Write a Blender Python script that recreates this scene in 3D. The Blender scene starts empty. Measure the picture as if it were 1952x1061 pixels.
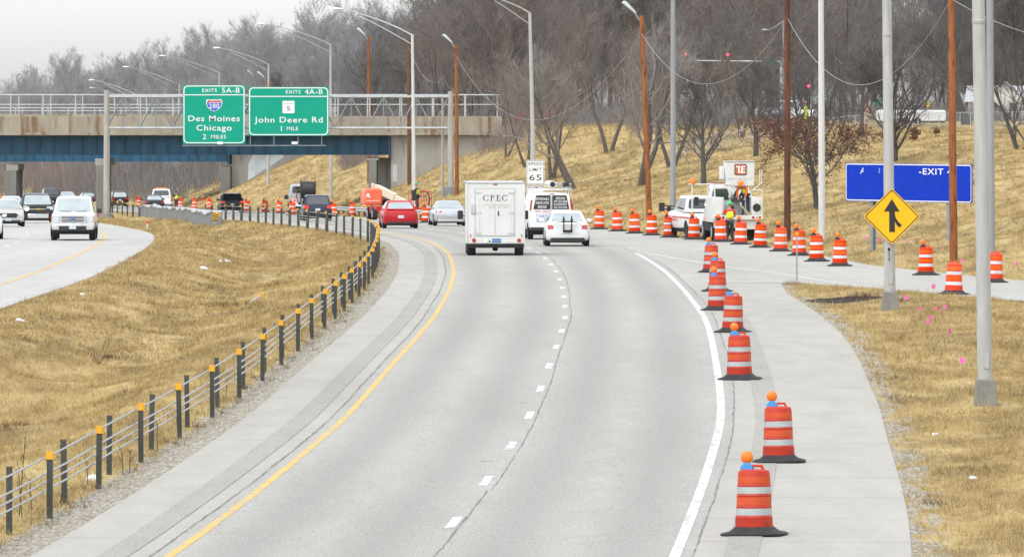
import bpy, bmesh, math, random
import numpy as np
from mathutils import Vector, Matrix
random.seed(7); RNG = np.random.default_rng(11)
R = math.radians
SC = bpy.context.scene
COL = SC.collection

# ------------------------------------------------------------------ camera
F = 15000.0            # focal length in photo pixels (photo 1952 x 1061)
CX, HY = 976.0, 202.0  # centre column, horizon row
CAMZ = 6.4
cam_d = bpy.data.cameras.new('camera'); cam = bpy.data.objects.new('camera', cam_d); COL.objects.link(cam)
cam.location = (0, 0, CAMZ); cam.rotation_euler = (R(90), 0, 0)
cam_d.sensor_width = 36.0; cam_d.lens = 36.0 * F / 1952.0
cam_d.shift_y = (HY - 530.5) / 1952.0
cam_d.clip_start = 1.0; cam_d.clip_end = 20000
SC.camera = cam

# ------------------------------------------------------------------ light
SUN_EL, SUN_ROT = R(58), R(215)
w = bpy.data.worlds.new('World'); SC.world = w; w.use_nodes = True
nt = w.node_tree; nt.nodes.clear()
sky = nt.nodes.new('ShaderNodeTexSky'); sky.sky_type = 'NISHITA'; sky.sun_disc = False
sky.sun_elevation = SUN_EL; sky.sun_rotation = SUN_ROT; sky.air_density = 1.0; sky.dust_density = 1.0; sky.ozone_density = 2.0
hs = nt.nodes.new('ShaderNodeHueSaturation'); hs.inputs['Saturation'].default_value = 0.20
tc = nt.nodes.new('ShaderNodeTexCoord'); sx = nt.nodes.new('ShaderNodeSeparateXYZ')
mr = nt.nodes.new('ShaderNodeMapRange'); mr.inputs[1].default_value = 0.0; mr.inputs[2].default_value = 1.0
mr.inputs[3].default_value = 2.3; mr.inputs[4].default_value = 5.0
mx = nt.nodes.new('ShaderNodeMix'); mx.data_type = 'RGBA'; mx.blend_type = 'MULTIPLY'; mx.inputs[0].default_value = 1.0
bg = nt.nodes.new('ShaderNodeBackground'); bg.inputs['Strength'].default_value = 0.10
wo = nt.nodes.new('ShaderNodeOutputWorld')
L = nt.links.new
L(sky.outputs[0], hs.inputs['Color']); L(tc.outputs['Generated'], sx.inputs[0]); L(sx.outputs['Z'], mr.inputs[0])
L(hs.outputs[0], mx.inputs[6]); L(mr.outputs[0], mx.inputs[7]); tn = nt.nodes.new('ShaderNodeMix'); tn.data_type = 'RGBA'; tn.blend_type = 'MULTIPLY'; tn.inputs[0].default_value = 1.0; tn.inputs[7].default_value = (0.99, 1.0, 1.012, 1)
L(mx.outputs[2], tn.inputs[6]); L(tn.outputs[2], bg.inputs['Color']); L(bg.outputs[0], wo.inputs[0])
sd = bpy.data.lights.new('sun', 'SUN'); so = bpy.data.objects.new('sun', sd); COL.objects.link(so)
sd.energy = 0.9; sd.angle = R(18); sd.color = (1.0, 0.965, 0.91)
so.rotation_euler = (R(90) - SUN_EL, 0, R(180) - SUN_ROT)
so.location = (0, 0, 60)
vs = SC.view_settings; vs.view_transform = 'Standard'; vs.look = 'None'; vs.gamma = 1.0; vs.use_curve_mapping = False
vs.exposure = 0.08
SC.cycles.use_denoising = True; SC.cycles.use_adaptive_sampling = False

# ------------------------------------------------------------------ helpers
def tag(o, label=None, cat=None, group=None, kind=None):
    if label: o['label'] = label
    if cat: o['category'] = cat
    if group: o['group'] = group
    if kind: o['kind'] = kind
    return o

def empty(name, loc=(0, 0, 0), rz=0.0, label=None, cat=None, group=None):
    o = bpy.data.objects.new(name, None); COL.objects.link(o)
    o.location = loc; o.rotation_euler = (0, 0, rz); o.empty_display_size = 0.3
    return tag(o, label, cat, group)

def copy_tree(o, parent=None):
    c = o.copy(); COL.objects.link(c)
    if parent: c.parent = parent
    for ch in list(o.children): copy_tree(ch, c)
    return c

class MB:
    def __init__(s): s.v = []; s.f = []
    def add(s, vs, fs):
        o = len(s.v); s.v += [tuple(v) for v in vs]; s.f += [tuple(i + o for i in f) for f in fs]; return s
    def box(s, x0, x1, y0, y1, z0, z1):
        return s.add([(x0,y0,z0),(x1,y0,z0),(x1,y1,z0),(x0,y1,z0),(x0,y0,z1),(x1,y0,z1),(x1,y1,z1),(x0,y1,z1)],
                     [(0,3,2,1),(4,5,6,7),(0,1,5,4),(1,2,6,5),(2,3,7,6),(3,0,4,7)])
    def cbox(s, c, sx, sy, sz): return s.box(c[0]-sx/2,c[0]+sx/2,c[1]-sy/2,c[1]+sy/2,c[2]-sz/2,c[2]+sz/2)
    def tube(s, p0, p1, r0, r1=None, n=8, caps=True):
        return s.path([p0, p1], [r0, r0 if r1 is None else r1], n, caps)
    def path(s, pts, r, n=6, caps=True):
        pts = [Vector(p) for p in pts]
        rs = r if isinstance(r, (list, tuple)) else [r] * len(pts)
        rings = []; up = None
        for i, p in enumerate(pts):
            d = (pts[min(i+1, len(pts)-1)] - pts[max(i-1, 0)]).normalized()
            if up is None: up = Vector((0, 0, 1)) if abs(d.z) < 0.9 else Vector((0, 1, 0))
            a = d.cross(up).normalized(); b = a.cross(d).normalized(); up = b
            rings.append([p + (a * math.cos(2*math.pi*k/n) + b * math.sin(2*math.pi*k/n)) * rs[i] for k in range(n)])
        return s.loft(rings, caps)
    def loft(s, rings, caps=True, closed=True):
        n = len(rings[0]); vs = [v for r in rings for v in r]; fs = []
        for i in range(len(rings)-1):
            for k in range(n if closed else n-1):
                k2 = (k+1) % n
                fs.append((i*n+k, i*n+k2, (i+1)*n+k2, (i+1)*n+k))
        if caps: fs.append(tuple(range(n))[::-1]); fs.append(tuple((len(rings)-1)*n + k for k in range(n)))
        return s.add(vs, fs)
    def lathe(s, prof, n=20, c=(0, 0, 0), axis='z'):
        def P(r, z, k):
            a = 2*math.pi*k/n; x, y = r*math.cos(a), r*math.sin(a)
            q = {'z': (x, y, z), 'x': (z, x, y), 'y': (x, z, y)}[axis]
            return (q[0]+c[0], q[1]+c[1], q[2]+c[2])
        return s.loft([[P(r, z, k) for k in range(n)] for r, z in prof], True)
    def quad(s, a, b, c, d): return s.add([a, b, c, d], [(0, 1, 2, 3)])
    def prism(s, poly, axis, lo, hi):
        def P(p, h): return {'x': (h, p[0], p[1]), 'y': (p[0], h, p[1]), 'z': (p[0], p[1], h)}[axis]
        return s.loft([[P(p, lo) for p in poly], [P(p, hi) for p in poly]], True)
    def build(s, name, mat, parent=None, smooth=None, bevel=0, seg=2, sub=0):
        me = bpy.data.meshes.new(name); me.from_pydata(s.v, [], s.f)
        bm = bmesh.new(); bm.from_mesh(me); bmesh.ops.recalc_face_normals(bm, faces=bm.faces); bm.to_mesh(me); bm.free()
        return link(name, me, mat, parent, smooth, bevel, seg, sub)

def link(name, me, mat, parent=None, smooth=None, bevel=0, seg=2, sub=0):
    o = bpy.data.objects.new(name, me); COL.objects.link(o)
    if mat: me.materials.append(mat)
    if parent: o.parent = parent
    if smooth is not None or bevel:
        me.polygons.foreach_set('use_smooth', [True]*len(me.polygons))
        me.set_sharp_from_angle(angle=R(smooth if smooth is not None else 35))
    if bevel:
        m = o.modifiers.new('bevel', 'BEVEL'); m.width = bevel; m.segments = seg; m.limit_method = 'ANGLE'; m.angle_limit = R(35); m.harden_normals = False
    if sub:
        m = o.modifiers.new('sub', 'SUBSURF'); m.levels = sub; m.render_levels = sub
    return o

def np_mesh(name, V, Fc, mat, parent=None, smooth=False, attrs=None, nv=None):
    """V (n,3), Fc (m,k) numpy -> one mesh object"""
    me = bpy.data.meshes.new(name); V = np.asarray(V, np.float32); Fc = np.asarray(Fc, np.int32)
    k = Fc.shape[1]
    me.vertices.add(len(V)); me.vertices.foreach_set('co', V.ravel())
    me.loops.add(Fc.size); me.loops.foreach_set('vertex_index', Fc.ravel())
    me.polygons.add(len(Fc)); me.polygons.foreach_set('loop_start', np.arange(0, Fc.size, k, dtype=np.int32))
    me.polygons.foreach_set('loop_total', np.full(len(Fc), k, np.int32))
    if smooth: me.polygons.foreach_set('use_smooth', np.ones(len(Fc), bool))
    for an, av in (attrs or {}).items():
        a = me.attributes.new(an, 'FLOAT', 'POINT'); a.data.foreach_set('value', np.asarray(av, np.float32))
    me.update(calc_edges=True)
    return link(name, me, mat, parent)

# ------------------------------------------------------------------ materials
MATS = {}
def nodes(name):
    m = bpy.data.materials.new(name); m.use_nodes = True; t = m.node_tree; t.nodes.clear()
    o = t.nodes.new('ShaderNodeOutputMaterial'); b = t.nodes.new('ShaderNodeBsdfPrincipled'); t.links.new(b.outputs[0], o.inputs[0])
    MATS[name] = m
    return m, t, b
def N(t, typ, **kw):
    n = t.nodes.new(typ)
    for k, v in kw.items(): setattr(n, k, v)
    return n
def noise(t, scale, detail=4, vec=None, stretch=None, rough=0.55):
    n = N(t, 'ShaderNodeTexNoise'); n.inputs['Scale'].default_value = scale; n.inputs['Detail'].default_value = detail; n.inputs['Roughness'].default_value = rough
    if vec is None:
        vec = N(t, 'ShaderNodeTexCoord').outputs['Object']
    if stretch:
        mp = N(t, 'ShaderNodeMapping'); mp.inputs['Scale'].default_value = stretch; t.links.new(vec, mp.inputs[0]); vec = mp.outputs[0]
    t.links.new(vec, n.inputs['Vector'])
    return n.outputs['Fac']
def ramp(t, fac, stops):
    r = N(t, 'ShaderNodeValToRGB'); t.links.new(fac, r.inputs[0])
    els = r.color_ramp.elements
    while len(els) < len(stops): els.new(0.5)
    for e, (p, c) in zip(els, stops):
        e.position = p; e.color = (c, c, c, 1) if isinstance(c, (int, float)) else (*c, 1)
    return r.outputs[0]
def spec(m, v, coat=None):
    b = [n for n in m.node_tree.nodes if n.type == 'BSDF_PRINCIPLED'][0]; b.inputs['Specular IOR Level'].default_value = v
    if coat is not None: b.inputs['Coat Weight'].default_value = coat
def mixc(t, fac, a, b, mode='MIX'):
    m = N(t, 'ShaderNodeMix', data_type='RGBA', blend_type=mode)
    for s, v in ((0, fac), (6, a), (7, b)):
        if hasattr(v, 'is_linked') or hasattr(v, 'links'): t.links.new(v, m.inputs[s])
        elif isinstance(v, (int, float)): m.inputs[s].default_value = v if s == 0 else (v, v, v, 1)
        else: m.inputs[s].default_value = (*v, 1)
    return m.outputs[2]
def math_(t, op, a, b=None, c=None):
    m = N(t, 'ShaderNodeMath', operation=op)
    for i, v in enumerate((a, b, c)):
        if v is None: continue
        if isinstance(v, (int, float)): m.inputs[i].default_value = v
        else: t.links.new(v, m.inputs[i])
    return m.outputs[0]
def pm(name, col, rough=0.5, metal=0.0, var=0.12, scale=6.0, coat=0.0, bump=0.0, emit=None, estr=1.0, stretch=None, trans=0.0, dirt=None):
    """a procedural principled material: base colour broken up by noise"""
    if name in MATS: return MATS[name]
    m, t, b = nodes(name)
    lo = tuple(max(0, c*(1-var)) for c in col); hi = tuple(min(1, c*(1+var)) for c in col)
    nz = noise(t, scale, 5, stretch=stretch)
    c = ramp(t, nz, [(0.3, lo), (0.7, hi)])
    if dirt:
        d = noise(t, dirt[1], 6, stretch=dirt[3] if len(dirt) > 3 else None)
        c = mixc(t, ramp(t, d, [(dirt[2], 0.0), (dirt[2]+0.14, 0.9)]), c, dirt[0])
    t.links.new(c, b.inputs['Base Color'])
    b.inputs['Roughness'].default_value = rough; b.inputs['Metallic'].default_value = metal
    if coat: b.inputs['Coat Weight'].default_value = coat; b.inputs['Coat Roughness'].default_value = 0.08
    if trans: b.inputs['Transmission Weight'].default_value = trans
    if emit: b.inputs['Emission Color'].default_value = (*emit, 1); b.inputs['Emission Strength'].default_value = estr
    if bump:
        bn = N(t, 'ShaderNodeBump'); bn.inputs['Strength'].default_value = bump; bn.inputs['Distance'].default_value = 0.02
        t.links.new(noise(t, scale*6, 4), bn.inputs['Height']); t.links.new(bn.outputs[0], b.inputs['Normal'])
    return m

# ------------------------------------------------------------------ alignment of the roads (metres; camera at 0,0)
YS = np.arange(40, 1400, 1.0)
def smooth(a, n):
    a = a.copy()
    for _ in range(n): a[1:-1] = (a[:-2] + 2*a[1:-1] + a[2:]) / 4
    return a
def line(pts, n=60, ext=True):
    p = np.array(pts, float); x = np.interp(YS, p[:, 0], p[:, 1])
    if ext:
        s0 = (p[1, 1]-p[0, 1])/(p[1, 0]-p[0, 0]); s1 = (p[-1, 1]-p[-2, 1])/(p[-1, 0]-p[-2, 0])
        x = np.where(YS < p[0, 0], p[0, 1] + (YS-p[0, 0])*s0, x); x = np.where(YS > p[-1, 0], p[-1, 1] + (YS-p[-1, 0])*s1, x)
    x = smooth(x, n)
    return lambda y: np.interp(y, YS, x)
_hy = [40,60,100,120.6,132.8,145,157.2,169.4,181.5,193.7,205.9,218.1,230.3,242.5,254.7,266.9,279,291.3,303.5,315.7,327.8,380,417,470,526,590,652,760,882,1000,1200,1400]
_hh = [6.46,6.45,6.43,6.383,6.312,6.25,6.17,6.076,5.979,5.91,5.87,5.85,5.855,5.87,5.885,5.885,5.865,5.85,5.85,5.87,5.92,6.19,6.47,6.98,7.6,8.25,8.85,10.0,11.2,12.3,14,15.5]
_h = line(list(zip(_hy, _hh)), 120)
def zr(y): return CAMZ - _h(y)
YEL = line([(60,-7.2),(111.8,-4.87),(130.5,-4.14),(155.1,-3.31),(171.5,-2.98),(198,-2.46),(218,-2.15),(252.7,-1.99),(279.3,-2.05),(313.5,-2.51),(345.5,-3.45),(363.3,-4.4),(384.3,-5.74),(413,-8.0),(457,-11.5),(494,-14.9),(560,-20.6),(661,-29.3),(747,-38.5),(882,-56),(1000,-74),(1200,-110)])
def DASH(y): return YEL(y) + 3.64
def WHT(y): return YEL(y) + 7.5 - 0.35*sstep(175, 95, y)
def LSH(y): return YEL(y) - 1.98
RSH = line([(60,3.4),(111.8,5.68),(120.4,6.08),(131,6.49),(148.2,7.06),(160.8,7.51),(168.6,7.72),(186.2,8.19),(202.9,8.52),(218.5,8.62),(232.5,8.65),(246.8,8.62),(262,8.95),(300,9.0)], 12)
RNEAR = line([(150,42),(195,28),(215,21.6),(236.4,15.38),(247.6,13.2),(252,12.0),(260.3,10.0),(263.4,8.9),(268,7.6),(280,5)], 4)
RFAR = line([(150,48),(215,29),(236,23.0),(261,17.9),(275.2,15.3),(288.9,13.2),(308.5,12.1),(329.5,11.2),(351.2,9.6),(372,7.4),(393.1,5.9),(405.9,5.1),(430,2.6),(457,-0.7),(494,-5.0),(560,-10.2),(661,-18.8),(747,-28),(882,-45.5),(1000,-63.5),(1200,-99)], 30)
RWHT = line([(195,29.2),(215,22.7),(236,16.6),(255,11.97),(260.3,11.0),(276,9.4),(286.2,7.9),(300.7,6.44),(314.8,5.39)], 6)
LYEL = line([(60,-21.5),(112,-19.6),(200,-17.3),(258.7,-16.84),(274.4,-16.75),(304,-17.05),(326.3,-17.5),(355.2,-18.45),(372,-19.2),(387,-20.1),(399.4,-21.0),(413,-22.2),(457,-25.8),(494,-29.3),(560,-35),(661,-43.6),(747,-52.8),(882,-70.3),(1000,-88.3),(1200,-124)])
def LRS(y): return LYEL(y) + 2.3
def LLS(y): return LYEL(y) - 7.6 - 3.4
def MRIGHT(y): return np.where(y < 262, RSH(y), RFAR(y))
def px(u, v, Y): return ((u-CX)*Y/F, Y, CAMZ - (v-HY)*Y/F)   # pixel + depth -> point

def sstep(a, b, x):
    t = np.clip((x-a)/(b-a), 0, 1); return t*t*(3-2*t)
_ph = RNG.uniform(0, 6.28, 40); _kv = RNG.normal(0, 1, (40, 2))
def bumps(X, Y, wl, n=12, seed=0):
    s = 0
    for i in range(n):
        k = (i+seed) % 40; d = _kv[k]/np.hypot(*_kv[k]); q = 2*math.pi/wl*(0.6+0.8*((i*37) % 10)/10)
        s = s + np.sin(q*(d[0]*X+d[1]*Y)+_ph[k])
    return s/math.sqrt(n)
PLAT = 4.75
def terrain(X, Y):
    X = np.asarray(X, float); Y = np.asarray(Y, float)
    z0 = zr(Y); z = z0 - 0.012
    # right bank
    rf = np.where(Y < 150, 1e4, RFAR(Y)); t = X - rf
    a = 0.2 + 0.22*sstep(565, 640, Y); t0 = 1.0 + 2.2*sstep(565, 640, Y) - 1.6*sstep(700, 780, Y)
    rise = a*np.maximum(0, t-t0) + bumps(X, Y, 9, 10)*0.10*sstep(1.5, 6, t) + bumps(X, Y, 28, 8, 9)*0.22*sstep(4, 15, t)
    top = PLAT + bumps(X, Y, 60, 6, 3)*0.15
    k = 0.8; zz = z0 + rise
    hill = -np.log(np.exp(-np.clip(zz, -20, 30)/k) + np.exp(-top/k))*k
    hill = np.where(t > 0.8, hill, -99)
    z = np.where((t > 0.8), np.maximum(z, np.minimum(hill, zz)), z)
    # island between shoulder and ramp
    d = np.minimum(X - RSH(Y), RNEAR(Y) - X)
    isl = (Y < 263) & (d > 0.6)
    z = np.where(isl, z0 - 0.012 + 0.10*sstep(0.6, 2.5, d) + bumps(X, Y, 5, 10, 5)*0.05*sstep(0.8, 3, d), z)
    # median
    d1 = X - LRS(Y); d2 = LSH(Y) - X; d = np.minimum(d1, d2)
    med = d > 0.5
    dep = -0.55*sstep(1.8, 5.0, d)
    z = np.where(med, z0 - 0.012 + 0.05*sstep(0.5, 1.6, d) + dep + bumps(X, Y, 6, 12, 2)*0.07*sstep(0.8, 3, d) + bumps(X, Y, 17, 8, 14)*0.10*sstep(2, 4, d), z)
    d = LLS(Y) - X
    z = np.where(d > 0.6, z0 - 0.012 + 0.1*sstep(0.6, 3, d) + np.minimum(3.5, 0.06*np.maximum(0, d-6)), z)
    return z
def hit(u, v, y0=100, y1=1300):
    """first point of the ground under pixel (u, v) going away from the camera"""
    Y = np.arange(y0, y1, 0.25); X = (u-CX)*Y/F; zc = CAMZ - (v-HY)*Y/F
    dz = terrain(X, Y) - zc
    i = np.argmax(dz > -0.002)
    return (float(X[i]), float(Y[i]), float(terrain(X[i:i+1], Y[i:i+1])[0]))
def road(u, v):
    Y = np.arange(60, 1300, 0.25); vv = HY + F*_h(Y)/Y
    y = float(np.interp(-v, -vv, Y)); return ((u-CX)*y/F, y, float(zr(y)))
def heading(y, f=None):
    f = f or YEL; s = (f(y+6)-f(y-6))/12
    return -math.atan(float(s))
# ------------------------------------------------------------------ ground sheet
def ground_mat():
    m, t, b = nodes('dry_grass_ground')
    ob = N(t, 'ShaderNodeTexCoord').outputs['Object']
    n1 = noise(t, 0.8, 6, ob, (1, 0.16, 1)); n2 = noise(t, 2.2, 6, ob, (1, 0.14, 1)); n3 = noise(t, 11, 5, ob, (1, 0.12, 1))
    c = ramp(t, n1, [(0.32, (0.245, 0.168, 0.064)), (0.5, (0.385, 0.282, 0.118)), (0.68, (0.465, 0.36, 0.17))])
    c = mixc(t, ramp(t, n2, [(0.52, 0.0), (0.70, 0.6)]), c, (0.17, 0.115, 0.05))
    c = mixc(t, ramp(t, n3, [(0.35, 0.35), (0.6, 0.0)]), c, (0.25, 0.17, 0.07))
    n5 = noise(t, 0.7, 5, ob, (1, 0.16, 1))
    c = mixc(t, ramp(t, n5, [(0.64, 0.0), (0.72, 0.6)]), c, (0.17, 0.085, 0.04))
    n6 = noise(t, 0.45, 5, ob, (1, 0.4, 1), 0.65)
    c = mixc(t, ramp(t, n6, [(0.50, 0.0), (0.64, 0.75)]), c, (0.18, 0.125, 0.055))
    at = N(t, 'ShaderNodeAttribute', attribute_name='gravel').outputs['Fac']
    g = noise(t, 16, 6, ob, (1, 0.15, 1)); gc = ramp(t, g, [(0.3, (0.15, 0.125, 0.085)), (0.5, (0.30, 0.27, 0.21)), (0.7, (0.43, 0.405, 0.35))])
    br = noise(t, 2.6, 6, ob, (1, 0.16, 1), 0.7)
    k = math_(t, 'ADD', at, math_(t, 'MULTIPLY', math_(t, 'SUBTRACT', br, 0.5), 1.5))
    c = mixc(t, ramp(t, k, [(0.42, 0.0), (0.58, 1.0)]), c, gc)
    ad = N(t, 'ShaderNodeAttribute', attribute_name='soil').outputs['Fac']
    c = mixc(t, ramp(t, math_(t, 'ADD', ad, math_(t, 'MULTIPLY', math_(t, 'SUBTRACT', br, 0.5), 0.9)), [(0.45, 0.0), (0.55, 1.0)]), c, (0.035, 0.028, 0.02))
    rn = N(t, 'ShaderNodeAttribute', attribute_name='tone').outputs['Fac']
    c = mixc(t, rn, c, (0.55, 0.435, 0.215))
    t.links.new(c, b.inputs['Base Color']); b.inputs['Roughness'].default_value = 0.95; b.inputs['Specular IOR Level'].default_value = 0.1
    bn = N(t, 'ShaderNodeBump'); bn.inputs['Strength'].default_value = 0.6; bn.inputs['Distance'].default_value = 0.05
    t.links.new(n3, bn.inputs['Height']); t.links.new(bn.outputs[0], b.inputs['Normal'])
    return m
GM = ground_mat()
SOIL = [(10.1, 237, 1.1, 3.6, 1.6), (8.9, 256, .5, 1.6, .5)]
def ground_attrs(X, Y):
    dm = LSH(Y) - X; dr = np.where(Y < 263, X - RSH(Y), 99); dn = np.where(Y < 263, RNEAR(Y) - X, 99); df = np.where(Y > 150, X - RFAR(Y), 99)
    g = np.zeros_like(X)
    g = np.maximum(g, np.where((dm > -0.5), 1.0 - sstep(0.35, 1.3, dm), 0)*0.85)
    g = np.maximum(g, np.where(dr > -0.5, 1.0 - sstep(0.1, 1.3, dr), 0)*0.62)
    g = np.maximum(g, np.where(dn > -0.5, 1.0 - sstep(0.0, 0.5, dn), 0)*0.6)
    g = np.maximum(g, np.where(df > -0.5, 1.0 - sstep(0.0, 0.9, df), 0)*0.5)
    dl = X - LRS(Y); g = np.maximum(g, np.where((dl > -0.5) & (dm > 0), 1.0 - sstep(0.0, 0.6, dl), 0)*0.35)
    s = np.zeros_like(X)
    for cx, cy, rx, ry, st in SOIL: s = np.maximum(s, st*np.exp(-(((X-cx)/rx)**2 + ((Y-cy)/ry)**2)))
    return g, s
def build_ground():
    xs = np.concatenate([[-1500, -800, -400, -250, -170, -130, -100, -85], np.arange(-72, 46, 0.5), np.arange(46, 90, 2.0), [95, 105, 120, 150, 200, 300, 500, 900, 1500]])
    ys = np.concatenate([[-100, 0, 40, 60, 75, 90], np.arange(96, 420, 1.0), np.arange(420, 860, 2.0), np.arange(860, 1300, 20.0), [1350, 1450, 1600]])
    X, Y = np.meshgrid(xs, ys)
    Yc = np.clip(Y, 45, 1380)
    Z = terrain(X, Yc)
    Z = np.where(Y > 1250, np.minimum(Z, zr(1250)-0.3), Z)
    nx, ny = len(xs), len(ys)
    V = np.stack([X.ravel(), Y.ravel(), Z.ravel()], 1)
    i = np.arange(ny-1)[:, None]*nx + np.arange(nx-1)[None, :]
    Fc = np.stack([i, i+1, i+nx+1, i+nx], -1).reshape(-1, 4)
    g, s = ground_attrs(X.ravel(), Yc.ravel())
    o = np_mesh('ground', V, Fc, GM, smooth=True, attrs={'gravel': g, 'soil': s, 'tone': np.zeros(len(V))})
    tag(o, 'tan dry winter grass ground of the median, verge and bank', 'ground', kind='structure')
build_ground()

# ------------------------------------------------------------------ pavement
def strip(name, fl, fr, y0, y1, z, mat, step=1.0, cat='road', label=None, kind='structure', parent=None, wob=0):
    ys = np.arange(y0, y1+step*0.5, step)
    if step == 1.0: ys = np.unique(np.concatenate([[y0], np.arange(math.ceil(y0), min(y1, 420), 1.0), np.arange(max(420, math.ceil(y0)), y1, 2.0), [y1]]))
    a = fl(ys); b = fr(ys); zz = zr(ys)+z
    n = len(ys); V = np.empty((2*n, 3)); V[0::2] = np.stack([a, ys, zz], 1); V[1::2] = np.stack([b, ys, zz], 1)
    k = np.arange(n-1)*2; Fc = np.stack([k, k+1, k+3, k+2], 1)
    off = np.empty(2*n); off[0::2] = a - YEL(ys); off[1::2] = b - YEL(ys)
    o = np_mesh(name, V, Fc, mat, parent, attrs={'off': off})
    if kind: tag(o, label, cat, kind=kind)
    return o
def pave_mat(name, ca, cb, grain=0.10, joints=None, wheel=0.0, stain=(0.2, 0.18, 0.15)):
    m, t, b = nodes(name)
    ob = N(t, 'ShaderNodeTexCoord').outputs['Object']
    big = noise(t, 0.22, 5, ob, (1, 0.12, 1)); mid = noise(t, 1.6, 5, ob, (1, 0.15, 1)); fine = noise(t, 30, 3, ob, (1, 0.15, 1), 0.8)
    c = mixc(t, ramp(t, big, [(0.3, 0), (0.7, 1)]), ca, cb)
    c = mixc(t, 1.0, c, ramp(t, mid, [(0.3, 0.93), (0.7, 1.05)]), 'MULTIPLY')
    c = mixc(t, 1.0, c, ramp(t, fine, [(0.25, 1.0-grain*1.6), (0.5, 1.0), (0.75, 1.0+grain)]), 'MULTIPLY')
    st = noise(t, 0.5, 6, ob, (1, 0.5, 1), 0.7)
    c = mixc(t, ramp(t, st, [(0.68, 0.0), (0.8, 0.22)]), c, stain)
    if wheel:
        off = N(t, 'ShaderNodeAttribute', attribute_name='off').outputs['Fac']
        s = math_(t, 'COSINE', math_(t, 'MULTIPLY', math_(t, 'SUBTRACT', off, 0.95), 2*math.pi/1.83))
        k = math_(t, 'MULTIPLY', math_(t, 'ADD', s, 1.0), wheel)
        c = mixc(t, math_(t, 'MULTIPLY', k, ramp(t, mid, [(0.3, 0.5), (0.7, 1.0)])), c, (0.19, 0.185, 0.175))
    if joints:
        sy = N(t, 'ShaderNodeSeparateXYZ'); t.links.new(ob, sy.inputs[0])
        fr = math_(t, 'FRACT', math_(t, 'DIVIDE', math_(t, 'ADD', sy.outputs['Y'], math_(t, 'MULTIPLY', sy.outputs['X'], 0.10)), joints))
        k = math_(t, 'LESS_THAN', fr, 0.09/joints)
        c = mixc(t, math_(t, 'MULTIPLY', k, 0.38), c, (0.12, 0.11, 0.10))
        sk = noise(t, 1.0, 5, ob, (0.35, 2.2, 1), 0.7)
        c = mixc(t, ramp(t, sk, [(0.5, 0.0), (0.75, 0.25)]), c, (0.29, 0.27, 0.225))
    t.links.new(c, b.inputs['Base Color']); b.inputs['Roughness'].default_value = 0.9; b.inputs['Specular IOR Level'].default_value = 0.15
    bn = N(t, 'ShaderNodeBump'); bn.inputs['Strength'].default_value = 0.25; bn.inputs['Distance'].default_value = 0.01
    t.links.new(fine, bn.inputs['Height']); t.links.new(bn.outputs[0], b.inputs['Normal'])
    return m
ASPH = pave_mat('pale_asphalt', (0.325, 0.313, 0.278), (0.377, 0.364, 0.327), 0.24, wheel=0.22)
CONC = pave_mat('shoulder_concrete', (0.345, 0.327, 0.285), (0.395, 0.376, 0.335), 0.10, joints=6.1)
RAMPM = pave_mat('ramp_concrete', (0.35, 0.337, 0.30), (0.40, 0.387, 0.35), 0.09, joints=9)
FARM = pave_mat('left_asphalt', (0.38, 0.368, 0.338), (0.43, 0.418, 0.387), 0.09, wheel=0)
RUMB = pave_mat('rumble_asphalt', (0.295, 0.282, 0.25), (0.335, 0.322, 0.288), 0.18)
WHITE = pm('white_line_paint', (0.55, 0.55, 0.53), 0.7, var=0.08, scale=3, dirt=((0.36, 0.35, 0.32), 5.0, 0.50, (1, .25, 1)))
WHITEOLD = pm('worn_white_line_paint', (0.56, 0.56, 0.54), 0.7, var=0.06, scale=3, dirt=((0.46, 0.45, 0.43), 3.0, 0.48))
YELLOW = pm('yellow_line_paint', (0.62, 0.375, 0.07), 0.7, var=0.15, scale=2, dirt=((0.36, 0.31, 0.20), 5, 0.46, (1, .25, 1)))
CRACK = pm('crack_dark', (0.16, 0.152, 0.138), 0.95, var=0.5, scale=3)
A = lambda f, d: (lambda y: f(y)+d)
strip('road', A(YEL, -0.32), lambda y: WHT(y)+0.28, 45, 1380, 0.0, ASPH, label='pale grey asphalt lanes of the highway')
strip('shoulder', LSH, A(YEL, -0.32), 45, 1380, 0.0, CONC, label='pale concrete shoulder left of the yellow line')
strip('shoulder', lambda y: WHT(y)+0.28, RSH, 45, 262, 0.0, CONC, label='wide pale concrete shoulder right of the white line')
strip('ramp_road', lambda y: np.where(y < 262, np.maximum(RNEAR(y), RSH(y)), WHT(y)+0.28), RFAR, 156, 1380, 0.0, RAMPM, label='concrete ramp merging from the right')
strip('road', LLS, LRS, 45, 1380, 0.0, FARM, label='oncoming carriageway left of the grass median')
# rumble strips: real milled grooves
def rumble(fl, fr, y0, y1, label):
    ys = np.arange(y0, y1, 0.075); zz = zr(ys) + 0.004 + 0.006*np.cos(np.arange(len(ys))*math.pi/2)
    a = fl(ys); b = fr(ys); n = len(ys); V = np.empty((2*n, 3)); V[0::2] = np.stack([a, ys, zz+0.004], 1); V[1::2] = np.stack([b, ys, zz+0.004], 1)
    k = np.arange(n-1)*2; tag(np_mesh('rumble_strip', V, np.stack([k, k+1, k+3, k+2], 1), RUMB), label, 'rumble strip', kind='structure')
rumble(A(YEL, -1.02), A(YEL, -0.58), 90, 420, 'darker milled rumble strip in the left shoulder')
rumble(lambda y: WHT(y)+0.70, lambda y: WHT(y)+1.18, 90, 234, 'darker milled rumble strip in the right shoulder')
def marks(name, f, w, y0, y1, mat, label, z=0.004):
    return strip(name, A(f, -w/2), A(f, w/2), y0, y1, z, mat, label=label, cat='road marking')
marks('yellow_line', YEL, 0.135, 45, 1300, YELLOW, 'solid yellow left edge line of the highway')
marks('white_line', WHT, 0.165, 45, 314, WHITE, 'thick solid white right edge line curving to the gore')
marks('white_line', RWHT, 0.12, 195, 314, WHITEOLD, 'thin worn white line along the near edge of the ramp')
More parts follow.
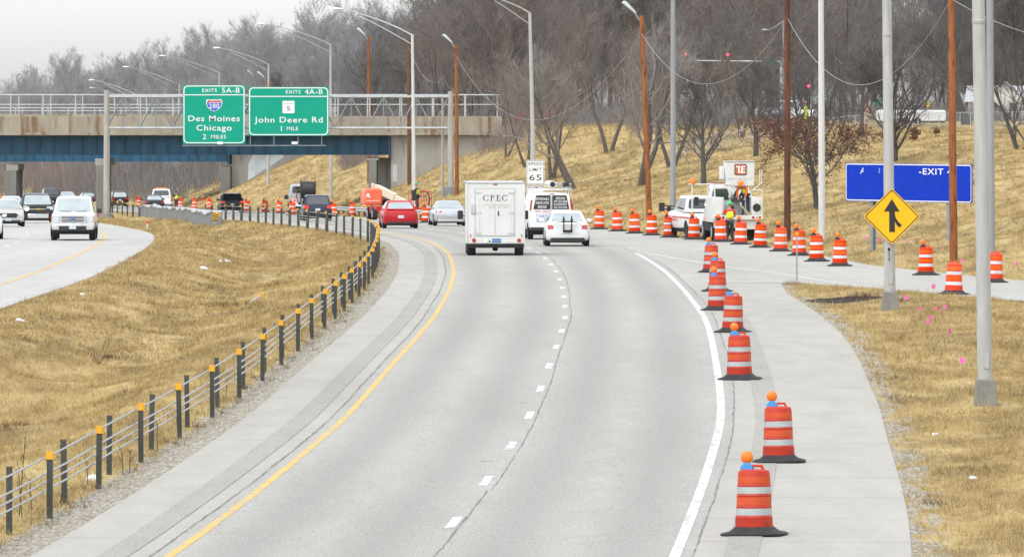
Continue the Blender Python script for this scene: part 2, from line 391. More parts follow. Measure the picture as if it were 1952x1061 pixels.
marks('yellow_line', LYEL, 0.15, 45, 1200, YELLOW, 'yellow edge line of the oncoming carriageway')
def dashes(name, f, w, ln, per, y0, y1, label):
    V = []; Fc = []
    y = y0
    while y < y1:
        for q in (y, y+ln/2, y+ln):
            V += [(float(f(q))-w/2, q, float(zr(q))+0.004), (float(f(q))+w/2, q, float(zr(q))+0.004)]
        n = len(V)-6; Fc += [(n, n+1, n+3, n+2), (n+2, n+3, n+5, n+4)]; y += per
    tag(np_mesh(name, V, Fc, WHITE), label, 'road marking', kind='structure')
dashes('lane_dashes', DASH, 0.155, 3.05, 12.19, 119.0-12.19*3, 1000, 'white broken line between the two lanes')
dashes('lane_dashes', lambda y: np.interp(y, [314, 326, 334.6, 341.8, 351.2, 380, 420], [5.2, 4.98, 4.62, 4.28, 3.77, 1.9, -1.0]), 0.15, 1.6, 8.2, 318, 400, 'short white dashes of the merge lane')
dashes('lane_dashes', A(LYEL, -3.7), 0.15, 3.05, 12.19, 90, 900, 'white broken line of the oncoming carriageway')
# cracks along the paving joints
def crack(f, y0, y1, w, seed, label):
    ys = np.arange(y0, y1, 0.6); r = np.random.default_rng(seed); n = len(ys)
    wob = np.cumsum(r.normal(0, 0.02, n)); wob -= np.linspace(wob[0], wob[-1], n); wob = wob*0.22 + r.normal(0, 0.007, n)
    ww = w*np.clip(r.normal(0.8, 0.45, n), 0.12, 2); c = f(ys)+wob; zz = zr(ys)+0.005
    V = np.empty((2*n, 3)); V[0::2] = np.stack([c-ww/2, ys, zz], 1); V[1::2] = np.stack([c+ww/2, ys, zz], 1)
    k = np.arange(n-1)*2; tag(np_mesh('crack', V, np.stack([k, k+1, k+3, k+2], 1), CRACK), label, 'crack', kind='structure')
crack(lambda y: DASH(y)+0.16*np.clip((260-y)/100, 0, 1)-0.02, 60, 130, 0.032, 1, 'dark crack beside the near lane dashes')
crack(lambda y: DASH(y)+0.20, 130, 330, 0.022, 5, 'dark crack running along the lane dashes')
crack(A(YEL, -0.30), 60, 330, 0.03, 2, 'dark joint crack left of the yellow line')
crack(lambda y: WHT(y)+0.30, 60, 300, 0.025, 3, 'dark joint crack right of the white line')

def cross_crack(u0, u1, v, seed):
    a, b = road(u0, v), road(u1, v+2); r = np.random.default_rng(seed); n = 24; f = np.linspace(0, 1, n)
    x = a[0]+(b[0]-a[0])*f; y = a[1]+(b[1]-a[1])*f + np.cumsum(r.normal(0, .05, n)); z = zr(y)+0.005; w_ = .05*np.clip(r.normal(.7, .5, n), .1, 2)
    V = np.empty((2*n, 3)); V[0::2] = np.stack([x, y-w_, z], 1); V[1::2] = np.stack([x, y+w_, z], 1)
    k = np.arange(n-1)*2; tag(np_mesh('crack', V, np.stack([k, k+1, k+3, k+2], 1), CRACK), 'short dark crack across the lane', 'crack', kind='structure')
for a in ((915, 940, 878, 1), (990, 1010, 766, 2), (1050, 1066, 676, 3), (1175, 1190, 905, 4)): cross_crack(*a)
# ------------------------------------------------------------------ lettering
_capH = {}
def text(body, cap, mat, parent, name='lettering', at=(0, 0, 0), width=None, bold=0.004, face='-y', align='CENTER', shear=0.0, label=None, depth=0.004):
    """flat lettering; cap = capital height in metres, width = total width; at = centre of the capitals"""
    cu = bpy.data.curves.new(name, 'FONT'); cu.body = body; cu.size = 1; cu.align_x = 'CENTER'; cu.offset = bold; cu.resolution_u = 3
    cu.extrude = 0.0; cu.shear = shear; cu.space_character = 1.12
    tmp = bpy.data.objects.new('tmp', cu); COL.objects.link(tmp)
    me = bpy.data.meshes.new_from_object(tmp.evaluated_get(bpy.context.evaluated_depsgraph_get()))
    bpy.data.objects.remove(tmp); bpy.data.curves.remove(cu)
    n = len(me.vertices); co = np.empty(n*3, np.float32); me.vertices.foreach_get('co', co); co = co.reshape(-1, 3)
    x0, x1 = co[:, 0].min(), co[:, 0].max(); ch = 0.729
    sy = cap/ch; sx_ = width/(x1-x0) if width else sy
    x = (co[:, 0]-(x0+x1)/2)*sx_; z = (co[:, 1]-ch/2)*sy
    out = np.empty_like(co)
    if face == '-y': out[:, 0], out[:, 1], out[:, 2] = at[0]+x, at[1], at[2]+z
    elif face == '+y': out[:, 0], out[:, 1], out[:, 2] = at[0]-x, at[1], at[2]+z
    elif face == '-x': out[:, 0], out[:, 1], out[:, 2] = at[0], at[1]-x, at[2]+z
    me.vertices.foreach_set('co', out.ravel()); me.update()
    me.materials.clear(); o = link(name, me, mat, parent); tag(o, label)
    return o
def rrect(x0, x1, z0, z1, r, n=5):
    P = []
    for cx, cz, a0 in ((x1-r, z1-r, 0), (x0+r, z1-r, 90), (x0+r, z0+r, 180), (x1-r, z0+r, 270)):
        P += [(cx+r*math.cos(R(a0+90*k/n)), cz+r*math.sin(R(a0+90*k/n))) for k in range(n+1)]
    return P
def frame_mesh(mb, outer, inner, y):
    n = len(outer); vs = [(p[0], y, p[1]) for p in outer] + [(p[0], y, p[1]) for p in inner]
    return mb.add(vs, [(k, (k+1) % n, n+(k+1) % n, n+k) for k in range(n)])

CONCRETE = pm('weathered_concrete', (0.30, 0.265, 0.20), 0.9, var=0.2, scale=0.8, stretch=(1, 1, 0.35), bump=0.2, dirt=((0.15, 0.075, 0.03), 0.9, 0.53, (1.6, 1, 0.14)))
CONCG = pm('grey_concrete', (0.30, 0.285, 0.255), 0.9, var=0.16, scale=0.7, stretch=(1, 1, 0.3), bump=0.2, dirt=((0.15, 0.135, 0.115), 1.0, 0.6, (1.2, 1.2, 0.2)))
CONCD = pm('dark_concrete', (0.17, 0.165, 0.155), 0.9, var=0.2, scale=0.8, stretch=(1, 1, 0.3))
BLUE = pm('blue_girder_paint', (0.002, 0.055, 0.105), 0.6, var=0.28, scale=0.8, stretch=(1, 1, 0.5), dirt=((0.02, 0.05, 0.09), 1.4, 0.6))
BLUEL = pm('light_blue_girder_paint', (0.012, 0.10, 0.18), 0.6, var=0.25, scale=0.8, stretch=(1, 1, 0.5), dirt=((0.03, 0.07, 0.12), 1.4, 0.62))
GALV = pm('galvanised_steel', (0.42, 0.44, 0.44), 0.55, 0.35, var=0.15, scale=3)
GALVD = pm('dull_galvanised_steel', (0.26, 0.28, 0.285), 0.6, 0.3, var=0.18, scale=3)
ALU = pm('pale_aluminium_pole', (0.40, 0.40, 0.38), 0.6, 0.2, var=0.14, scale=2, stretch=(3, 3, 0.5), dirt=((0.25, 0.24, 0.22), 2.0, .6, (2, 2, .25)))
ALUW = pm('whitish_aluminium_pole', (0.55, 0.55, 0.53), 0.5, 0.15, var=0.08, scale=2, stretch=(3, 3, 0.5))
ALUG = pm('grey_steel_pole', (0.27, 0.285, 0.295), 0.55, 0.2, var=0.10, scale=2, stretch=(3, 3, 0.5))
RUSTP = pm('pale_post_with_rust', (0.36, 0.335, 0.295), 0.75, var=0.15, scale=1.5, stretch=(2, 2, 0.4), dirt=((0.13, 0.075, 0.04), 2.2, 0.6, (1.4, 1.4, 0.35)))
WOOD = pm('treated_pole_wood', (0.25, 0.085, 0.020), 0.85, var=0.3, scale=2.0, stretch=(3, 3, 0.4), dirt=((0.075, 0.025, 0.012), 3.0, 0.52, (2.5, 2.5, 0.5)))
WOODD = pm('dark_pole_wood', (0.115, 0.06, 0.03), 0.9, var=0.3, scale=2.5, stretch=(3, 3, 0.3), dirt=((0.045, 0.025, 0.015), 3.0, 0.55, (2, 2, 0.4)))
SIGNG = pm('green_sign_sheeting', (0.0, 0.30, 0.195), 0.45, var=0.05, scale=1.2)
SIGNW = pm('white_sign_sheeting', (0.74, 0.74, 0.73), 0.45, var=0.05, scale=3)
SIGNB = pm('blue_sign_sheeting', (0.001, 0.032, 0.40), 0.65, var=0.10, scale=1.3)
SIGNY = pm('yellow_sign_sheeting', (0.80, 0.44, 0.012), 0.45, var=0.06, scale=2)
spec(SIGNB, .12); spec(SIGNG, .2); spec(SIGNY, .2)
BLACK = pm('black_paint', (0.012, 0.012, 0.012), 0.5, var=0.3)
SHRED = pm('red_shield', (0.45, 0.02, 0.03), 0.45, var=0.08)
SHBLUE = pm('blue_shield', (0.015, 0.09, 0.50), 0.45, var=0.08)
LAMPG = pm('lamp_glass', (0.70, 0.72, 0.72), 0.25, var=0.06)

# ------------------------------------------------------------------ overpasses
def X_(u, Y): return (u-CX)*Y/F
def Z_(v, Y): return CAMZ - (v-HY)*Y/F
def girder_line(mb, x0, x1, y, zb, zt, step, th=0.03):
    P = [(x0, y+th/2), (x0, y-th/2)]; x = x0+step*0.3                                   # web with its stiffener ribs
    while x < x1-0.1: P += [(x-0.03, y-th/2), (x-0.03, y-0.20), (x+0.03, y-0.20), (x+0.03, y-th/2)]; x += step
    P += [(x1, y-th/2), (x1, y+th/2)]
    mb.prism(P, 'z', zb+0.052, zt-0.042)
    mb.box(x0, x1, y-0.22, y+0.22, zt-0.04, zt); mb.box(x0, x1, y-0.24, y+0.24, zb, zb+0.05)  # flanges
def overpass(label, Y, depth, uL, uR, ugR, zpt, zpb, zgt, zgb, bm_, step, n_g, rail_u, zrail, loc_z=0):
    t = empty('overpass', (0, Y, 0), 0, label, 'bridge')
    x0, x1, xg = X_(uL, Y), X_(uR, Y), X_(ugR, Y)
    m = MB(); m.box(x0, x1, 0.0, 0.28, zpb+0.22, zpt)
    for k in range(int((x1-x0)/6)): m.box(x0+k*6+3-0.012, x0+k*6+3+0.012, -0.006, 0.1, zpb+0.22, zpt-0.01)
    m.build('parapet', CONCRETE, t, bevel=0.03)
    MB().box(x0, x1, -0.22, depth+0.22, zpb-0.02, zpb+0.217).build('deck_slab', CONCRETE, t, bevel=0.02)
    MB().box(x0, x1, depth-0.28, depth, zpb+0.22, zpt).build('parapet', CONCRETE, t, bevel=0.03)
    for k in range(n_g):
        y = 1.15 + k*(depth-1.6)/(n_g-1); g = MB(); girder_line(g, x0, xg, y, zgb, zgt, step); g.build('girder', bm_, t)
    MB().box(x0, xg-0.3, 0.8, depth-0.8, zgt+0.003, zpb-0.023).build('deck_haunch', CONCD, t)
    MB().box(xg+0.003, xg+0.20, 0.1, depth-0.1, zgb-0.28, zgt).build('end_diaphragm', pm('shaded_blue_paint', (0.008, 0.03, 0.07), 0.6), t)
    for side_y in (0.14, depth-0.14):
        r = MB(); r.path([(x0, side_y, zrail), (x1, side_y, zrail)], 0.06, 6); r.path([(x0, side_y, (zrail*0.55+zpt*0.45)), (x1, side_y, (zrail*0.55+zpt*0.45))], 0.045, 6)
        ro = r.build('railing', GALV, t, smooth=40)
        x = x1 - 0.4
        p0 = None
        while x > x0:
            if p0 is None: p0 = MB().box(-0.05, 0.05, -0.05, 0.05, zpt+0.003, zrail-0.03).build('railing_post', GALV, ro); po = p0
            else: po = p0.copy(); COL.objects.link(po)
            po.location = (x, side_y, 0); x -= 2.68
    return t
B1 = 650.0
ov1 = overpass('near blue-girder overpass with rust-streaked concrete parapet and steel railing above the highway', B1, 11.0, -420, 957, 740, 5.53, 4.0, 3.92, Z_(295.5, B1), BLUE, 1.17, 4, None, Z_(181, B1))
def pier(parent, xa, xb, depth, zb, zt, cap=None):
    for y in (0.5, depth/2, depth-0.9):
        m = MB(); m.box(xa, xb, y-0.4, y+0.4, zb, zt); m.build('pier_column', CONCD, parent, bevel=0.05)  # darker concrete: the shade under the deck is put into the colour
    if cap: MB().box(cap[0], cap[1], 0.12, depth-0.12, cap[2], cap[3]).build('pier_cap', CONCG, parent, bevel=0.04)
zg1 = Z_(295.5, B1)
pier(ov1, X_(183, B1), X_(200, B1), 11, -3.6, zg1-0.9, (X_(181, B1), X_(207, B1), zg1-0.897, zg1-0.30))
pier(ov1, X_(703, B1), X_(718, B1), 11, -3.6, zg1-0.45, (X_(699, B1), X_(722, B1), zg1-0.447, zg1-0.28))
m = MB(); m.box(X_(745, B1), X_(990, B1), 0.45, 11.0, -4, 3.975); m.box(X_(719, B1), X_(745, B1)-0.003, 3.5, 11, -4, zg1-0.30); m.build('abutment', CONCG, ov1, bevel=0.03)
MB().box(X_(748.5, B1), X_(757, B1), 0.43, 0.447, Z_(346, B1), Z_(313, B1)).build('paint_patch', pm('faded_white_paint', (0.42, 0.44, 0.46), 0.8), ov1)
B2 = 800.0
ov2 = overpass('farther parallel overpass with lighter blue girders, seen under and over the near one', B2, 11.0, -420, 640, 434, 5.55, 3.1, 3.0, Z_(308.5, B2), BLUEL, 0.98, 4, None, Z_(206, B2))
zg2 = Z_(308.5, B2)
pier(ov2, X_(9, B2), X_(31, B2), 11, -6, zg2-0.9, (X_(12, B2), X_(34, B2), zg2-0.897, zg2-0.3))
pier(ov2, X_(420, B2), X_(439, B2), 11, -6, zg2-0.5, None)
m = MB(); m.box(X_(441, B2), X_(700, B2), 1.2, 11, -6, 3.07); m.build('abutment', CONCG, ov2, bevel=0.03)
MB().prism([(X_(472, B2), Z_(345, B2)), (X_(540, B2), Z_(300, B2)), (X_(540, B2), Z_(285, B2)), (X_(484, B2), Z_(290, B2)), (X_(473, B2), Z_(312, B2))], 'y', 1.17, 1.197).build('paint_patch', pm('pale_blue_overpaint', (0.42, 0.47, 0.48), 0.8, var=0.3, scale=0.6), ov2)

# ------------------------------------------------------------------ sign gantry and its signs
GY = 590.0
def gz(x, y): return float(terrain(np.array([x]), np.array([y]))[0])
gan = empty('sign_gantry', (0, GY, 0), 0, 'grey box-truss sign gantry spanning the highway in front of the overpass', 'gantry')
xl, xr_ = X_(204, GY), X_(858, GY); zt_, zb_ = Z_(184.5, GY), Z_(244, GY)
ch = MB()
for y in (-0.6, 0.6):
    for z in (zt_, zb_): ch.path([(xl, y, z), (xr_, y, z)], 0.085, 8)
ch.build('chords', GALV, gan, smooth=40)
wb = MB(); pit = 1.22; n = int((xr_-xl)/pit)
for y in (-0.6, 0.6):
    for k in range(n):
        a, b = (zb_, zt_) if k % 2 == 0 else (zt_, zb_); x = xl+k*pit
        wb.tube((x, y, a), (x+pit, y, b), 0.045, n=5)
        if k % 2 == 1: wb.tube((x, y, zb_), (x, y, zt_), 0.035, n=5)
for k in range(0, n, 2):
    x = xl+k*pit
    for z in (zt_, zb_): wb.tube((x, -0.6, z), (x+pit, 0.6, z), 0.03, n=4); wb.tube((x, -0.6, z), (x, 0.6, z), 0.03, n=4)
wb.build('web_members', GALVD, gan, smooth=40)
for nm, u, zt2 in (('l', 203.5, Z_(172, GY)), ('r', 859, Z_(174, GY))):
    x = X_(u, GY); zg = gz(x, GY)
    for y in (-0.6, 0.6):
        MB().tube((x, y, zg-0.1), (x, y, zt2), 0.23 if nm == 'l' else 0.24, 0.18, n=14).build('post', RUSTP, gan, smooth=40)
    if nm == 'r': MB().tube((x-0.6, -0.2, zg-0.1), (x-0.6, -0.2, zt2-0.2), 0.10, n=10).build('post', RUSTP, gan, smooth=40)
    MB().lathe([(0.62, zg-0.4), (0.62, zg+0.35), (0.5, zg+0.62), (0.5, zg+0.62)], 14, (x, -0.6, 0)).build('foundation', CONCD, gan, smooth=40)
# walkway under the signs
wy = -1.35; zw = Z_(276.5, GY)
w_ = MB(); w_.box(X_(349, GY), X_(622, GY), wy-0.3, wy+0.3, zw-0.06, zw)
w_.build('walkway', GALVD, gan)
hg = MB()
for u in (360, 410, 455, 478, 523, 569, 614):
    x = X_(u, GY); hg.tube((x, wy+0.25, zw), (x, wy+0.25, zt_), 0.04, n=5); hg.tube((x, wy+0.25, zt_-0.05), (x, -0.6, zt_-0.05), 0.035, n=5); hg.tube((x, wy+0.25, zb_), (x, -0.6, zb_), 0.035, n=5)
hg.build('hangers', GALVD, gan)
for u in (421.5, 563):
    x = X_(u, GY); m = MB(); m.box(x-0.22, x+0.22, wy-0.75, wy-0.4, zw+0.06, zw+0.26); m.box(x-0.03, x+0.03, wy-0.42, wy, zw, zw+0.08); m.build('sign_light', LAMPG, gan, bevel=0.04)
def guide_sign(label, u0, u1, v0, v1, vline):
    Y = GY + wy - 0.02; s = F/Y
    t = empty('guide_sign', (X_((u0+u1)/2, Y), Y, Z_((v0+v1)/2, Y)), 0, label, 'road sign')
    hw, hh = (u1-u0)/2/s, (v1-v0)/2/s
    m = MB(); m.prism(rrect(-hw, hw, -hh, hh, 0.05), 'y', 0.0, 0.10); m.build('panel', SIGNG, t)
    b = MB(); i1, i2 = 0.05, 0.125
    frame_mesh(b, rrect(-hw+i1, hw-i1, -hh+i1, hh-i1, 0.33, 8), rrect(-hw+i2, hw-i2, -hh+i2, hh-i2, 0.27, 8), -0.006)
    zl = ((v0+v1)/2-vline)/s; b.quad((-hw+i2, -0.006, zl-0.035), (hw-i2, -0.006, zl-0.035), (hw-i2, -0.006, zl+0.035), (-hw+i2, -0.006, zl+0.035))
    b.build('border', SIGNW, t)
    def tx(body, uc, vc, w, cap, mat=SIGNW, y=-0.008, bold=0.007, name='lettering'): return text(body, cap/s, mat, t, name, ((uc-(u0+u1)/2)/s, y, ((v0+v1)/2-vc)/s), w/s if w else None, bold)
    return t, tx, (lambda u, v: ((u-(u0+u1)/2)/s, ((v0+v1)/2-v)/s)), s
t, tx, lp, s = guide_sign('green guide sign reading EXITS 5A-B, 280, Des Moines, Chicago, 2 MILES', 348.5, 467.5, 162, 274.5, 181)
tx('EXITS', 399.5, 172.3, 28, 6.8); tx('5A-B', 440, 172, 34, 10); tx('Des Moines', 408, 225.5, 98, 11.2); tx('Chicago', 408, 243.3, 67, 11.2); tx('2', 389.8, 260.5, 6.5, 10.2); tx('MILES', 416.5, 260.5, 29, 7.2)
def shield(t, lp, uc, vc, w, h, s):
    k = [(-.5, .34), (-.42, .5), (-.2, .44), (0, .5), (.2, .44), (.42, .5), (.5, .34), (.5, .12), (.42, -.12), (.26, -.34), (0, -.5), (-.26, -.34), (-.42, -.12), (-.5, .12)]
    x, z = lp(uc, vc); f = lambda g: [(x+p[0]*w/s*g, z+p[1]*h/s*g) for p in k]
    so_ = MB().prism(f(1.06), 'y', -0.012, -0.004).build('shield', SIGNW, t)
    P = f(0.97); MB().prism([p for p in P if p[1] <= z+0.35*h/s], 'y', -0.016, -0.0125).build('shield_field', SHBLUE, so_)
    MB().prism([(x-.45*w/s, z+.24*h/s), (x-.40*w/s, z+.46*h/s), (x-.2*w/s, z+.41*h/s), (x, z+.46*h/s), (x+.2*w/s, z+.41*h/s), (x+.40*w/s, z+.46*h/s), (x+.45*w/s, z+.24*h/s)], 'y', -0.020, -0.0165).build('shield_crown', SHRED, so_)
    MB().box(x-.46*w/s, x+.46*w/s, -0.022, -0.0205, z+.20*h/s, z+.235*h/s).build('shield_rule', SIGNW, so_)
shield(t, lp, 408.3, 201, 29, 22.5, s); tx('280', 408.3, 202, 19.5, 9.3, SIGNW, -0.026, 0.008)
tx('INTERSTATE', 408.3, 193, 19, 2.6, SIGNW, -0.026, 0.0)
t, tx, lp, s = guide_sign('green guide sign reading EXITS 4A-B, with a white 5 marker and 1 MILE', 473.5, 627, 165.5, 259, 184)
tx('EXITS', 559, 175.2, 28, 6.8); tx('4A-B', 598, 174.6, 34, 10); tx('John Deere Rd', 550, 228, 130, 11.2); tx('1', 536.5, 245, None, 10.2); tx('MILE', 557.5, 245, 22, 7.2)
x0, z0 = lp(538.5, 216); x1, z1 = lp(561.5, 192.5); MB().prism(rrect(x0, x1, z0, z1, 0.07), 'y', -0.012, -0.004).build('route_marker', SIGNW, t)
tx('5', 550, 206.5, 6.5, 8.6, BLACK, -0.016, 0.006); tx('ILLINOIS', 550, 197.4, 17, 2.6, BLACK, -0.016, 0.0)

# ------------------------------------------------------------------ street lamps
def cobra(mb, p, d, L=0.75):
    d = Vector((d[0], d[1], 0)).normalized(); p = Vector(p); rings = []
    a = Vector((-d.y, d.x, 0))
    for f, wv, hv in ((0, .05, .05), (0.25, .10, .09), (0.6, .16, .12), (0.9, .14, .09), (1.0, .05, .04)):
        c = p + d*L*f; rings.append([c + a*wv*math.cos(q) + Vector((0, 0, 1))*hv*(math.sin(q) if math.sin(q) > 0 else 0.55*math.sin(q)) for q in [2*math.pi*k/10 for k in range(10)]])
    mb.loft(rings)
def lamp(label, base, top, arm_end, mat, r=(0.12, 0.075), base_box=0.0, two=True, group='tall street lamps along the highway'):
    b = Vector(base); t = empty('street_lamp', base, 0, label, 'street lamp', group); tp = Vector(top)-b; ae = Vector(arm_end)-b
    MB().path([(0, 0, -0.1), tuple(tp*0.5), tuple(tp)], [r[0], (r[0]+r[1])/2, r[1]], 14).build('pole', mat, t, smooth=40)
    h = ae - tp; m = MB(); ctl = [tp - Vector((0, 0, .05))]
    for f in (0.2, 0.4, 0.6, 0.8, 1.0): ctl.append(tp + Vector((h.x*f, h.y*f, h.z*(f*1.35 - 0.35*f*f))))
    m.path(ctl, [0.05, .048, .045, .04, .036, .034], 7)
    if two:
        lo = tp - Vector((0, 0, 0.72)); c2 = [lo]
        for f in (0.2, 0.4, 0.6, 0.78): q = tp + Vector((h.x*f, h.y*f, h.z*(f*1.35 - 0.35*f*f))); c2.append(q*(f) + (lo + (q-tp)*1.0)*(1-f) - Vector((0, 0, .04)))
        m.path(c2, 0.035, 6)
    ao = m.build('arm', mat, t, smooth=40)
    k = MB(); cobra(k, ae, h); k.build('lamp_head', LAMPG if mat is not ALUG else GALV, t, smooth=50)
    if base_box: MB().loft([[(x*q, y*q, z) for x, y in ((-1, -1), (1, -1), (1, 1), (-1, 1))] for q, z in ((base_box, -0.1), (base_box, 0.05), (base_box*0.86, 0.50), (base_box*0.80, 0.53))]).build('base', pm('weathered_pole_base', (0.20, 0.19, 0.165), 0.8, var=0.25, scale=3, dirt=((0.09, 0.08, 0.065), 4, .6)), t, bevel=0.02)
    if base_box: MB().lathe([(r[0]*.86, 7.72), (r[0]*.90, 7.73), (r[0]*.90, 7.80), (r[0]*.84, 7.81)], 14, (tp.x*7.76/tp.z, tp.y*7.76/tp.z, 0)).build('joint_ring', mat, t, smooth=40)
    if base_box: MB().box(-.06, .06, -r[0]-.012, -r[0]+.03, .75, 1.05).build('hand_hole_cover', mat, t, bevel=.005)
    return t
def lamp_px(label, ub, ut, vt, Y, ae, mat, **k):
    x = X_(ub, Y); b = (x, Y, gz(x, Y)); tp = (X_(ut, Y), Y, Z_(vt, Y)); a = (X_(ae[0], Y), Y - k.pop('dy', 1.0), Z_(ae[1], Y))
    return lamp(label, b, tp, a, mat, **k)
lamp_px('pale street lamp above the speed limit sign, its arm leaving the photo', 1019, 1010, 24, 472, (925, -9), ALU, r=(.15, .09))
lamp_px('street lamp rising between the orange lift and the overpass abutment', 790, 786, 66, 560, (655, 18), ALUW, r=(.15, .09))
lamp_px('street lamp whose pole rises at the right edge of the wider green sign', 631, 630, 84, 690, (508, 46), ALU, r=(.15, .09))
lamp_px('street lamp peeking over the gap between the two green signs', 511, 512, 122, 770, (421, 92), ALU, r=(.15, .09))
lamp_px('street lamp rising behind the Des Moines sign', 419, 418, 138, 845, (317, 107), ALU, r=(.15, .09))
lamp_px('far street lamp just left of the Des Moines sign', 343, 342, 162, 915, (247, 128), ALU, r=(.15, .09))
lamp_px('far street lamp behind the truss over the dark sedan', 265, 263, 182, 985, (181, 153), ALUW, r=(.15, .09))
lamp_px('farthest small street lamp beside the gantry post', 240, 240, 190, 1060, (182, 168), ALUW, r=(.15, .09))
p = hit(1697, 591); mlp = lamp('grey street lamp pole carrying the yellow merge sign', p, (X_(1688, p[1]), p[1], p[2]+12.2), (p[0]-5, p[1]-.6, p[2]+13.4), ALU, r=(.16, .12), base_box=0.25)
p = hit(1879, 773); lamp('nearest street lamp pole on the right grass with a tall metal base', p, (X_(1858, p[1]), p[1], p[2]+12.2), (p[0]-5, p[1]-.6, p[2]+13.4), ALU, r=(.155, .115), base_box=0.23)
p = hit(1889, 527); lamp('darker steel street lamp pole just right of the nearest one', p, (p[0]-.05, p[1], p[2]+12.2), (p[0]-5, p[1]-.6, p[2]+13.4), ALUG, r=(.15, .11))
p = hit(1567, 458); lamp('whitish street lamp pole in front of the red-leaved oak', p, (X_(1564.5, p[1]), p[1], p[2]+12.2), (p[0]-5, p[1]-.6, p[2]+13.4), ALUW, r=(.15, .11))
p = hit(1283, 441); lamp('grey street lamp pole between the rusty pole and the white utility trucks', p, (X_(1283, p[1]), p[1], p[2]+12.4), (p[0]-5, p[1]-.6, p[2]+13.6), ALUG, r=(.15, .11))

# ------------------------------------------------------------------ wooden poles with floodlights and wires
def wpole(label, u, Y, vt, mat, base=None, du=0, r=.155, head=True):
    x, y, z = base if base else (X_(u, Y), Y, gz(X_(u, Y), Y))
    zt2 = Z_(vt, y); t = empty('wooden_pole', (x, y, z), 0, label, 'wooden pole', 'wooden light poles beside the road')
    hx = X_(u+du, y)-x
    MB().path([(0, 0, -0.2), (hx*.5, 0, (zt2-z)*.5), (hx, 0, zt2-z)], [r, r*.9, r*.78], 12).build('pole', mat, t, smooth=40)
    if head:
        m = MB(); s_ = 1.0; zt3 = zt2-z
        m.path([(hx, 0, zt3-.35), (hx-.18, -.05, zt3-.15), (hx-.35, -.1, zt3+.12)], .035, 6)
        br = m.build('bracket', GALV, t)
        k = MB(); k.loft([[(hx-.32+a, -.1+b_, zt3+.10+c) for a, b_, c in q] for q in ([(-.02, -.10, 0), (.06, -.10, .06), (.06, .10, .06), (-.02, .10, 0)], [(-.62, -.16, .50), (-.46, -.16, .62), (-.46, .16, .62), (-.62, .16, .50)], [(-.74, -.12, .56), (-.62, -.12, .68), (-.62, .12, .68), (-.74, .12, .56)])])
        k.build('floodlight', pm('floodlight_housing', (0.48, 0.54, 0.54), 0.4, var=0.08), t, bevel=0.02)
    return Vector((x+hx, y, zt2))
W0 = wpole('dark brown wooden pole in front of the overpass abutment beside the lamp pole', 780, 640, 78, WOODD, du=-1, head=False)
W1 = wpole('orange-brown wooden pole behind the overpass railing', 703, 690, 70, WOOD)
Wm = wpole('orange wooden pole behind the signs, visible again under the overpass', 509, 835, 150, WOOD)
Wn = wpole('short top of a wooden pole left of the lamp between the green signs', 488, 905, 146, WOOD)
p = hit(871, 372); W2 = wpole('rusty brown wooden pole right of the gantry on the bank', 871, 0, 85, WOOD, base=p, du=-1)
p = hit(1238, 421); W3 = wpole('rusty wooden pole with floodlight behind the drums right of the forked tree', 1238, 0, 30, WOOD, base=p, du=-15)
p = hit(1501, 461); W4 = wpole('dark red-brown wooden pole right of the aerial bucket', 1501, 0, -45, pm('red_dark_pole_wood', (0.105, 0.035, 0.014), 0.85, var=0.35, scale=2, stretch=(3, 3, .4), dirt=((0.035, 0.014, 0.008), 3, .5, (2.5, 2.5, .5))), base=p, r=.15)
p = hit(1818, 499); W5 = wpole('red-brown wooden pole in front of the blue sign', 1818, 0, -60, WOOD, base=p, du=-5, r=.15)
WIRE = pm('pale_cable', (0.45, 0.45, 0.45), 0.5, var=0.1)
def wire(label, a, b, sag, r=0.008):
    P = [a.lerp(b, k/24) - Vector((0, 0, sag*4*(k/24)*(1-k/24))) for k in range(25)]
    tag(MB().path(P, r, 5).build('cable', WIRE, smooth=60), label, 'cable', 'sagging cables between wooden poles')
dn = lambda w_, d: w_ - Vector((0, 0, d))
wire('short pale cable sagging from the dark pole to the pole right of the gantry', dn(W0, .5), dn(W2, 1.0), 2.3)
wire('long pale cable sagging across the leaning trees to the rusty floodlight pole', dn(W2, .9), dn(W3, .95), 4.6)
wire('pale cable sagging below the traffic signals to the dark red pole', dn(W3, .95), Vector((W4.x, W4.y, Z_(35, W4.y))), 2.75)
wire('pale cable sagging over the oak between the two reddish poles', Vector((W4.x, W4.y, Z_(35, W4.y))), Vector((W5.x, W5.y, Z_(-2, W5.y))), 3.0)
wire('pale cable leaving the photo at its top right', Vector((W5.x, W5.y, Z_(-2, W5.y))), Vector((W5.x+13, W5.y-48, 14.5)), 3.6)

# ------------------------------------------------------------------ road signs
def posts(t, xs, z0, z1, y=0.06, w=0.06, mat=GALVD):
    for x in xs: MB().box(x-w/2, x+w/2, y, y+w, z0, z1).build('post', mat, t)
Y = 462.0; s = F/Y; x = X_(1020.5, Y); zg = gz(x, Y)
t = empty('speed_limit_sign', (x, Y, zg), 0, 'white SPEED LIMIT 65 sign with a MINIMUM panel below, behind the white van', 'road sign')
zz = lambda v: Z_(v, Y)-zg
for nm, v0, v1 in (('speed_panel', 305, 352), ('minimum_panel', 353.5, 399)):
    MB().prism(rrect(-17.3/s, 17.3/s, zz(v1), zz(v0), .05), 'y', 0, .02).build(nm, SIGNW, t)
    f_ = MB(); frame_mesh(f_, rrect(-16.4/s, 16.4/s, zz(v1)+.8/s, zz(v0)-.8/s, .05), rrect(-15.6/s, 15.6/s, zz(v1)+1.6/s, zz(v0)-1.6/s, .045), -.003); f_.build('border', BLACK, t)
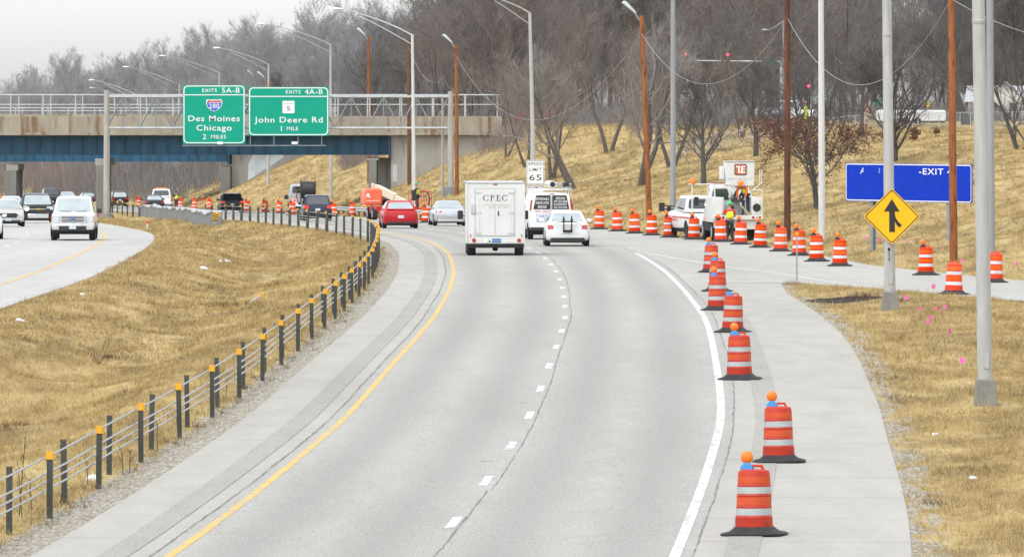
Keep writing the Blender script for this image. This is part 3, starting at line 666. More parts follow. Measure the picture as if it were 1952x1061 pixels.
for b_, v, w2, c in (('SPEED', 312, 28, 6.5), ('LIMIT', 323, 23.5, 6.5), ('65', 338, 23, 11.5), ('MINIMUM', 358, 29, 5), ('45', 382, 23, 11.5)): text(b_, c/s, BLACK, t, 'lettering', (0, -.004, zz(v)), w2/s, 0.004)
posts(t, (-.25, .25), -0.2, zz(306), .021)
# blue services sign
pa = hit(1660, 479); pb = hit(1806, 459); va, vb = Vector(pa), Vector(pb); d = (vb-va); rz = math.atan2(d.y, d.x)
mid = (va+vb)/2
t = empty('services_sign', (mid.x, mid.y, (pa[2]+pb[2])/2), rz, 'wide blue sign with patched-over lettering ending in -EXIT 4, on two steel posts', 'road sign')
L2 = math.hypot(d.x, d.y); sw = L2*(240/146.0)/2; zc_ = Z_(348.5, mid.y)-t.location.z; sh = 36.5*mid.y/F
sc_ = 2*sw/240.0; off = (1732-1733)*sc_
MB().prism(rrect(-sw, sw, zc_-sh, zc_+sh, .10), 'y', -.04, 0).build('panel', SIGNB, t)
f_ = MB(); frame_mesh(f_, rrect(-sw+.02, sw-.02, zc_-sh+.02, zc_+sh-.02, .13, 6), rrect(-sw+.06, sw-.06, zc_-sh+.06, zc_+sh-.06, .10, 6), -.044); f_.build('border', SIGNW, t)
k = 240/1.0
zrow = zc_+sh - 14*mid.y/F
text('-EXIT 4', .245, SIGNW, t, 'lettering', ((1784-1732)*sc_, -.045, zrow), 62*sc_, .012)
text('A', .245, SIGNW, t, 'lettering', ((1644-1732)*sc_, -.045, zrow), 8*sc_, .012, shear=.25)
MB().box((1646.5-1732)*sc_, (1652-1732)*sc_, -.050, -.047, zrow-.14, zrow+.14).build('patch', SIGNB, t)
MB().box((1677-1732)*sc_, (1677.6-1732)*sc_, -.047, -.0445, zrow-.10, zrow+.10).build('lettering', SIGNW, t)
for q, zgq in ((-L2/2, pa[2]-t.location.z), (L2/2, pb[2]-t.location.z)):
    m = MB(); m.box(q-.10, q+.10, .02, .04, zgq-.3, zc_-sh+.3); m.box(q-.10, q+.10, .16, .18, zgq-.3, zc_-sh+.3); m.box(q-.01, q+.01, .041, .159, zgq-.3, zc_-sh+.3); m.box(q-.1, q+.1, .003, .018, zc_-sh, zc_+sh); m.build('post', GALVD, t)
# merge sign on the lamp pole
pl = hit(1697, 591); Y = pl[1]-.24; s = F/Y
t = empty('merge_sign', (X_(1700, Y), Y, Z_(412.5, Y)), 0, 'yellow diamond merge sign with black arrow, fixed to a grey lamp pole', 'road sign')
def diamond(r, c): 
    P = []
    for a in (0, 90, 180, 270):
        cx, cz = (r-c*1.4)*math.cos(R(a)), (r-c*1.4)*math.sin(R(a)); P += [(cx+c*math.cos(R(a+q)), cz+c*math.sin(R(a+q))) for q in (-45, -20, 0, 20, 45)]
    return P
r_ = 54/s
MB().prism(diamond(r_, .07), 'y', 0, .02).build('panel', SIGNY, t)
f_ = MB(); frame_mesh(f_, diamond(r_-.035, .06), diamond(r_-.068, .055), -.003); f_.build('border', BLACK, t)
g = lambda u, v: ((u-1700)/s, (412.5-v)/s)
m = MB(); m.prism([g(*q) for q in ((1695, 442), (1695, 403), (1685, 403), (1700, 379), (1715, 403), (1706, 403), (1706, 409), (1708, 416), (1713, 423), (1719.5, 429), (1714, 434), (1709, 428), (1706, 422), (1706, 442))], 'y', -.006, -.003); m.build('arrow', BLACK, t)
m = MB(); 
for q in (22/s, -24/s): m.box(-.12, .12, .021, .05, q-.03, q+.03)
m.build('bracket', GALVD, t)
# pole number painted on the pole: part of that pole's tag plate
for u, v, txt, lab in ((1694.5, 484, '1\n2\n2', 'number plate'),):
    Yp = pl[1]-.165; sp = F/Yp
    for i, c in enumerate(('1', '2', '2')): text(c, 6.5/sp, BLACK, mlp, 'stencilled_number', (X_(1694.6, Yp)-pl[0], Yp-pl[1], Z_(484, Yp)-pl[2]+(1-i)*9/sp), 4.5/sp, .01)
# delineator posts
def delineator(label, p, h):
    t = empty('delineator', p, 0, label, 'delineator', 'slim delineator posts')
    MB().box(-.025, .025, -.01, .01, -.1, h).build('post', GALVD, t)
    MB().lathe([(.055, -.02), (.06, -.014), (.06, 0)], 14, (0, -.012, h-.05), 'y').build('reflector', pm('amber_reflector', (0.75, 0.33, 0.01), 0.35), t, smooth=40)
delineator('slim post with amber reflector at the tip of the grass island', hit(1519, 534), 1.62)

# ------------------------------------------------------------------ cable barrier
POSTM = pm('dark_green_steel_post', (0.050, 0.053, 0.044), 0.65, 0.1, var=0.2)
CAPM = pm('yellow_reflector_cap', (0.70, 0.34, 0.01), 0.4, var=0.1)
CABLEM = pm('steel_cable', (0.33, 0.34, 0.34), 0.45, 0.5, var=0.1)
BAR = line([(60,-9.4),(116.3,-7.45),(126.3,-7.05),(134.9,-6.8),(142.5,-6.5),(154.6,-6.08),(164.1,-5.82),(172.8,-5.6),(190.2,-5.28),(209.6,-5.03),(226.4,-4.88),(243.3,-4.80),(268.8,-4.84),(292.7,-5.07),(317.5,-5.45),(332.9,-5.85),(343.6,-6.25),(357.2,-7.05),(381.6,-8.65),(413,-11.2),(457,-14.75),(494.1,-18.15),(530,-21.3)], 10)
def cable_barrier(label, f, y0, y1, step, caps_every=2, h=1.02):
    t = empty('cable_barrier', (float(f(y0)), y0, 0), 0, label, 'cable barrier')
    bx = t.location
    y = y0; i = 0; zs = (0.93, .68, .55, .42); first = None; capo = None
    prof = MB()
    prof.box(-.045, .045, -.035, -.025, -.25, h); prof.box(-.045, -.034, -.0245, .035, -.25, h); prof.box(.034, .045, -.0245, .035, -.25, h)
    while y <= y1:
        x = float(f(y)); z = gz(x, y)
        if first is None:
            first = prof.build('post', POSTM, t); po = first
            c = MB(); c.box(-.053, .053, -.045, -.036, h-.105, h+.012); c.box(-.053, .053, .036, .045, h-.12, h+.012); c.box(-.058, -.0505, -.0355, .0355, h-.12, h+.012); c.box(.0505, .058, -.0355, .0355, h-.12, h+.012); c.box(-.058, .058, -.0355, .0355, h+.0125, h+.02)
            capo = c.build('reflector_cap', CAPM, po)
        else:
            po = first.copy(); COL.objects.link(po)
            if i % caps_every == 0: co = capo.copy(); COL.objects.link(co); co.parent = po
        po.location = (x-bx.x+(-.09 if i % 2 else .09), y-bx.y, z-bx.z); po.rotation_euler = (random.uniform(-.02, .02), random.uniform(-.025, .025), random.uniform(-.1, .1)); i += 1; y += step
    ys = np.arange(y0-step*2 if y0 < 130 else y0, y1, step)
    for j, zc in enumerate(zs):
        P = [(float(f(q))-bx.x, q-bx.y, gz(float(f(q)), q)+zc) for k, q in enumerate(ys)]
        MB().path(P, .017, 5).build('cable', CABLEM, t, smooth=60)
    return t
cable_barrier('long four-cable median barrier with yellow-capped green posts left of the highway', BAR, 113.0, 520, 4.32)
cable_barrier('short far cable barrier on the median between gantry post and ribbed wall', lambda y: np.interp(y, [570, 600, 660, 720], [-26.4, -28.9, -33.6, -38.8]), 590, 690, 7.0, 1)

# ribbed median barrier wall
WALLM = pm('ribbed_wall_steel', (0.20, 0.215, 0.215), 0.7, 0.2, var=0.22, scale=2, stretch=(1, 1, .3))
wf = lambda y: float(np.interp(y, [462, 480, 523, 577, 600], [-17.4, -18.9, -22.1, -26.6, -28.9]))
t = empty('barrier_wall', (wf(465), 465, 0), 0, 'low grey ribbed barrier wall on the median below the gantry signs', 'barrier wall')
m = MB(); ys = np.arange(465, 592, .55); a, b2 = [], []
rings = []
for i, q in enumerate(ys):
    x = wf(q); z = gz(x, q); o_ = .09 if i % 2 else 0.0
    rings.append([(x+o_-t.location.x, q-465, z-.3), (x+.45+o_-t.location.x, q-465, z-.3), (x+.45+o_-t.location.x, q-465, z+.78), (x+o_-t.location.x, q-465, z+.78)])
m.loft(rings); m.build('wall', WALLM, t)
c = MB(); c.loft([[(p_[0]-.06*(k in (0, 3))+.04*(k in (1, 2)), p_[1], p_[2]) for k, p_ in enumerate([(r2[3][0], r2[3][1], r2[3][2]+.003), (r2[2][0], r2[2][1], r2[2][2]+.003), (r2[2][0], r2[2][1], r2[2][2]+.07), (r2[3][0], r2[3][1], r2[3][2]+.07)])] for r2 in rings]); c.build('coping', GALV, t)
# hazard marker
Y = 463.0; s = F/Y; x = X_(410.5, Y); zg = gz(x, Y)
t = empty('hazard_marker', (x, Y, zg), 0, 'yellow and black striped object marker at the end of the ribbed wall', 'marker')
MB().box(-5.5/s, 5.5/s, 0, .02, Z_(421.5, Y)-zg, Z_(404.5, Y)-zg).build('panel', SIGNY, t)
st_ = MB(); zm = Z_(413, Y)-zg; hw, hh = 5.4/s, 8.3/s
for q in (-1.15, -.55, .05, .65):
    P = [(-hw, zm-hh*q), (-hw, zm-hh*(q+.32)), (hw, zm-hh*(q+1.0)), (hw, zm-hh*(q+.68))]
    P = [(p_[0], max(zm-hh, min(zm+hh, p_[1]))) for p_ in P]; st_.prism(P, 'y', -.006, -.002)
st_.build('stripes', BLACK, t); posts(t, (0,), -.2, zm, .021)
MB().box(6.2/s, 11/s, .0, .04, zm+2/s, zm+5/s).build('reflector', CAPM, t)

# guard rail on the right edge under the overpass
gf = lambda y: float(RFAR(y))+0.5
t = empty('guard_rail', (gf(500), 500, 0), 0, 'galvanised guard rail at the right road edge behind the orange lift', 'guard rail')
prof = [(0, .40), (.05, .45), (0, .52), (.0, .56), (.05, .63), (0, .70), (-.02, .70), (.03, .63), (-.02, .56), (-.02, .52), (.03, .45), (-.02, .40)]
rings = []
for q in np.arange(500, 660, 3.0):
    x = gf(q); z = gz(x, q); rings.append([(x-t.location.x-p_[0], q-500, z+p_[1]) for p_ in prof])
MB().loft(rings).build('beam', GALV, t)
for q in np.arange(502, 658, 6.0): x = gf(q)-t.location.x; z = gz(gf(q), q); MB().box(x+.06, x+.2, q-500-.08, q-500+.08, z-.3, z+.72).build('post', WOODD, t)

# ------------------------------------------------------------------ behind the bank: house, fence, trailer, signals
Y = 900.0; x = X_(1905, Y); zg = gz(x, Y)
t = empty('house', (x, Y, zg), R(-8), 'white gabled house behind the trees at the right edge', 'house')
HW = pm('white_house_siding', (0.62, 0.61, 0.58), 0.7, var=0.06, scale=1); HR = pm('pale_house_roof', (0.50, 0.50, 0.51), 0.8, var=0.08, scale=1.5)
m = MB(); m.box(-3.6, 5.5, 0, 7, -0.5, 2.3); m.prism([(-2.0, 2.3), (3.2, 2.3), (.6, 4.3)], 'y', -.6, 5); m.box(-1.9, 3.1, -.6, -.003, -.5, 2.3); m.build('wall', HW, t)
r = MB(); r.add([(-4, -.4, 2.15), (5.9, -.4, 2.15), (5.9, 3.5, 4.0), (-4, 3.5, 4.0), (-4, 7.4, 2.15), (5.9, 7.4, 2.15)], [(0, 1, 2, 3), (3, 2, 5, 4)])
r.add([(-2.4, -1, 2.05), (.6, -1, 4.45), (.6, 4, 4.45), (-2.4, 4, 2.05), (3.6, -1, 2.05), (3.6, 4, 2.05)], [(0, 1, 2, 3), (1, 4, 5, 2)]); r.build('roof', HR, t)
for xx in (-.6, 1.6):
    wn = MB().box(xx-.4, xx+.4, -.63, -.604, .9, 2.0).build('window', pm('dark_window', (.03, .035, .04), .2), t)
    fr = MB(); frame_mesh(fr, [(xx-.48, .82), (xx+.48, .82), (xx+.48, 2.08), (xx-.48, 2.08)], [(xx-.4, .9), (xx+.4, .9), (xx+.4, 2.0), (xx-.4, 2.0)], -.633); fr.build('frame', HW, wn)
# chain link fence on the bank top
FY = lambda u: 575 + (u-1400)*0.02
t = empty('chain_link_fence', (X_(1400, 575), 575, 0), 0, 'low chain link fence along the top of the bank', 'fence')
pts = [(X_(u, FY(u)), FY(u)) for u in range(1290, 2000, 20)]; pts = [(a, b, gz(a, b)) for a, b in pts]; bx = t.location
for a, b, c in pts: MB().tube((a-bx.x, b-bx.y, c-.2), (a-bx.x, b-bx.y, c+1.15), .03, n=6).build('post', GALV, t)
MB().path([(a-bx.x, b-bx.y, c+1.13) for a, b, c in pts], .022, 5).build('top_rail', GALV, t)
m = MB()
for (a, b, c), (a2, b2_, c2) in zip(pts, pts[1:]):
    n = 9
    for k in range(n):
        f0, f1 = k/n, (k+1)/n
        for q0, q1 in ((0.05, 1.12), (1.12, 0.05)): m.tube((a+(a2-a)*f0-bx.x, b+(b2_-b)*f0-bx.y, c+q0), (a+(a2-a)*f1-bx.x, b+(b2_-b)*f1-bx.y, c2+q1), .006, n=3, caps=False)
m.build('mesh', GALVD, t)
# white trailer
Y = 640.0; x = X_(1740, Y); zg = gz(x, Y)
t = empty('trailer', (x, Y, zg), 0, 'long low white trailer parked behind the fence left of the house', 'trailer')
m = MB(); m.prism(rrect(-2.9, 2.7, .35, 1.25, .22), 'y', 0, 2.0); m.build('body', pm('white_trailer_paint', (.66, .66, .66), .4, var=.05), t, bevel=.05)
MB().box(-2.8, 2.6, .05, 1.9, .22, .345).build('chassis', BLACK, t)
for xx in (-.5, .4): MB().lathe([(.05, -.1), (.31, -.1), (.33, 0), (.31, .1), (.05, .1)], 16, (xx, .1, .33), 'y').build('wheel', BLACK, t)
# traffic signals
SIGRED = pm('red_signal_light', (0.9, 0.02, 0.05), .4, emit=(1.0, .03, .10), estr=6)
Y = 690.0; s = F/Y; x = X_(1489, Y); zg = gz(x, Y)
t = empty('traffic_signal', (x, Y, zg), 0, 'traffic signal mast with a long arm carrying two red lights and a green name sign', 'traffic signal')
zt3 = Z_(108, Y)-zg; za = Z_(118, Y)-zg
MB().tube((0, 0, -.1), (0, 0, zt3), .15, .11, 12).build('pole', GALV, t, smooth=40)
MB().tube((0, 0, za), (X_(1288, Y)-x, -.2, za+.12), .10, .05, 10).build('arm', GALV, t, smooth=40)
def sig(parent, dx, zc):
    h = MB().box(dx-.17, dx+.17, -.35, -.15, zc-.85, zc+.25).build('signal_head', BLACK, parent, bevel=.03)
    for k, mm in enumerate((SIGRED, pm('dark_amber_lens', (.08, .05, .01), .3), pm('dark_green_lens', (.01, .06, .03), .3))):
        MB().lathe([(.13, -.02), (.13, 0), (.02, .01)], 14, (dx, -.36, zc+.06-.36*k), 'y').build('lens', mm, h)
for u in (1307, 1387): sig(t, X_(u, Y)-x, Z_(105.6, Y)-zg)
MB().box(X_(1453, Y)-x, X_(1480, Y)-x, -.18, -.15, za-.22, za+.22).build('name_panel', pm('dark_green_panel', (0, .13, .09), .5), t)
Y = 690.0; x = X_(1546, Y); zg = gz(x, Y)
t = empty('traffic_signal', (x, Y, zg), 0, 'red signal light on a short post beside the hi-vis worker, left of the whitish pole', 'traffic signal')
MB().tube((0, 0, -.1), (0, 0, Z_(160, Y)-zg), .06, .06, 10).build('pole', GALV, t); sig(t, X_(1541, Y)-x, Z_(165.5, Y)-zg)
# small lamp, name sign and side-on warning sign behind the bank
lamp_px('street lamp head left of the dark red pole near the photo top', 1493, 1493, 40, 720, (1464, 58), ALUG, r=(.12, .08), two=False, group=None)
Y = 660.0; s = F/Y; x = X_(1681, Y); zg = gz(x, Y)
t = empty('name_sign', (x, Y, zg), 0, 'small teal street name blades behind the merge sign pole', 'road sign')
MB().tube((0, 0, -.1), (0, 0, Z_(187, Y)-zg), .035, n=8).build('post', GALV, t)
MB().box(-.75, .75, -.055, -.04, Z_(200, Y)-zg, Z_(195, Y)-zg).build('blade', pm('teal_sign', (.02, .22, .17), .5), t); MB().box(-.25, .3, -.055, -.04, Z_(193.5, Y)-zg, Z_(188, Y)-zg).build('blade', pm('teal_sign', (.02, .22, .17), .5), t)
x = X_(1768, Y); zg = gz(x, Y)
t = empty('warning_sign', (x, Y, zg), R(68), 'narrow side-on yellow diamond sign above the white trailer', 'road sign')
MB().prism([(p_[0], p_[1]+Z_(200, Y)-zg) for p_ in diamond(.42, .04)], 'y', -.06, -.04).build('panel', SIGNY, t); MB().box(-.03, .03, -.038, .03, -.1, Z_(198, Y)-zg).build('post', GALV, t)
x = X_(1650, Y); zg = gz(x, Y)
t = empty('marker_pole', (x, Y, zg), 0, 'short weathered pole with an orange side left of the merge sign pole', 'pole')
MB().tube((0, 0, -.1), (0, 0, Z_(165, Y)-zg), .13, .12, 10).build('pole', RUSTP, t, smooth=40)
MB().box(.12, .24, -.08, .08, .2, Z_(167, Y)-zg).build('guard', pm('orange_guard', (.55, .2, .03), .6, var=.3), t)
# ------------------------------------------------------------------ vehicles (local: +y forward, rear bumper at y = 0, x to the right)
def paint(name, c, rough=0.32): return pm(name, c, rough, var=0.05, scale=1.2, coat=0.6)
PWHITE = paint('white_car_paint', (0.72, 0.72, 0.71)); PRED = paint('red_car_paint', (0.42, 0.004, 0.009)); PSILV = pm('silver_car_paint', (0.46, 0.47, 0.48), 0.3, 0.35, var=0.05, coat=0.6)
PNAVY = paint('dark_navy_paint', (0.025, 0.028, 0.045)); PBLACK = paint('black_car_paint', (0.012, 0.014, 0.018)); spec(PBLACK, .3, .15); spec(PNAVY, .3, .2); spec(PRED, .3, .25)
PCHAMP = pm('champagne_paint', (0.50, 0.48, 0.43), 0.3, 0.25, var=0.05, coat=0.6)
GLASS = pm('tinted_glass', (0.02, 0.026, 0.028), 0.06, var=0.1); GLASS.node_tree.nodes['Principled BSDF'].inputs['IOR'].default_value = 1.8
GLASSP = pm('painted_reflection_glass', (0.30, 0.345, 0.34), 0.08, var=0.15, scale=1.5); GLASSP.node_tree.nodes['Principled BSDF'].inputs['IOR'].default_value = 2.2  # pale base colour stands in for the sky mirrored in the glass
RUBBER = pm('tyre_rubber', (0.015, 0.015, 0.015), 0.85, var=0.25, scale=8); RIM = pm('wheel_rim', (0.40, 0.41, 0.42), 0.4, 0.5, var=0.1); UNDER = pm('dark_underbody', (0.012, 0.012, 0.012), 0.9, var=0.3)
TAIL = pm('tail_light_red', (0.42, 0.008, 0.012), 0.25, var=0.15); TAILON = pm('lit_brake_light', (0.6, 0.01, 0.01), 0.3, emit=(1, .02, .03), estr=0.5); HEADL = pm('headlight_glass', (0.52, 0.55, 0.57), 0.12, var=0.2, scale=8)
HEADON = pm('lit_headlight', (0.8, 0.7, 0.5), 0.3, emit=(1, .75, .4), estr=3.0); CHROME = pm('chrome', (0.60, 0.61, 0.62), 0.2, 0.85, var=0.1); PLATE = pm('plate_white', (0.55, 0.60, 0.66), 0.5, var=0.15, scale=12); PLATEB = pm('plate_blue', (0.06, 0.15, 0.35), 0.5, var=0.15)
AMBER = pm('amber_lens', (0.80, 0.17, 0.004), 0.35, var=0.08, scale=10); BEACON = pm('orange_beacon', (0.80, 0.16, 0.01), 0.3, emit=(1, .25, .02), estr=0.25); TRIM = pm('black_trim', (0.02, 0.02, 0.021), 0.6, var=0.2)
TRUCKW = pm('truck_white_paint', (0.62, 0.62, 0.59), 0.5, var=0.06, scale=1.0, coat=0.1, dirt=((0.42, 0.40, 0.36), 2.2, 0.60, (1.5, 1.5, .5))); LTGREY = pm('light_grey_trim', (0.45, 0.45, 0.44), 0.5, var=0.1)

def ring(y, w, zb, zt):
    h = zt-zb; half = [(w*.80, zb), (w*.955, zb+.06*h), (w, zb+.28*h), (w*.995, zb+.62*h), (w*.955, zt-.10*h), (w*.84, zt), (w*.4, zt+.012)]
    return [(x, y, z) for x, z in half] + [(-x, y, z) for x, z in half[::-1]]
def body_loft(st): m = MB(); m.loft([ring(*q) for q in st]); return m
def bil(q, u, v):
    a, b, c, d = [Vector(p) for p in q]
    return (a*(1-u)+b*u)*(1-v) + (d*(1-u)+c*u)*v
def panel(name, quad, u0, u1, v0, v1, mat, parent, off=.006, r=.12, th=0.0):
    """rounded panel lying on a planar quad (bl, br, tr, tl seen from outside)"""
    nrm = (Vector(quad[1])-Vector(quad[0])).cross(Vector(quad[3])-Vector(quad[0])).normalized()
    du, dv = (Vector(quad[1])-Vector(quad[0])).length, (Vector(quad[3])-Vector(quad[0])).length
    P = rrect(u0*du, u1*du, v0*dv, v1*dv, min(r, .45*min((u1-u0)*du, (v1-v0)*dv)), 4)
    vs_ = [bil(quad, p[0]/du, p[1]/dv)+nrm*off for p in P]
    m = MB(); m.add([tuple(p) for p in vs_], [tuple(range(len(vs_)))])
    return m.build(name, mat, parent)
def quads(yb0, yb1, wb, zb, yr0, yr1, wr, zr_):
    return dict(rear=[(-wb, yb0, zb), (wb, yb0, zb), (wr, yr0, zr_), (-wr, yr0, zr_)], front=[(wb, yb1, zb), (-wb, yb1, zb), (-wr, yr1, zr_), (wr, yr1, zr_)],
                left=[(-wb, yb1, zb), (-wb, yb0, zb), (-wr, yr0, zr_), (-wr, yr1, zr_)], right=[(wb, yb0, zb), (wb, yb1, zb), (wr, yr1, zr_), (wr, yr0, zr_)])
def house_mesh(q, rb=.10):
    """greenhouse: belt outline up to a slightly domed roof"""
    m = MB(); B = [q['rear'][0], q['rear'][1], q['front'][0], q['front'][1]]; T = [q['rear'][3], q['rear'][2], q['front'][3], q['front'][2]]
    rings = []
    for f, ins, dz in ((0, 0, -.04), (0.0, 0, 0), (.93, 0, 0), (.985, .03, .01), (1.0, .10, .025), (1.0, .3, .045)):
        c = sum((Vector(t_) for t_ in T), Vector())/4
        rr = []
        for i in range(4):
            p = Vector(B[i]).lerp(Vector(T[i]), f); p = p.lerp(Vector((c.x, c.y, p.z)), ins); rr.append((p.x, p.y, p.z+dz))
        rings.append(rr)
    m.loft(rings); return m
def wheel(parent, x, y, r=.33, w=.21, rim=True):
    o = MB().lathe([(r*.62, -w/2), (r*.93, -w/2), (r, -w*.35), (r, w*.35), (r*.93, w/2), (r*.62, w/2)], 20, (x, y, r), 'x').build('wheel', RUBBER, parent, smooth=40)
    if rim:
        s_ = 1 if x > 0 else -1
        MB().lathe([(r*.60, -.02), (r*.60, .02), (r*.2, .035)], 14, (x+s_*(w/2-.015)+(0 if s_ > 0 else 0), y, r), 'x').build('rim', RIM, o, smooth=40)
    return o
def arch(parent, x, y, r, mat=None):
    s_ = 1 if x > 0 else -1; P = [(y+r*math.cos(a), r*.86+r*math.sin(a)) for a in [math.pi*k/12 for k in range(13)]] + [(y-r, .2), (y+r, .2)]
    m = MB(); m.prism(P, 'x', min(x, x+s_*.012), max(x, x+s_*.012)); m.build('wheel_arch', UNDER, parent)
def mirror(parent, x, y, z, mat, big=1.0):
    s_ = 1 if x > 0 else -1; m = MB(); m.box(x, x+s_*.06, y-.02, y+.02, z-.02, z+.02) if s_ > 0 else m.box(x-.06, x, y-.02, y+.02, z-.02, z+.02)
    c = x+s_*.14*big; m.loft([[(c+a*.10*big, y-.05+b, z+.03+d*.08*big) for a, d in ((-1, -.8), (1, -.9), (1.05, .8), (-1, 1))] for b in (0, .10)]); return m.build('mirror', mat, parent, bevel=.015)
def plate(parent, y, z, face=-1, blue=False, w=.155, x=0.0):
    o = MB().box(x-w, x+w, min(y, y+face*.012), max(y, y+face*.012), z-.075, z+.075).build('licence_plate', PLATE if not blue else PLATEB, parent)
    yy = y+face*.014
    text('7B 204' if False else '= = =', .05, BLACK if not blue else SIGNW, o, 'plate_marks', (x, yy, z-.005), w*1.4, .01, '-y' if face < 0 else '+y')
    return o
def base_vehicle(name, label, loc, rz, cat, group=None): return empty(name, loc, rz, label, cat, group)

def car(label, loc, rz, L=4.7, W=1.82, H=1.45, kind='sedan', mat=PWHITE, glass=GLASSP, tail=TAIL, front=False, name='parked_car', cat='car', group=None, roofrack=False, lights_on=False, sill=.22):
    t = base_vehicle(name, label, loc, rz, cat, group); w = W/2
    if kind == 'sedan':
        bz = .97*H/1.45
        st = [(0, w*.86, .36, bz-.16), (.05, w*.93, .28, bz-.07), (.22, w*.985, sill, bz+.01), (.9, w, sill-.02, bz+.02), (L*.42, w, sill-.02, bz), (L*.68, w, sill-.02, bz-.01), (L*.86, w*.98, sill, bz-.13), (L*.96, w*.92, .24, bz-.26), (L-.02, w*.82, .30, bz-.36)]
        q = quads(.55, L*.755, w*.90, bz-.01, 1.30, L*.545, w*.66, H-.035)
    elif kind == 'coupe':
        bz = .95*H/1.4
        st = [(0, w*.88, .36, bz-.10), (.05, w*.95, .28, bz-.03), (.2, w*.99, sill, bz+.02), (.9, w, sill-.02, bz+.01), (L*.5, w, sill-.02, bz-.02), (L*.7, w, sill-.02, bz-.04), (L*.88, w*.97, sill, bz-.14), (L*.97, w*.9, .24, bz-.26), (L, w*.8, .3, bz-.36)]
        q = quads(.62, L*.70, w*.86, bz, 1.25, L*.50, w*.66, H-.035)
    else:  # suv
        bz = 1.02*H/1.68
        st = [(0, w*.90, .42, bz-.10), (.04, w*.96, .34, bz-.02), (.15, w*.99, .28, bz), (1.0, w, .26, bz+.01), (L*.5, w, .26, bz), (L*.72, w, .26, bz), (L*.80, w*.99, .27, bz-.04), (L*.93, w*.95, .30, bz-.14), (L-.02, w*.86, .36, bz-.24)]
        q = quads(.10, L*.79, w*.93, bz-.01, .42, L*.60, w*.76, H-.045)
    b = body_loft(st).build('body', mat, t, smooth=45)
    cab = house_mesh(q).build('cabin', mat, t, smooth=30, bevel=.03)
    panel('rear_window', q['rear'], .07, .93, .10, .88, glass, t, .008); panel('windshield', q['front'], .05, .95, .06, .92, glass, t, .008)
    for sd in ('left', 'right'):
        a, c = ((.52, .93), (.06, .48)) if sd == 'left' else ((.07, .48), (.52, .94))
        panel('side_window', q[sd], a[0], a[1], .12, .88, glass, t, .008); panel('side_window', q[sd], c[0], c[1], .12, .88, glass, t, .008)
    MB().box(-w*.9, w*.9, .25, L-.3, .16, .34).build('underbody_light_block', UNDER, t)  # black box added to block light and keep the underside dark
    r = .32 if kind != 'suv' else .36
    for y in (L*.19, L*.80):
        for s_ in (-1, 1): wheel(t, s_*(w-.10), y, r, .22); arch(t, s_*(w-.006), y, r*1.14)
    m = MB(); m.loft([[(x, y, z) for x, z in ((-w*.80, .24), (w*.80, .24), (w*.76, .37), (-w*.76, .37))] for y in (-.012, .05)]); m.build('rear_bumper_trim', TRIM if kind != 'coupe' else mat, t, bevel=.02)
    zt_ = bz-.20
    for s_ in (-1, 1):
        if kind == 'sedan':
            P = [(s_*w*.55, .03, zt_-.02), (s_*w*.93, .10, zt_-.07), (s_*w*.945, .16, zt_+.10), (s_*w*.56, .02, zt_+.09)]
            P = [(s_*w*.62, -.004, zt_-.05), (s_*w*.90, .014, zt_-.09), (s_*w*.92, .05, zt_+.12), (s_*w*.70, .02, zt_+.12)]
        elif kind == 'coupe': P = [(s_*w*.58, .0, zt_+.02), (s_*w*.92, .03, zt_), (s_*w*.93, .05, zt_+.10), (s_*w*.56, .02, zt_+.13)]
        else: P = [(s_*w*.64, .0, bz-.20), (s_*w*.955, .01, bz-.22), (s_*w*.95, .03, bz-.01), (s_*w*.66, .01, bz-.02)]
        m = MB(); m.loft([[(p[0], p[1]-.02, p[2]) for p in P], [(p[0]*1.005, p[1]+.08, p[2]) for p in P]]); m.build('tail_light', tail, t, bevel=.012)
    plate(t, -.016, .62 if kind != 'suv' else bz-.28, -1)
    for s_ in (-1, 1): mirror(t, s_*w*.93, L*.66, bz+.04, mat if kind != 'suv' else TRIM)
    # front
    m = MB(); m.box(-w*.5, w*.5, L-.02, L+.02, .48*H/1.45, .62*H/1.45); m.build('grille', TRIM, t, bevel=.02)
    MB().box(-w*.7, w*.7, L-.05, L+.012, .24, .36).build('front_intake', TRIM, t, bevel=.02)
    for s_ in (-1, 1):
        P = [(s_*w*.52, .52), (s_*w*.86, .56), (s_*w*.84, .70), (s_*w*.54, .63)]; z_ = (H/1.45)
        m = MB(); m.loft([[(p[0], L*.985-.35+.28*(1 if abs(p[0]) < w*.6 else .5), p[1]*z_) for p in P], [(p[0], L*.99+.02-.06*(0 if abs(p[0]) < w*.6 else 1), p[1]*z_) for p in P]]); m.build('headlight', HEADON if lights_on else HEADL, t, bevel=.01)
    plate(t, L+.022, .40, 1)
    if roofrack:
        for s_ in (-1, 1): MB().path([(s_*w*.70, .6, H+.0), (s_*w*.70, .75, H+.05), (s_*w*.70, L*.55, H+.05), (s_*w*.70, L*.58, H)], .02, 6).build('roof_rail', TRIM, t)
    return t

def place(u, v): return road(u, v)
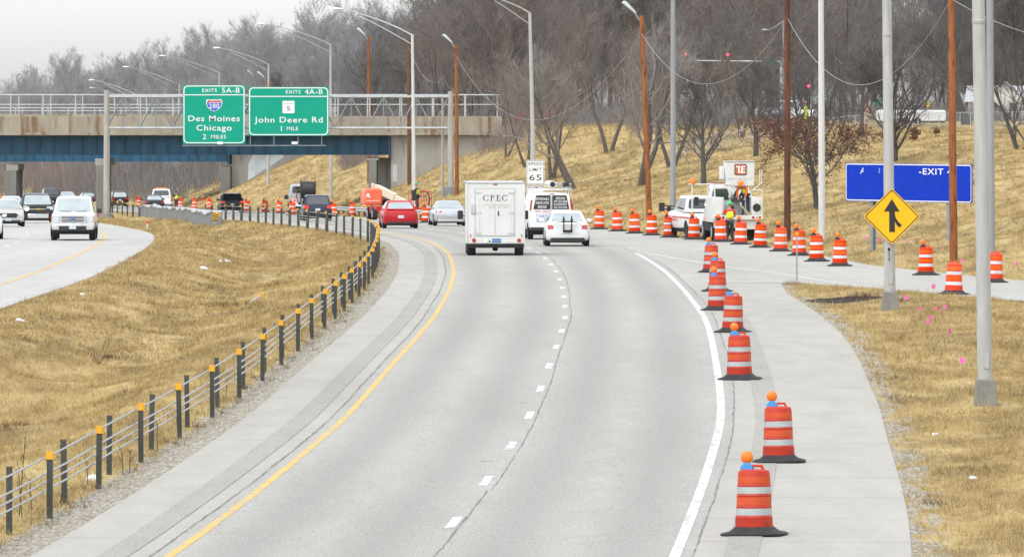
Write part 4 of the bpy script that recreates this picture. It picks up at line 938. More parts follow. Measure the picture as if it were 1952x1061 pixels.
# --- traffic going away
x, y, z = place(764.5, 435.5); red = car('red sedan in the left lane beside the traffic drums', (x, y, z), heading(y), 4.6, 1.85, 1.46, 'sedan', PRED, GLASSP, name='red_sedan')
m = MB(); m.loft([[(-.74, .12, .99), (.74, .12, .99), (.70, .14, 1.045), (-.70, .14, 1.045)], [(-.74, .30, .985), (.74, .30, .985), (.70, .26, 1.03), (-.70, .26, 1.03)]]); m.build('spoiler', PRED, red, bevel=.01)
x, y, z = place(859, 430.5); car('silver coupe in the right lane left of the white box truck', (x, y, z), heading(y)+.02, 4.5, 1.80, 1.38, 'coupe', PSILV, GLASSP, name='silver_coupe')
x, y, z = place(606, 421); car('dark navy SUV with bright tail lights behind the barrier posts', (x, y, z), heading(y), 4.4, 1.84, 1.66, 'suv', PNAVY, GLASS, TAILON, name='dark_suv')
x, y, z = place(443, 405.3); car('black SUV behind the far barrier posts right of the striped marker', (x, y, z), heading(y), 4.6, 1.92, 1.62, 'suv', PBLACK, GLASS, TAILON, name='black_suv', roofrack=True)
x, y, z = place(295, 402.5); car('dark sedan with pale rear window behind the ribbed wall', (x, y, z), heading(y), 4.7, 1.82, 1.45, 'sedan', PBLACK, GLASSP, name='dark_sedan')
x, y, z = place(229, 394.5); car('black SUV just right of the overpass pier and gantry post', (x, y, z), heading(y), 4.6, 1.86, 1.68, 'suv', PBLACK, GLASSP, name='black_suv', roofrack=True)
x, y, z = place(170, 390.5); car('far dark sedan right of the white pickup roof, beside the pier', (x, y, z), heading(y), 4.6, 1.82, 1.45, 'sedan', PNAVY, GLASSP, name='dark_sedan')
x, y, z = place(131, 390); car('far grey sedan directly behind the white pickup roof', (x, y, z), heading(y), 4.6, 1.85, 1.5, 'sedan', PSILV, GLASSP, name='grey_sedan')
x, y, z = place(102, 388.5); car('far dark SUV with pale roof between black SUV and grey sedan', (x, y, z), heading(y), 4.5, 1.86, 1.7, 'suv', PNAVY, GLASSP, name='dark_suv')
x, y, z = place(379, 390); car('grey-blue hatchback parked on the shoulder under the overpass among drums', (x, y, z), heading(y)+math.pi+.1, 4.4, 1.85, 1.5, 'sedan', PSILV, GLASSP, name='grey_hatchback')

# white sedan with bicycle rack
x, y, z = place(1082, 469.5); ws = car('white sedan carrying an empty black bicycle rack on its boot', (x, y, z), heading(y)-.01, 4.8, 1.86, 1.49, 'sedan', PWHITE, GLASSP, tail=pm('clear_red_tail_light', (.48, .07, .07), .25, var=.3, scale=20), name='white_sedan')
rk = empty('bicycle_rack', (x, y, z), heading(y)-.01, 'empty black bicycle rack strapped to the boot of the white sedan', 'bicycle rack')
m = MB(); m.path([(-.16, -.05, .60), (-.16, -.16, .75), (-.17, -.20, 1.02), (-.17, -.15, 1.28)], [.03, .03, .028, .02], 7); m.path([(.16, -.05, .60), (.16, -.16, .75), (.17, -.20, 1.02), (.17, -.15, 1.28)], [.03, .03, .028, .02], 7); m.box(-.2, .2, -.10, -.04, .60, .72); m.path([(-.17, -.2, 1.05), (.17, -.2, 1.05)], .03, 7); m.build('frame', BLACK, rk)
for s_ in (-1, 1):
    MB().loft([[(s_*.17+a*.06*k, -.19+b*.05, zz) for a, b in ((-1, -1), (1, -1), (1, 1), (-1, 1))] for k, zz in ((1, 1.02), (.8, 1.12), (.25, 1.30))]).build('hook', BLACK, rk, bevel=.01)
    MB().path([(s_*.17, -.18, 1.06), (s_*.45, -.10, .98), (s_*.76, .05, .78)], .014, 5).build('strap', BLACK, rk)
MB().box(-.13, .13, -.205, -.19, .70, .90).build('pad', LTGREY, rk)
panel('boot_panel', [(-.5, -.02, .55), (.5, -.02, .55), (.5, -.02, .95), (-.5, -.02, .95)], 0, 1, 0, 1, PWHITE, ws, .004)

# --- white box truck
x, y, z = place(944.5, 487); bt = base_vehicle('box_truck', 'tall white box truck with black rear-door lettering driving away in the left lane', (x, y, z), heading(y)+.005, 'truck')
W2 = 1.125; zb, zt_ = .46, 2.83
MB().box(-W2, W2, 0, 4.2, zb, zt_).build('box_body', TRUCKW, bt, bevel=.04, seg=3)
MB().box(-W2-.02, W2+.02, -.02, 4.25, zt_-.015, zt_+.06).build('roof_cap', LTGREY, bt, bevel=.02)
for s_ in (-1, 1): MB().box(s_*W2-.035, s_*W2+.035, -.03, .05, zb+.02, zt_-.02).build('corner_post', TRUCKW, bt, bevel=.015)
vz = lambda v: (487-v)/48.6; ux = lambda u: (u-944.5)/48.6
dl, dr = ux(908), ux(979)
for a, b2 in ((dl, ux(944)-.008), (ux(944)+.008, dr)):
    d_ = MB().box(a, b2, -.022, -.003, vz(449), vz(361)).build('rear_door', TRUCKW, bt, bevel=.008)
    hx = a if a < -.2 else b2; sg = 1 if a < -.2 else -1
    for v in (368, 406, 445): MB().box(min(hx-sg*.03, hx+sg*.20), max(hx-sg*.03, hx+sg*.20), -.032, -.0225, vz(v)-.035, vz(v)+.035).build('hinge', LTGREY, d_, bevel=.006)
fr = MB(); frame_mesh(fr, [(dl-.07, vz(451)), (dr+.07, vz(451)), (dr+.07, vz(359)), (dl-.07, vz(359))], [(dl-.03, vz(449.5)), (dr+.03, vz(449.5)), (dr+.03, vz(360.4)), (dl-.03, vz(360.4))], -.0035); fr.build('door_frame', LTGREY, bt)
for u in (913, 973): MB().box(ux(u)-.02, ux(u)+.02, -.05, -.0225, vz(446), vz(376)).build('lock_rod', TRUCKW, bt)
MB().box(ux(898), ux(908)-.04, -.05, -.003, vz(407), vz(389)).build('filler_box', LTGREY, bt, bevel=.01)
MB().loft([[(ux(950)+a, -.05, zz) for a in (-.02, .02)] + [(ux(950)+a, -.024, zz) for a in (.02, -.02)] for zz in (vz(411), vz(402))]).build('door_handle', BLACK, bt)
SER = pm('dark_lettering', (.02, .02, .022), .5)
def serif_word():
    m = MB(); H_ = .235; yy = -.028
    def stroke(pts, wid):
        for (a, b2), w_ in zip(zip(pts, pts[1:]), wid):
            d = Vector((b2[0]-a[0], 0, b2[1]-a[1])).normalized(); n_ = Vector((-d.z, 0, d.x))*w_/2
            m.quad((a[0]-n_.x, yy, a[1]-n_.z), (b2[0]-n_.x, yy, b2[1]-n_.z), (b2[0]+n_.x, yy, b2[1]+n_.z), (a[0]+n_.x, yy, a[1]+n_.z))
    def arc(cx, cz, rx, rz_, a0, a1, thick, thin, n=18):
        vs_ = []; 
        for k in range(n+1):
            a = R(a0+(a1-a0)*k/n); tk = thin+(thick-thin)*abs(math.cos(a))
            vs_ += [(cx+(rx-tk/2)*math.cos(a), yy, cz+(rz_-.008)*math.sin(a)), (cx+(rx+tk/2)*math.cos(a), yy, cz+(rz_+.008)*math.sin(a))]
        m.add(vs_, [(2*k, 2*k+1, 2*k+3, 2*k+2) for k in range(n)])
    def C_(x0): arc(x0+.105, H_/2, .10, H_/2-.01, 45, 318, .042, .016); stroke([(x0+.185, H_*.72), (x0+.195, H_*.98)], [.018]); stroke([(x0+.185, H_*.25), (x0+.20, H_*.06)], [.016])
    def P_(x0): stroke([(x0+.04, 0), (x0+.04, H_)], [.038]); arc(x0+.06, H_*.73, .075, H_*.26, -95, 95, .036, .014); stroke([(x0, .008), (x0+.085, .008)], [.016]); stroke([(x0, H_-.008), (x0+.06, H_-.008)], [.016])
    def E_(x0): stroke([(x0+.035, 0), (x0+.035, H_)], [.038]); stroke([(x0, .008), (x0+.14, .008)], [.018]); stroke([(x0, H_-.008), (x0+.13, H_-.008)], [.018]); stroke([(x0+.04, H_*.52), (x0+.10, H_*.52)], [.016]); stroke([(x0+.135, .008), (x0+.145, .06)], [.016]); stroke([(x0+.125, H_-.008), (x0+.13, H_-.055)], [.016]); stroke([(x0+.10, H_*.43), (x0+.10, H_*.61)], [.014])
    C_(ux(921.5)); P_(ux(934.5)); E_(ux(946.5)); C_(ux(957.5))
    for i, v in enumerate(m.v): m.v[i] = (v[0], v[1], v[2]+vz(383))
    return m
serif_word().build('lettering', SER, bt)
GREYL = pm('faint_grey_lettering', (.36, .36, .36), .6); REDL = pm('red_lettering', (.48, .05, .05), .5); BLUEL2 = pm('blue_lettering', (.02, .13, .45), .5)
text('Central  Petroleum  Equipment Co.', .05, GREYL, bt, 'lettering', (ux(943), -.028, vz(387)), .95, 0) if False else MB().box(ux(919), ux(971), -.0275, -.0265, vz(391.2), vz(390.6)).build('red_line', REDL, bt)
for a, b2 in ((921, 943), (946, 966)): text('~ ~~~ ~~ ~~~', .05, GREYL, bt, 'faded_lettering', (ux((a+b2)/2), -.028, vz(387)), (b2-a)/48.6*.95, 0)
text('(309)  341-3052', .085, GREYL, bt, 'faded_lettering', (ux(951), -.028, vz(395)), .80, .0)
MB().box(ux(940.5), ux(948), -.02, -.003, vz(352.7), vz(350.8)).build('marker_light', TAIL, bt)
for u in (903.5, 989.5): MB().lathe([(.072, -.03), (.078, -.012), (.078, -.003)], 18, (ux(u), 0, vz(458)), 'y').build('tail_light', TAIL, bt, smooth=40)
for u in (897, 994.5): MB().box(ux(u)-.02, ux(u)+.02, -.042, -.031, vz(451), vz(447)).build('reflector', TAIL, bt)
MB().lathe([(.066, -.03), (.07, -.003)], 18, (ux(926), 0, vz(459.5)), 'y').build('reverse_light', SIGNW, bt, smooth=40)
plate(bt, -.012, vz(458.5), -1, True, .17, ux(946.5))
MB().box(ux(932), ux(935), -.03, -.003, vz(461), vz(458.5)).build('socket', BLACK, bt)
m = MB(); m.box(-W2+.03, W2-.03, .02, 4, .30, zb-.003); m.build('chassis', UNDER, bt); MB().lathe([(.0, -.12), (.14, -.10), (.16, 0), (.14, .10), (0, .12)], 12, (0, .55, .33), 'x').build('axle', UNDER, bt)
MB().box(-W2, W2, .04, .16, .33, .48-.025).build('rear_bumper', TRIM, bt)
for s_ in (-1, 1): wheel(bt, s_*(W2-.19), .62, .37, .34); wheel(bt, s_*(W2-.15), 4.6, .37, .24)
cabq = quads(4.25, 6.3, .98, 1.35, 4.26, 5.4, .86, 2.15)
body_loft([(4.22, .98, .4, 1.35), (5.6, 1.0, .4, 1.33), (6.4, .95, .45, 1.2), (6.6, .85, .55, 1.05)]).build('cab', PWHITE, bt, smooth=40); house_mesh(cabq).build('cab_roof', PWHITE, bt, smooth=30, bevel=.03); panel('windshield', cabq['front'], .05, .95, .06, .94, GLASS, bt)
for s_ in (-1, 1): MB().box(s_*1.30-.11, s_*1.30+.11, 5.0, 5.06, 1.35, 1.70).build('mirror', TRIM, bt, bevel=.03); MB().tube((s_*.95, 5.03, 1.5), (s_*1.3, 5.03, 1.5), .02, n=6).build('mirror_arm', TRIM, bt)

# --- white work van
x, y, z = place(1050.5, 456.5); vn = base_vehicle('work_van', 'white work van with lettered rear windows and roof rack, behind the white sedan', (x, y, z), heading(y)+.02, 'van')
w = 1.0
def vring(y_, w_, zb_, zt2, tuck): return [(w_*.9, y_, zb_), (w_, y_, zb_+.15), (w_, y_, 1.15), (w_*(1-tuck*.5), y_, 1.6), (w_*(1-tuck), y_, zt2-.10), (w_*(1-tuck)-.12, y_, zt2), (0, y_, zt2+.04), (-w_*(1-tuck)+.12, y_, zt2), (-w_*(1-tuck), y_, zt2-.10), (-w_*(1-tuck*.5), y_, 1.6), (-w_, y_, 1.15), (-w_, y_, zb_+.15), (-w_*.9, y_, zb_)]
m = MB(); m.loft([vring(0, w*.97, .50, 2.05, .17), vring(.06, w, .45, 2.10, .16), vring(3.6, w, .42, 2.10, .16), vring(4.0, w, .42, 2.02, .16)]); m.build('body', PWHITE, vn, smooth=40)
body_loft([(3.95, w, .42, 1.25), (4.6, w*.98, .42, 1.15), (5.4, w*.92, .45, 1.0), (5.55, w*.85, .5, .9)]).build('bonnet', PWHITE, vn, smooth=40)
vzz = lambda v: (456.5-v)/42.2; vux = lambda u: (u-1050.5)/42.2
for a, b2, rows in ((1019, 1048, ('AFFORDABLE', 'WASHER & DRYER', 'REPAIR')), (1054, 1083, ('MOLINE', '309-762-0206', 'DAVENPORT', '563-332-0206'))):
    P = [(vux(a)-(.0 if a > 1040 else .03), vzz(397)), (vux(b2)+(.03 if a > 1040 else 0), vzz(397)), (vux(b2)-(.10 if a > 1040 else 0), vzz(373)), (vux(a)+(.10 if a < 1040 else 0), vzz(373))]
    wn = MB().prism(P, 'y', -.012, .02).build('rear_window', GLASS, vn, bevel=.01)
    for i, rw in enumerate(rows):
        n_ = len(rows); v = 373.5 + (i+.62)*23.0/n_
        text(rw, .105 if n_ == 4 else .13, SIGNW, wn, 'lettering', (vux((a+b2)/2), -.026, vzz(v)), .60 if len(rw) > 7 else .40, .012)
    fr = MB(); Q = [(P[0][0]-.035, P[0][1]-.035), (P[1][0]+.035, P[1][1]-.035), (P[2][0]+.03, P[2][1]+.035), (P[3][0]-.03, P[3][1]+.035)]; frame_mesh(fr, Q, P, -.006); fr.build('window_seal', TRIM, wn)
for u, b_ in ((1034, 'PARTS - SERVICE'), (1068, 'PARTS - SERVICE')): text(b_, .12, REDL, vn, 'lettering', (vux(u), -.006, vzz(402.5)), .66, .006)
for v, b_ in ((411, '7 DAYS'), (418, 'A WEEK')):
    for u in (1033.5, 1068): text(b_, .14, BLUEL2, vn, 'lettering', (vux(u), -.006, vzz(v)), .54, .012)
for u in (1033.5, 1068): text('REPAIR & PARTS', .05, BLACK, vn, 'lettering', (vux(u), -.006, vzz(422.5)), .5, .004)
MB().box(vux(1051)-.006, vux(1051)+.006, -.008, .0, .62, 1.97).build('door_seam', TRIM, vn)
for s_ in (-1, 1): m = MB(); m.loft([[(s_*w*q, yy, zz) for q, zz in ((.90, 1.38), (.985, 1.30), (.93, 1.80), (.86, 1.82))] for yy in (-.02, .06)]); m.build('tail_light', TAIL, vn, bevel=.01)
MB().box(-w*.95, w*.95, -.08, .10, .40, .56).build('rear_bumper', TRIM, vn, bevel=.03); MB().box(-w*.88, w*.88, .15, 5.2, .22, .44).build('underbody_light_block', UNDER, vn)  # the box under the van is added to block light too
MB().box(vux(1048), vux(1057), -.02, -.003, vzz(369.5), vzz(368)).build('marker_light', TAIL, vn); plate(vn, -.085, .48, -1)
for yy in (.9, 4.3):
    for s_ in (-1, 1): wheel(vn, s_*(w-.12), yy, .37, .24); arch(vn, s_*(w-.004), yy, .42)
for s_ in (-1, 1): mirror(vn, s_*w*.95, 3.9, 1.45, TRIM, 1.5)
q = [(-w-.004, 3.4, 1.3), (-w-.004, 1.2, 1.3)]
rk = empty('roof_rack', (x, y, z), heading(y)+.02, 'white roof rack loaded with a pipe tube and ladder on the work van', 'roof rack')
m = MB(); 
for yy in (.5, 1.8, 3.1): m.path([(-.80, yy, 2.02), (-.80, yy, 2.26), (.95, yy, 2.26), (.95, yy, 2.02)], .03, 6)
for xx in (-.80, -.2, .95): m.path([(xx, .35, 2.29), (xx, 3.3, 2.29)], .03, 6)
m.build('rack_frame', PWHITE, rk)
MB().lathe([(.13, 0), (.16, 0), (.16, 2.6), (.13, 2.6), (.13, .04)], 16, (.10, .4, 2.50), 'y').build('pipe_tube', PWHITE, rk, smooth=40); MB().lathe([(.001, -.012), (.125, -.012), (.125, -.004), (.001, -.004)], 14, (.10, .4, 2.50), 'y').build('tube_shade_disc', BLACK, rk)  # black disc over the closed end stands in for the shaded hollow
m = MB(); 
for dz in (0, .16): m.path([(.52, .3, 2.38+dz), (.52, 3.2, 2.38+dz)], .035, 6); m.path([(.92, .3, 2.36+dz), (.92, 3.2, 2.36+dz)], .035, 6)
for k in range(8): m.path([(.52, .4+k*.36, 2.46), (.92, .4+k*.36, 2.44)], .022, 5)
m.build('ladder', GALV, rk)
m = MB(); m.box(.55, .85, .24, .30, 2.40, 2.58); m.build('ladder_feet', TRIM, rk, bevel=.02)

# --- pickups
def pickup(label, loc, rz, mat=PWHITE, beacon=False, cat='pickup truck', W=2.0, glass=GLASSP, detail=True, on=False):
    t = base_vehicle('pickup_truck', label, loc, rz, cat); w = W/2; L = 5.7
    body_loft([(0, w*.97, .55, 1.12), (.04, w, .5, 1.16), (2.0, w, .45, 1.17), (3.6, w, .42, 1.25), (4.4, w, .42, 1.28), (5.3, w*.985, .45, 1.24), (5.62, w*.95, .5, 1.17), (5.68, w*.92, .55, 1.12)]).build('body', mat, t, smooth=45)
    MB().box(-w*.84, w*.84, .08, 1.75, 1.0, 1.195).build('cargo_bed', UNDER, t)
    q = quads(1.85, 4.40, w*.90, 1.24, 2.0, 3.6, w*.76, 1.92); house_mesh(q).build('cabin', mat, t, smooth=30, bevel=.04)
    panel('windshield', q['front'], .05, .95, .04, .93, glass, t, .01); panel('rear_window', q['rear'], .08, .92, .18, .86, GLASS, t, .01)
    for sd in ('left', 'right'):
        for a, b2 in ((.06, .46), (.5, .93)): panel('side_window', q[sd], a, b2, .12, .88, GLASS, t, .01)
    for yy in (1.1, 4.75):
        for s_ in (-1, 1): wheel(t, s_*(w-.14), yy, .40, .27); arch(t, s_*(w-.004), yy, .46)
    MB().box(-w*.85, w*.85, .2, 5.4, .28, .50).build('underbody_light_block', UNDER, t)  # black box added under the pickup to block light
    MB().box(-w*.93, w*.93, 5.62, 5.80, .48, .76).build('front_bumper', CHROME, t, bevel=.04); MB().box(-.62, .62, 5.76, 5.815, .44, .66).build('bumper_intake', TRIM, t, bevel=.02); MB().box(-w*.9, w*.9, 5.5, 5.74, .34, .555).build('front_valance', UNDER, t, bevel=.03)
    g = MB().box(-.56, .56, 5.66, 5.72, .80, 1.12).build('grille', TRIM, t, bevel=.02); fr = MB()
    frame_mesh(fr, rrect(-.58, .58, .78, 1.14, .05), rrect(-.50, .50, .84, 1.08, .04), 5.728); fr.box(-.5, .5, 5.722, 5.74, .94, .99); fr.box(-.5, .5, 5.722, 5.735, .87, .89); fr.box(-.5, .5, 5.722, 5.735, 1.035, 1.055); fr.build('grille_bars', CHROME, g)
    MB().lathe([(.05, 0), (.075, .004), (.075, .012), (.0, .016)], 18, (0, 5.742, .965), 'y').build('badge', PLATEB, g).scale = (1.25, 1, 1)
    for s_ in (-1, 1):
        MB().loft([[(s_*a, yy, zz) for a, zz in ((.60, .80), (.93*w, .82), (.93*w, 1.12), (.60, 1.13))] for yy in (5.60, 5.705)]).build('headlight', HEADON if (on and s_ > 0) else HEADL, t, bevel=.015)
        MB().loft([[(s_*a, yy, zz) for a, zz in ((.935*w, .85), (.975*w, .87), (.965*w, 1.1), (.935*w, 1.1))] for yy in (5.55, 5.69)]).build('indicator', AMBER, t)
        MB().lathe([(.05, 0), (.065, .006), (0, .02)], 14, (s_*.78, 5.802, .62), 'y').build('fog_light', HEADL, t)
        MB().loft([[(s_*(w+a), yy, zz) for a, zz in ((.06, 1.24), (.26, 1.22), (.27, 1.42), (.07, 1.44))] for yy in (4.18, 4.30)]).build('mirror', TRIM, t, bevel=.03)
        MB().box(*(sorted((s_*(w+.10), s_*(w+.22)))), 4.302, 4.31, 1.20, 1.24).build('mirror_indicator', TAIL, t)
        MB().box(*(sorted((s_*w*.84, s_*w*.985))), -.02, .06, .80, 1.12).build('tail_light', TAIL, t, bevel=.01)
        MB().path([(s_*.1, 4.44, 1.30), (s_*.60, 4.42, 1.31)], .015, 5).build('wiper', BLACK, t)
    plate(t, 5.816, .60, 1); MB().box(-w*.92, w*.92, -.14, .0, .52, .68).build('rear_bumper', CHROME, t, bevel=.03)
    if beacon: MB().box(-.5, .5, 2.6, 2.85, 1.93, 2.06).build('beacon_bar', BEACON, t, bevel=.04)
    return t
x, y, z = place(140, 458.5); hb = heading(y, LYEL)
def facing(u, v, L): x, y, z = place(u, v); return (x, y+L, z)
x, y, z = facing(141, 458.5, 5.7); pickup('white pickup truck coming towards us in the oncoming inner lane', (x-.22, y, z), hb+math.pi-.01)
x, y, z = place(308, 401); pickup('white pickup with amber beacon bar parked beyond the dark sedan', (x, y, z), heading(y)-.05, beacon=True)
# oncoming cars
x, y, z = facing(57, 425.5, 5.2); t = car('black SUV with one glowing headlight following the white pickup', (x, y, z), heading(y, LYEL)+math.pi, 5.2, 2.02, 1.74, 'suv', PBLACK, GLASSP, name='black_suv')
for s_ in (-1, 1): MB().loft([[(s_*a, yy, zz) for a, zz in ((.50, .78), (.88, .80), (.86, 1.0), (.52, .98))] for yy in (5.05, 5.215)]).build('headlight', HEADL, t, bevel=.01)
MB().lathe([(.0, .03), (.10, .025), (.11, 0)], 14, (.68, 5.215, .84), 'y').build('lit_lamp', HEADON, t)
MB().box(-.62, .62, 5.1, 5.25, .30, .56).build('front_bumper', CHROME, t, bevel=.03); MB().box(-.50, .50, 5.1, 5.235, .66, 1.02).build('grille_mesh', TRIM, t, bevel=.02); MB().box(-.5, .5, 5.235, 5.25, .82, .86).build('grille_bar', CHROME, t)
m = MB(); m.prism([(-.14, -.03), (-.05, -.03), (-.05, -.05), (.05, -.05), (.05, -.03), (.14, -.03), (.12, .03), (.05, .03), (.05, .05), (-.05, .05), (-.05, .03), (-.12, .03)], 'y', 5.252, 5.262); m.v = [(a, b, c+.84) for a, b, c in m.v]; m.build('badge', pm('gold_badge', (.6, .38, .05), .3), t)
x, y, z = facing(-3, 432, 4.8); t = car('champagne sedan at the left edge beside the black SUV', (x, y, z), heading(y, LYEL)+math.pi+.03, 4.85, 1.86, 1.48, 'sedan', PCHAMP, GLASSP, name='champagne_sedan')
fr = MB(); fr.prism([(-.55, .66), (-.40, .50), (.40, .50), (.55, .66), (.42, .74), (-.42, .74)], 'y', 4.79, 4.875); fr.build('grille_mesh', TRIM, t, bevel=.01)
x, y, z = facing(12, 415, 4.6); car('pale car roof just behind the champagne sedan', (x, y, z), heading(y, LYEL)+math.pi, 4.6, 1.82, 1.5, 'sedan', PWHITE, GLASSP, name='white_sedan')
x, y, z = facing(-46, 456, 4.7); car('white car cut off by the left photo edge', (x, y, z), heading(y, LYEL)+math.pi+.02, 4.7, 1.85, 1.48, 'sedan', PWHITE, GLASSP, name='white_sedan')
y = 930.0; x = X_(93, y); z = float(zr(y)); car('far black SUV topping the queue, left of the pale-roofed SUV', (x, y, z), heading(y, LYEL)+math.pi, 4.8, 2.0, 1.95, 'suv', PBLACK, GLASS, name='black_suv')

# --- parked vehicles seen through trees on the hilltop
Y = 700.0; xx = X_(1082, Y); car('red car seen through the bare trees on the bank top', (xx, Y, gz(xx, Y)), R(80), 4.6, 1.8, 1.45, 'sedan', PRED, GLASS, name='red_sedan')
Y = 665.0; xx = X_(1562, Y); pickup('white pickup partly hidden by the oak, beside the hi-vis worker', (xx, Y, gz(xx, Y)), R(75))
# ------------------------------------------------------------------ traffic drums
DORANGE = pm('drum_orange', (0.70, 0.045, 0.006), 0.5, var=0.14, scale=2.5, dirt=((0.30, 0.04, 0.02), 4, .60)); DSHEET = pm('drum_orange_sheeting', (0.80, 0.105, 0.006), 0.45, var=0.12, scale=4, dirt=((0.34, 0.07, 0.02), 5, .58))
DWHITE = pm('drum_white_sheeting', (0.60, 0.62, 0.61), 0.45, var=0.08, scale=5, dirt=((0.26, 0.26, 0.25), 6, .58)); DBASE = pm('drum_rubber_base', (0.02, 0.02, 0.021), 0.8, var=0.35, scale=4)
BATB = pm('blue_battery_case', (0.05, 0.25, 0.55), 0.5, var=0.1); BATK = pm('black_battery_case', (0.02, 0.02, 0.022), 0.5)
def dent(x, y, z):
    a = math.atan2(y, x); return 1 - .035*max(0, math.sin(2*a+1.1+2.2*z))*max(0, min(1, (z-.15)*4))*max(0, min(1, (.93-z)*6)) - .015*math.sin(3*a+5*z)
for mm in (DORANGE, DSHEET, DWHITE):     # each drum has faded and dirtied differently
    tt = mm.node_tree; bs = [n for n in tt.nodes if n.type == 'BSDF_PRINCIPLED'][0]; src = bs.inputs['Base Color'].links[0].from_socket
    oi = N(tt, 'ShaderNodeObjectInfo'); hv = N(tt, 'ShaderNodeHueSaturation')
    tt.links.new(math_(tt, 'ADD', math_(tt, 'MULTIPLY', oi.outputs['Random'], 0.22), 0.89), hv.inputs['Value']); tt.links.new(math_(tt, 'ADD', math_(tt, 'MULTIPLY', oi.outputs['Random'], -0.08), 1.05), hv.inputs['Saturation'])
    tt.links.new(src, hv.inputs['Color']); tt.links.new(hv.outputs[0], bs.inputs['Base Color'])
    for q in [n for n in tt.nodes if n.type == 'TEX_NOISE']:
        q.noise_dimensions = '4D'; tt.links.new(math_(tt, 'MULTIPLY', oi.outputs['Random'], 37.0), q.inputs['W'])
def make_drum(bat, lens=True):
    t = empty('traffic_drum', (0, 0, 0), 0, 'x', 'traffic drum')
    prof = [(.275, .10), (.280, .13), (.278, .25), (.282, .265), (.268, .285), (.266, .40), (.272, .415), (.262, .435), (.257, .57), (.264, .585), (.250, .605), (.247, .72), (.254, .735), (.242, .755), (.236, .90), (.225, .945), (.17, .965)]
    mbd = MB().lathe(prof, 28); mbd.v = [(x*dent(x, y, z), y*dent(x, y, z), z) for x, y, z in mbd.v]; mbd.build('body', DORANGE, t, smooth=38)
    for nm, z0, z1, r0, r1, mt in (('white_band', .293, .395, .2705, .2685, DWHITE), ('orange_band', .443, .562, .2645, .2600, DSHEET), ('white_band', .612, .713, .2525, .2498, DWHITE), ('orange_band', .765, .865, .2445, .2400, DSHEET)):
        m = MB(); n = 28; vs_ = []
        for z, r in ((z0, r0), (z1, r1)): vs_ += [(r*math.cos(2*math.pi*k/n), r*math.sin(2*math.pi*k/n), z) for k in range(n)]
        vs_ = [(x*dent(x, y, z), y*dent(x, y, z), z) for x, y, z in vs_]
        m.add(vs_, [(k, (k+1) % n, n+(k+1) % n, n+k) for k in range(n)]); m.build(nm, mt, t, smooth=60)
    m = MB(); h = [(-.17, .95), (-.13, 1.035), (.13, 1.035), (.17, .95), (.13, .95), (.105, .998), (-.105, .998), (-.13, .95)]
    m.prism(h, 'y', -.025, .025); m.build('handle', DORANGE, t, bevel=.008)
    MB().loft([[(q*(abs(math.cos(a))**.45)*math.copysign(1, math.cos(a)), q*(abs(math.sin(a))**.45)*math.copysign(1, math.sin(a)), z) for a in [2*math.pi*(k+.5)/32 for k in range(32)]] for q, z in ((.465, 0), (.47, .018), (.45, .035), (.34, .062), (.29, .105), (.27, .125))]).build('base', DBASE, t, smooth=40)
    b = MB().loft([[(-.10+a*wx, b_*.05, z) for a, b_ in ((-1, -1), (1, -1), (1, 1), (-1, 1))] for wx, z in ((.09, .955), (.10, 1.0), (.06, 1.045), (.03, 1.065))]).build('battery_case', bat, t, bevel=.012)
    if lens:
        MB().lathe([(.0, -.055), (.06, -.05), (.088, -.025), (.094, 0), (.088, .025), (.06, .05), (0, .055)], 22, (-.10, 0, 1.145), 'y').build('lens', AMBER, b, smooth=50)
    return t
def bare_drum(t):
    c = copy_tree(t)
    for ch in list(c.children):
        if ch.name.startswith('battery_case'):
            for g in list(ch.children): bpy.data.objects.remove(g)
            bpy.data.objects.remove(ch)
    return c
for q_ in (DORANGE, DSHEET): spec(q_, .2)
NEWSET = (DORANGE, DSHEET, DWHITE)
DORANGE = pm('old_drum_orange', (0.46, 0.024, 0.004), 0.55, var=0.18, scale=2.5, dirt=((0.24, 0.03, 0.015), 4, .56)); DSHEET = pm('old_drum_sheeting', (0.52, 0.058, 0.006), 0.5, var=0.14, scale=4, dirt=((0.27, 0.05, 0.02), 5, .55)); DWHITE = pm('old_drum_white', (0.38, 0.40, 0.39), 0.5, var=0.1, scale=5, dirt=((0.17, 0.17, 0.16), 6, .58))
D_blue = make_drum(BATB); DORANGE, DSHEET, DWHITE = NEWSET; D_blk = make_drum(BATK); OLDSET = None; used = {}
bare0 = bare_drum(D_blk)
nol0 = copy_tree(D_blue)
for ch in list(nol0.children):
    for g in list(ch.children): bpy.data.objects.remove(g)
def drum(kind, u, v, label, group, rz=None, p=None):
    src = {'blue': D_blue, 'blk': D_blk, 'bare': bare0, 'nol': nol0}[kind]
    t = src if kind not in used else copy_tree(src); used[kind] = 1
    x, y, z = p if p else road(u, v-1)
    t.location = (x, y, z+.004); t.rotation_euler = (random.uniform(-.022, .022), random.uniform(-.03, .03), random.uniform(-.25, .25) if rz is None else rz)
    t['label'] = label; t['group'] = group; t['category'] = 'traffic drum'
    s_ = random.uniform(.985, 1.015); t.scale = (s_, s_, s_); return t
G1, G2, G3 = 'drums beside the white edge line', 'drums along the far edge of the ramp', 'drums along the right road edge near the overpass'
for kind, u, v, lab in (('blue', 1438, 1020, 'nearest orange drum, blue battery case, standing on the rumble strip'), ('blue', 1485, 881, 'second nearest drum, blue battery case, set further right on the shoulder'),
        ('blue', 1410, 724, 'drum with blue battery case at the near end of the overlapping column'), ('nol', 1397, 634, 'drum whose blue battery case has lost its amber lens'),
        ('blue', 1368, 592, 'blue-cased drum between the lensless drum and the half-hidden one'), ('blue', 1367, 556, 'blue-cased drum half hidden behind another at the column top'), ('blue', 1355, 520, 'farthest blue-cased drum of the column by the gore')):
    drum(kind, u, v, lab, G1)
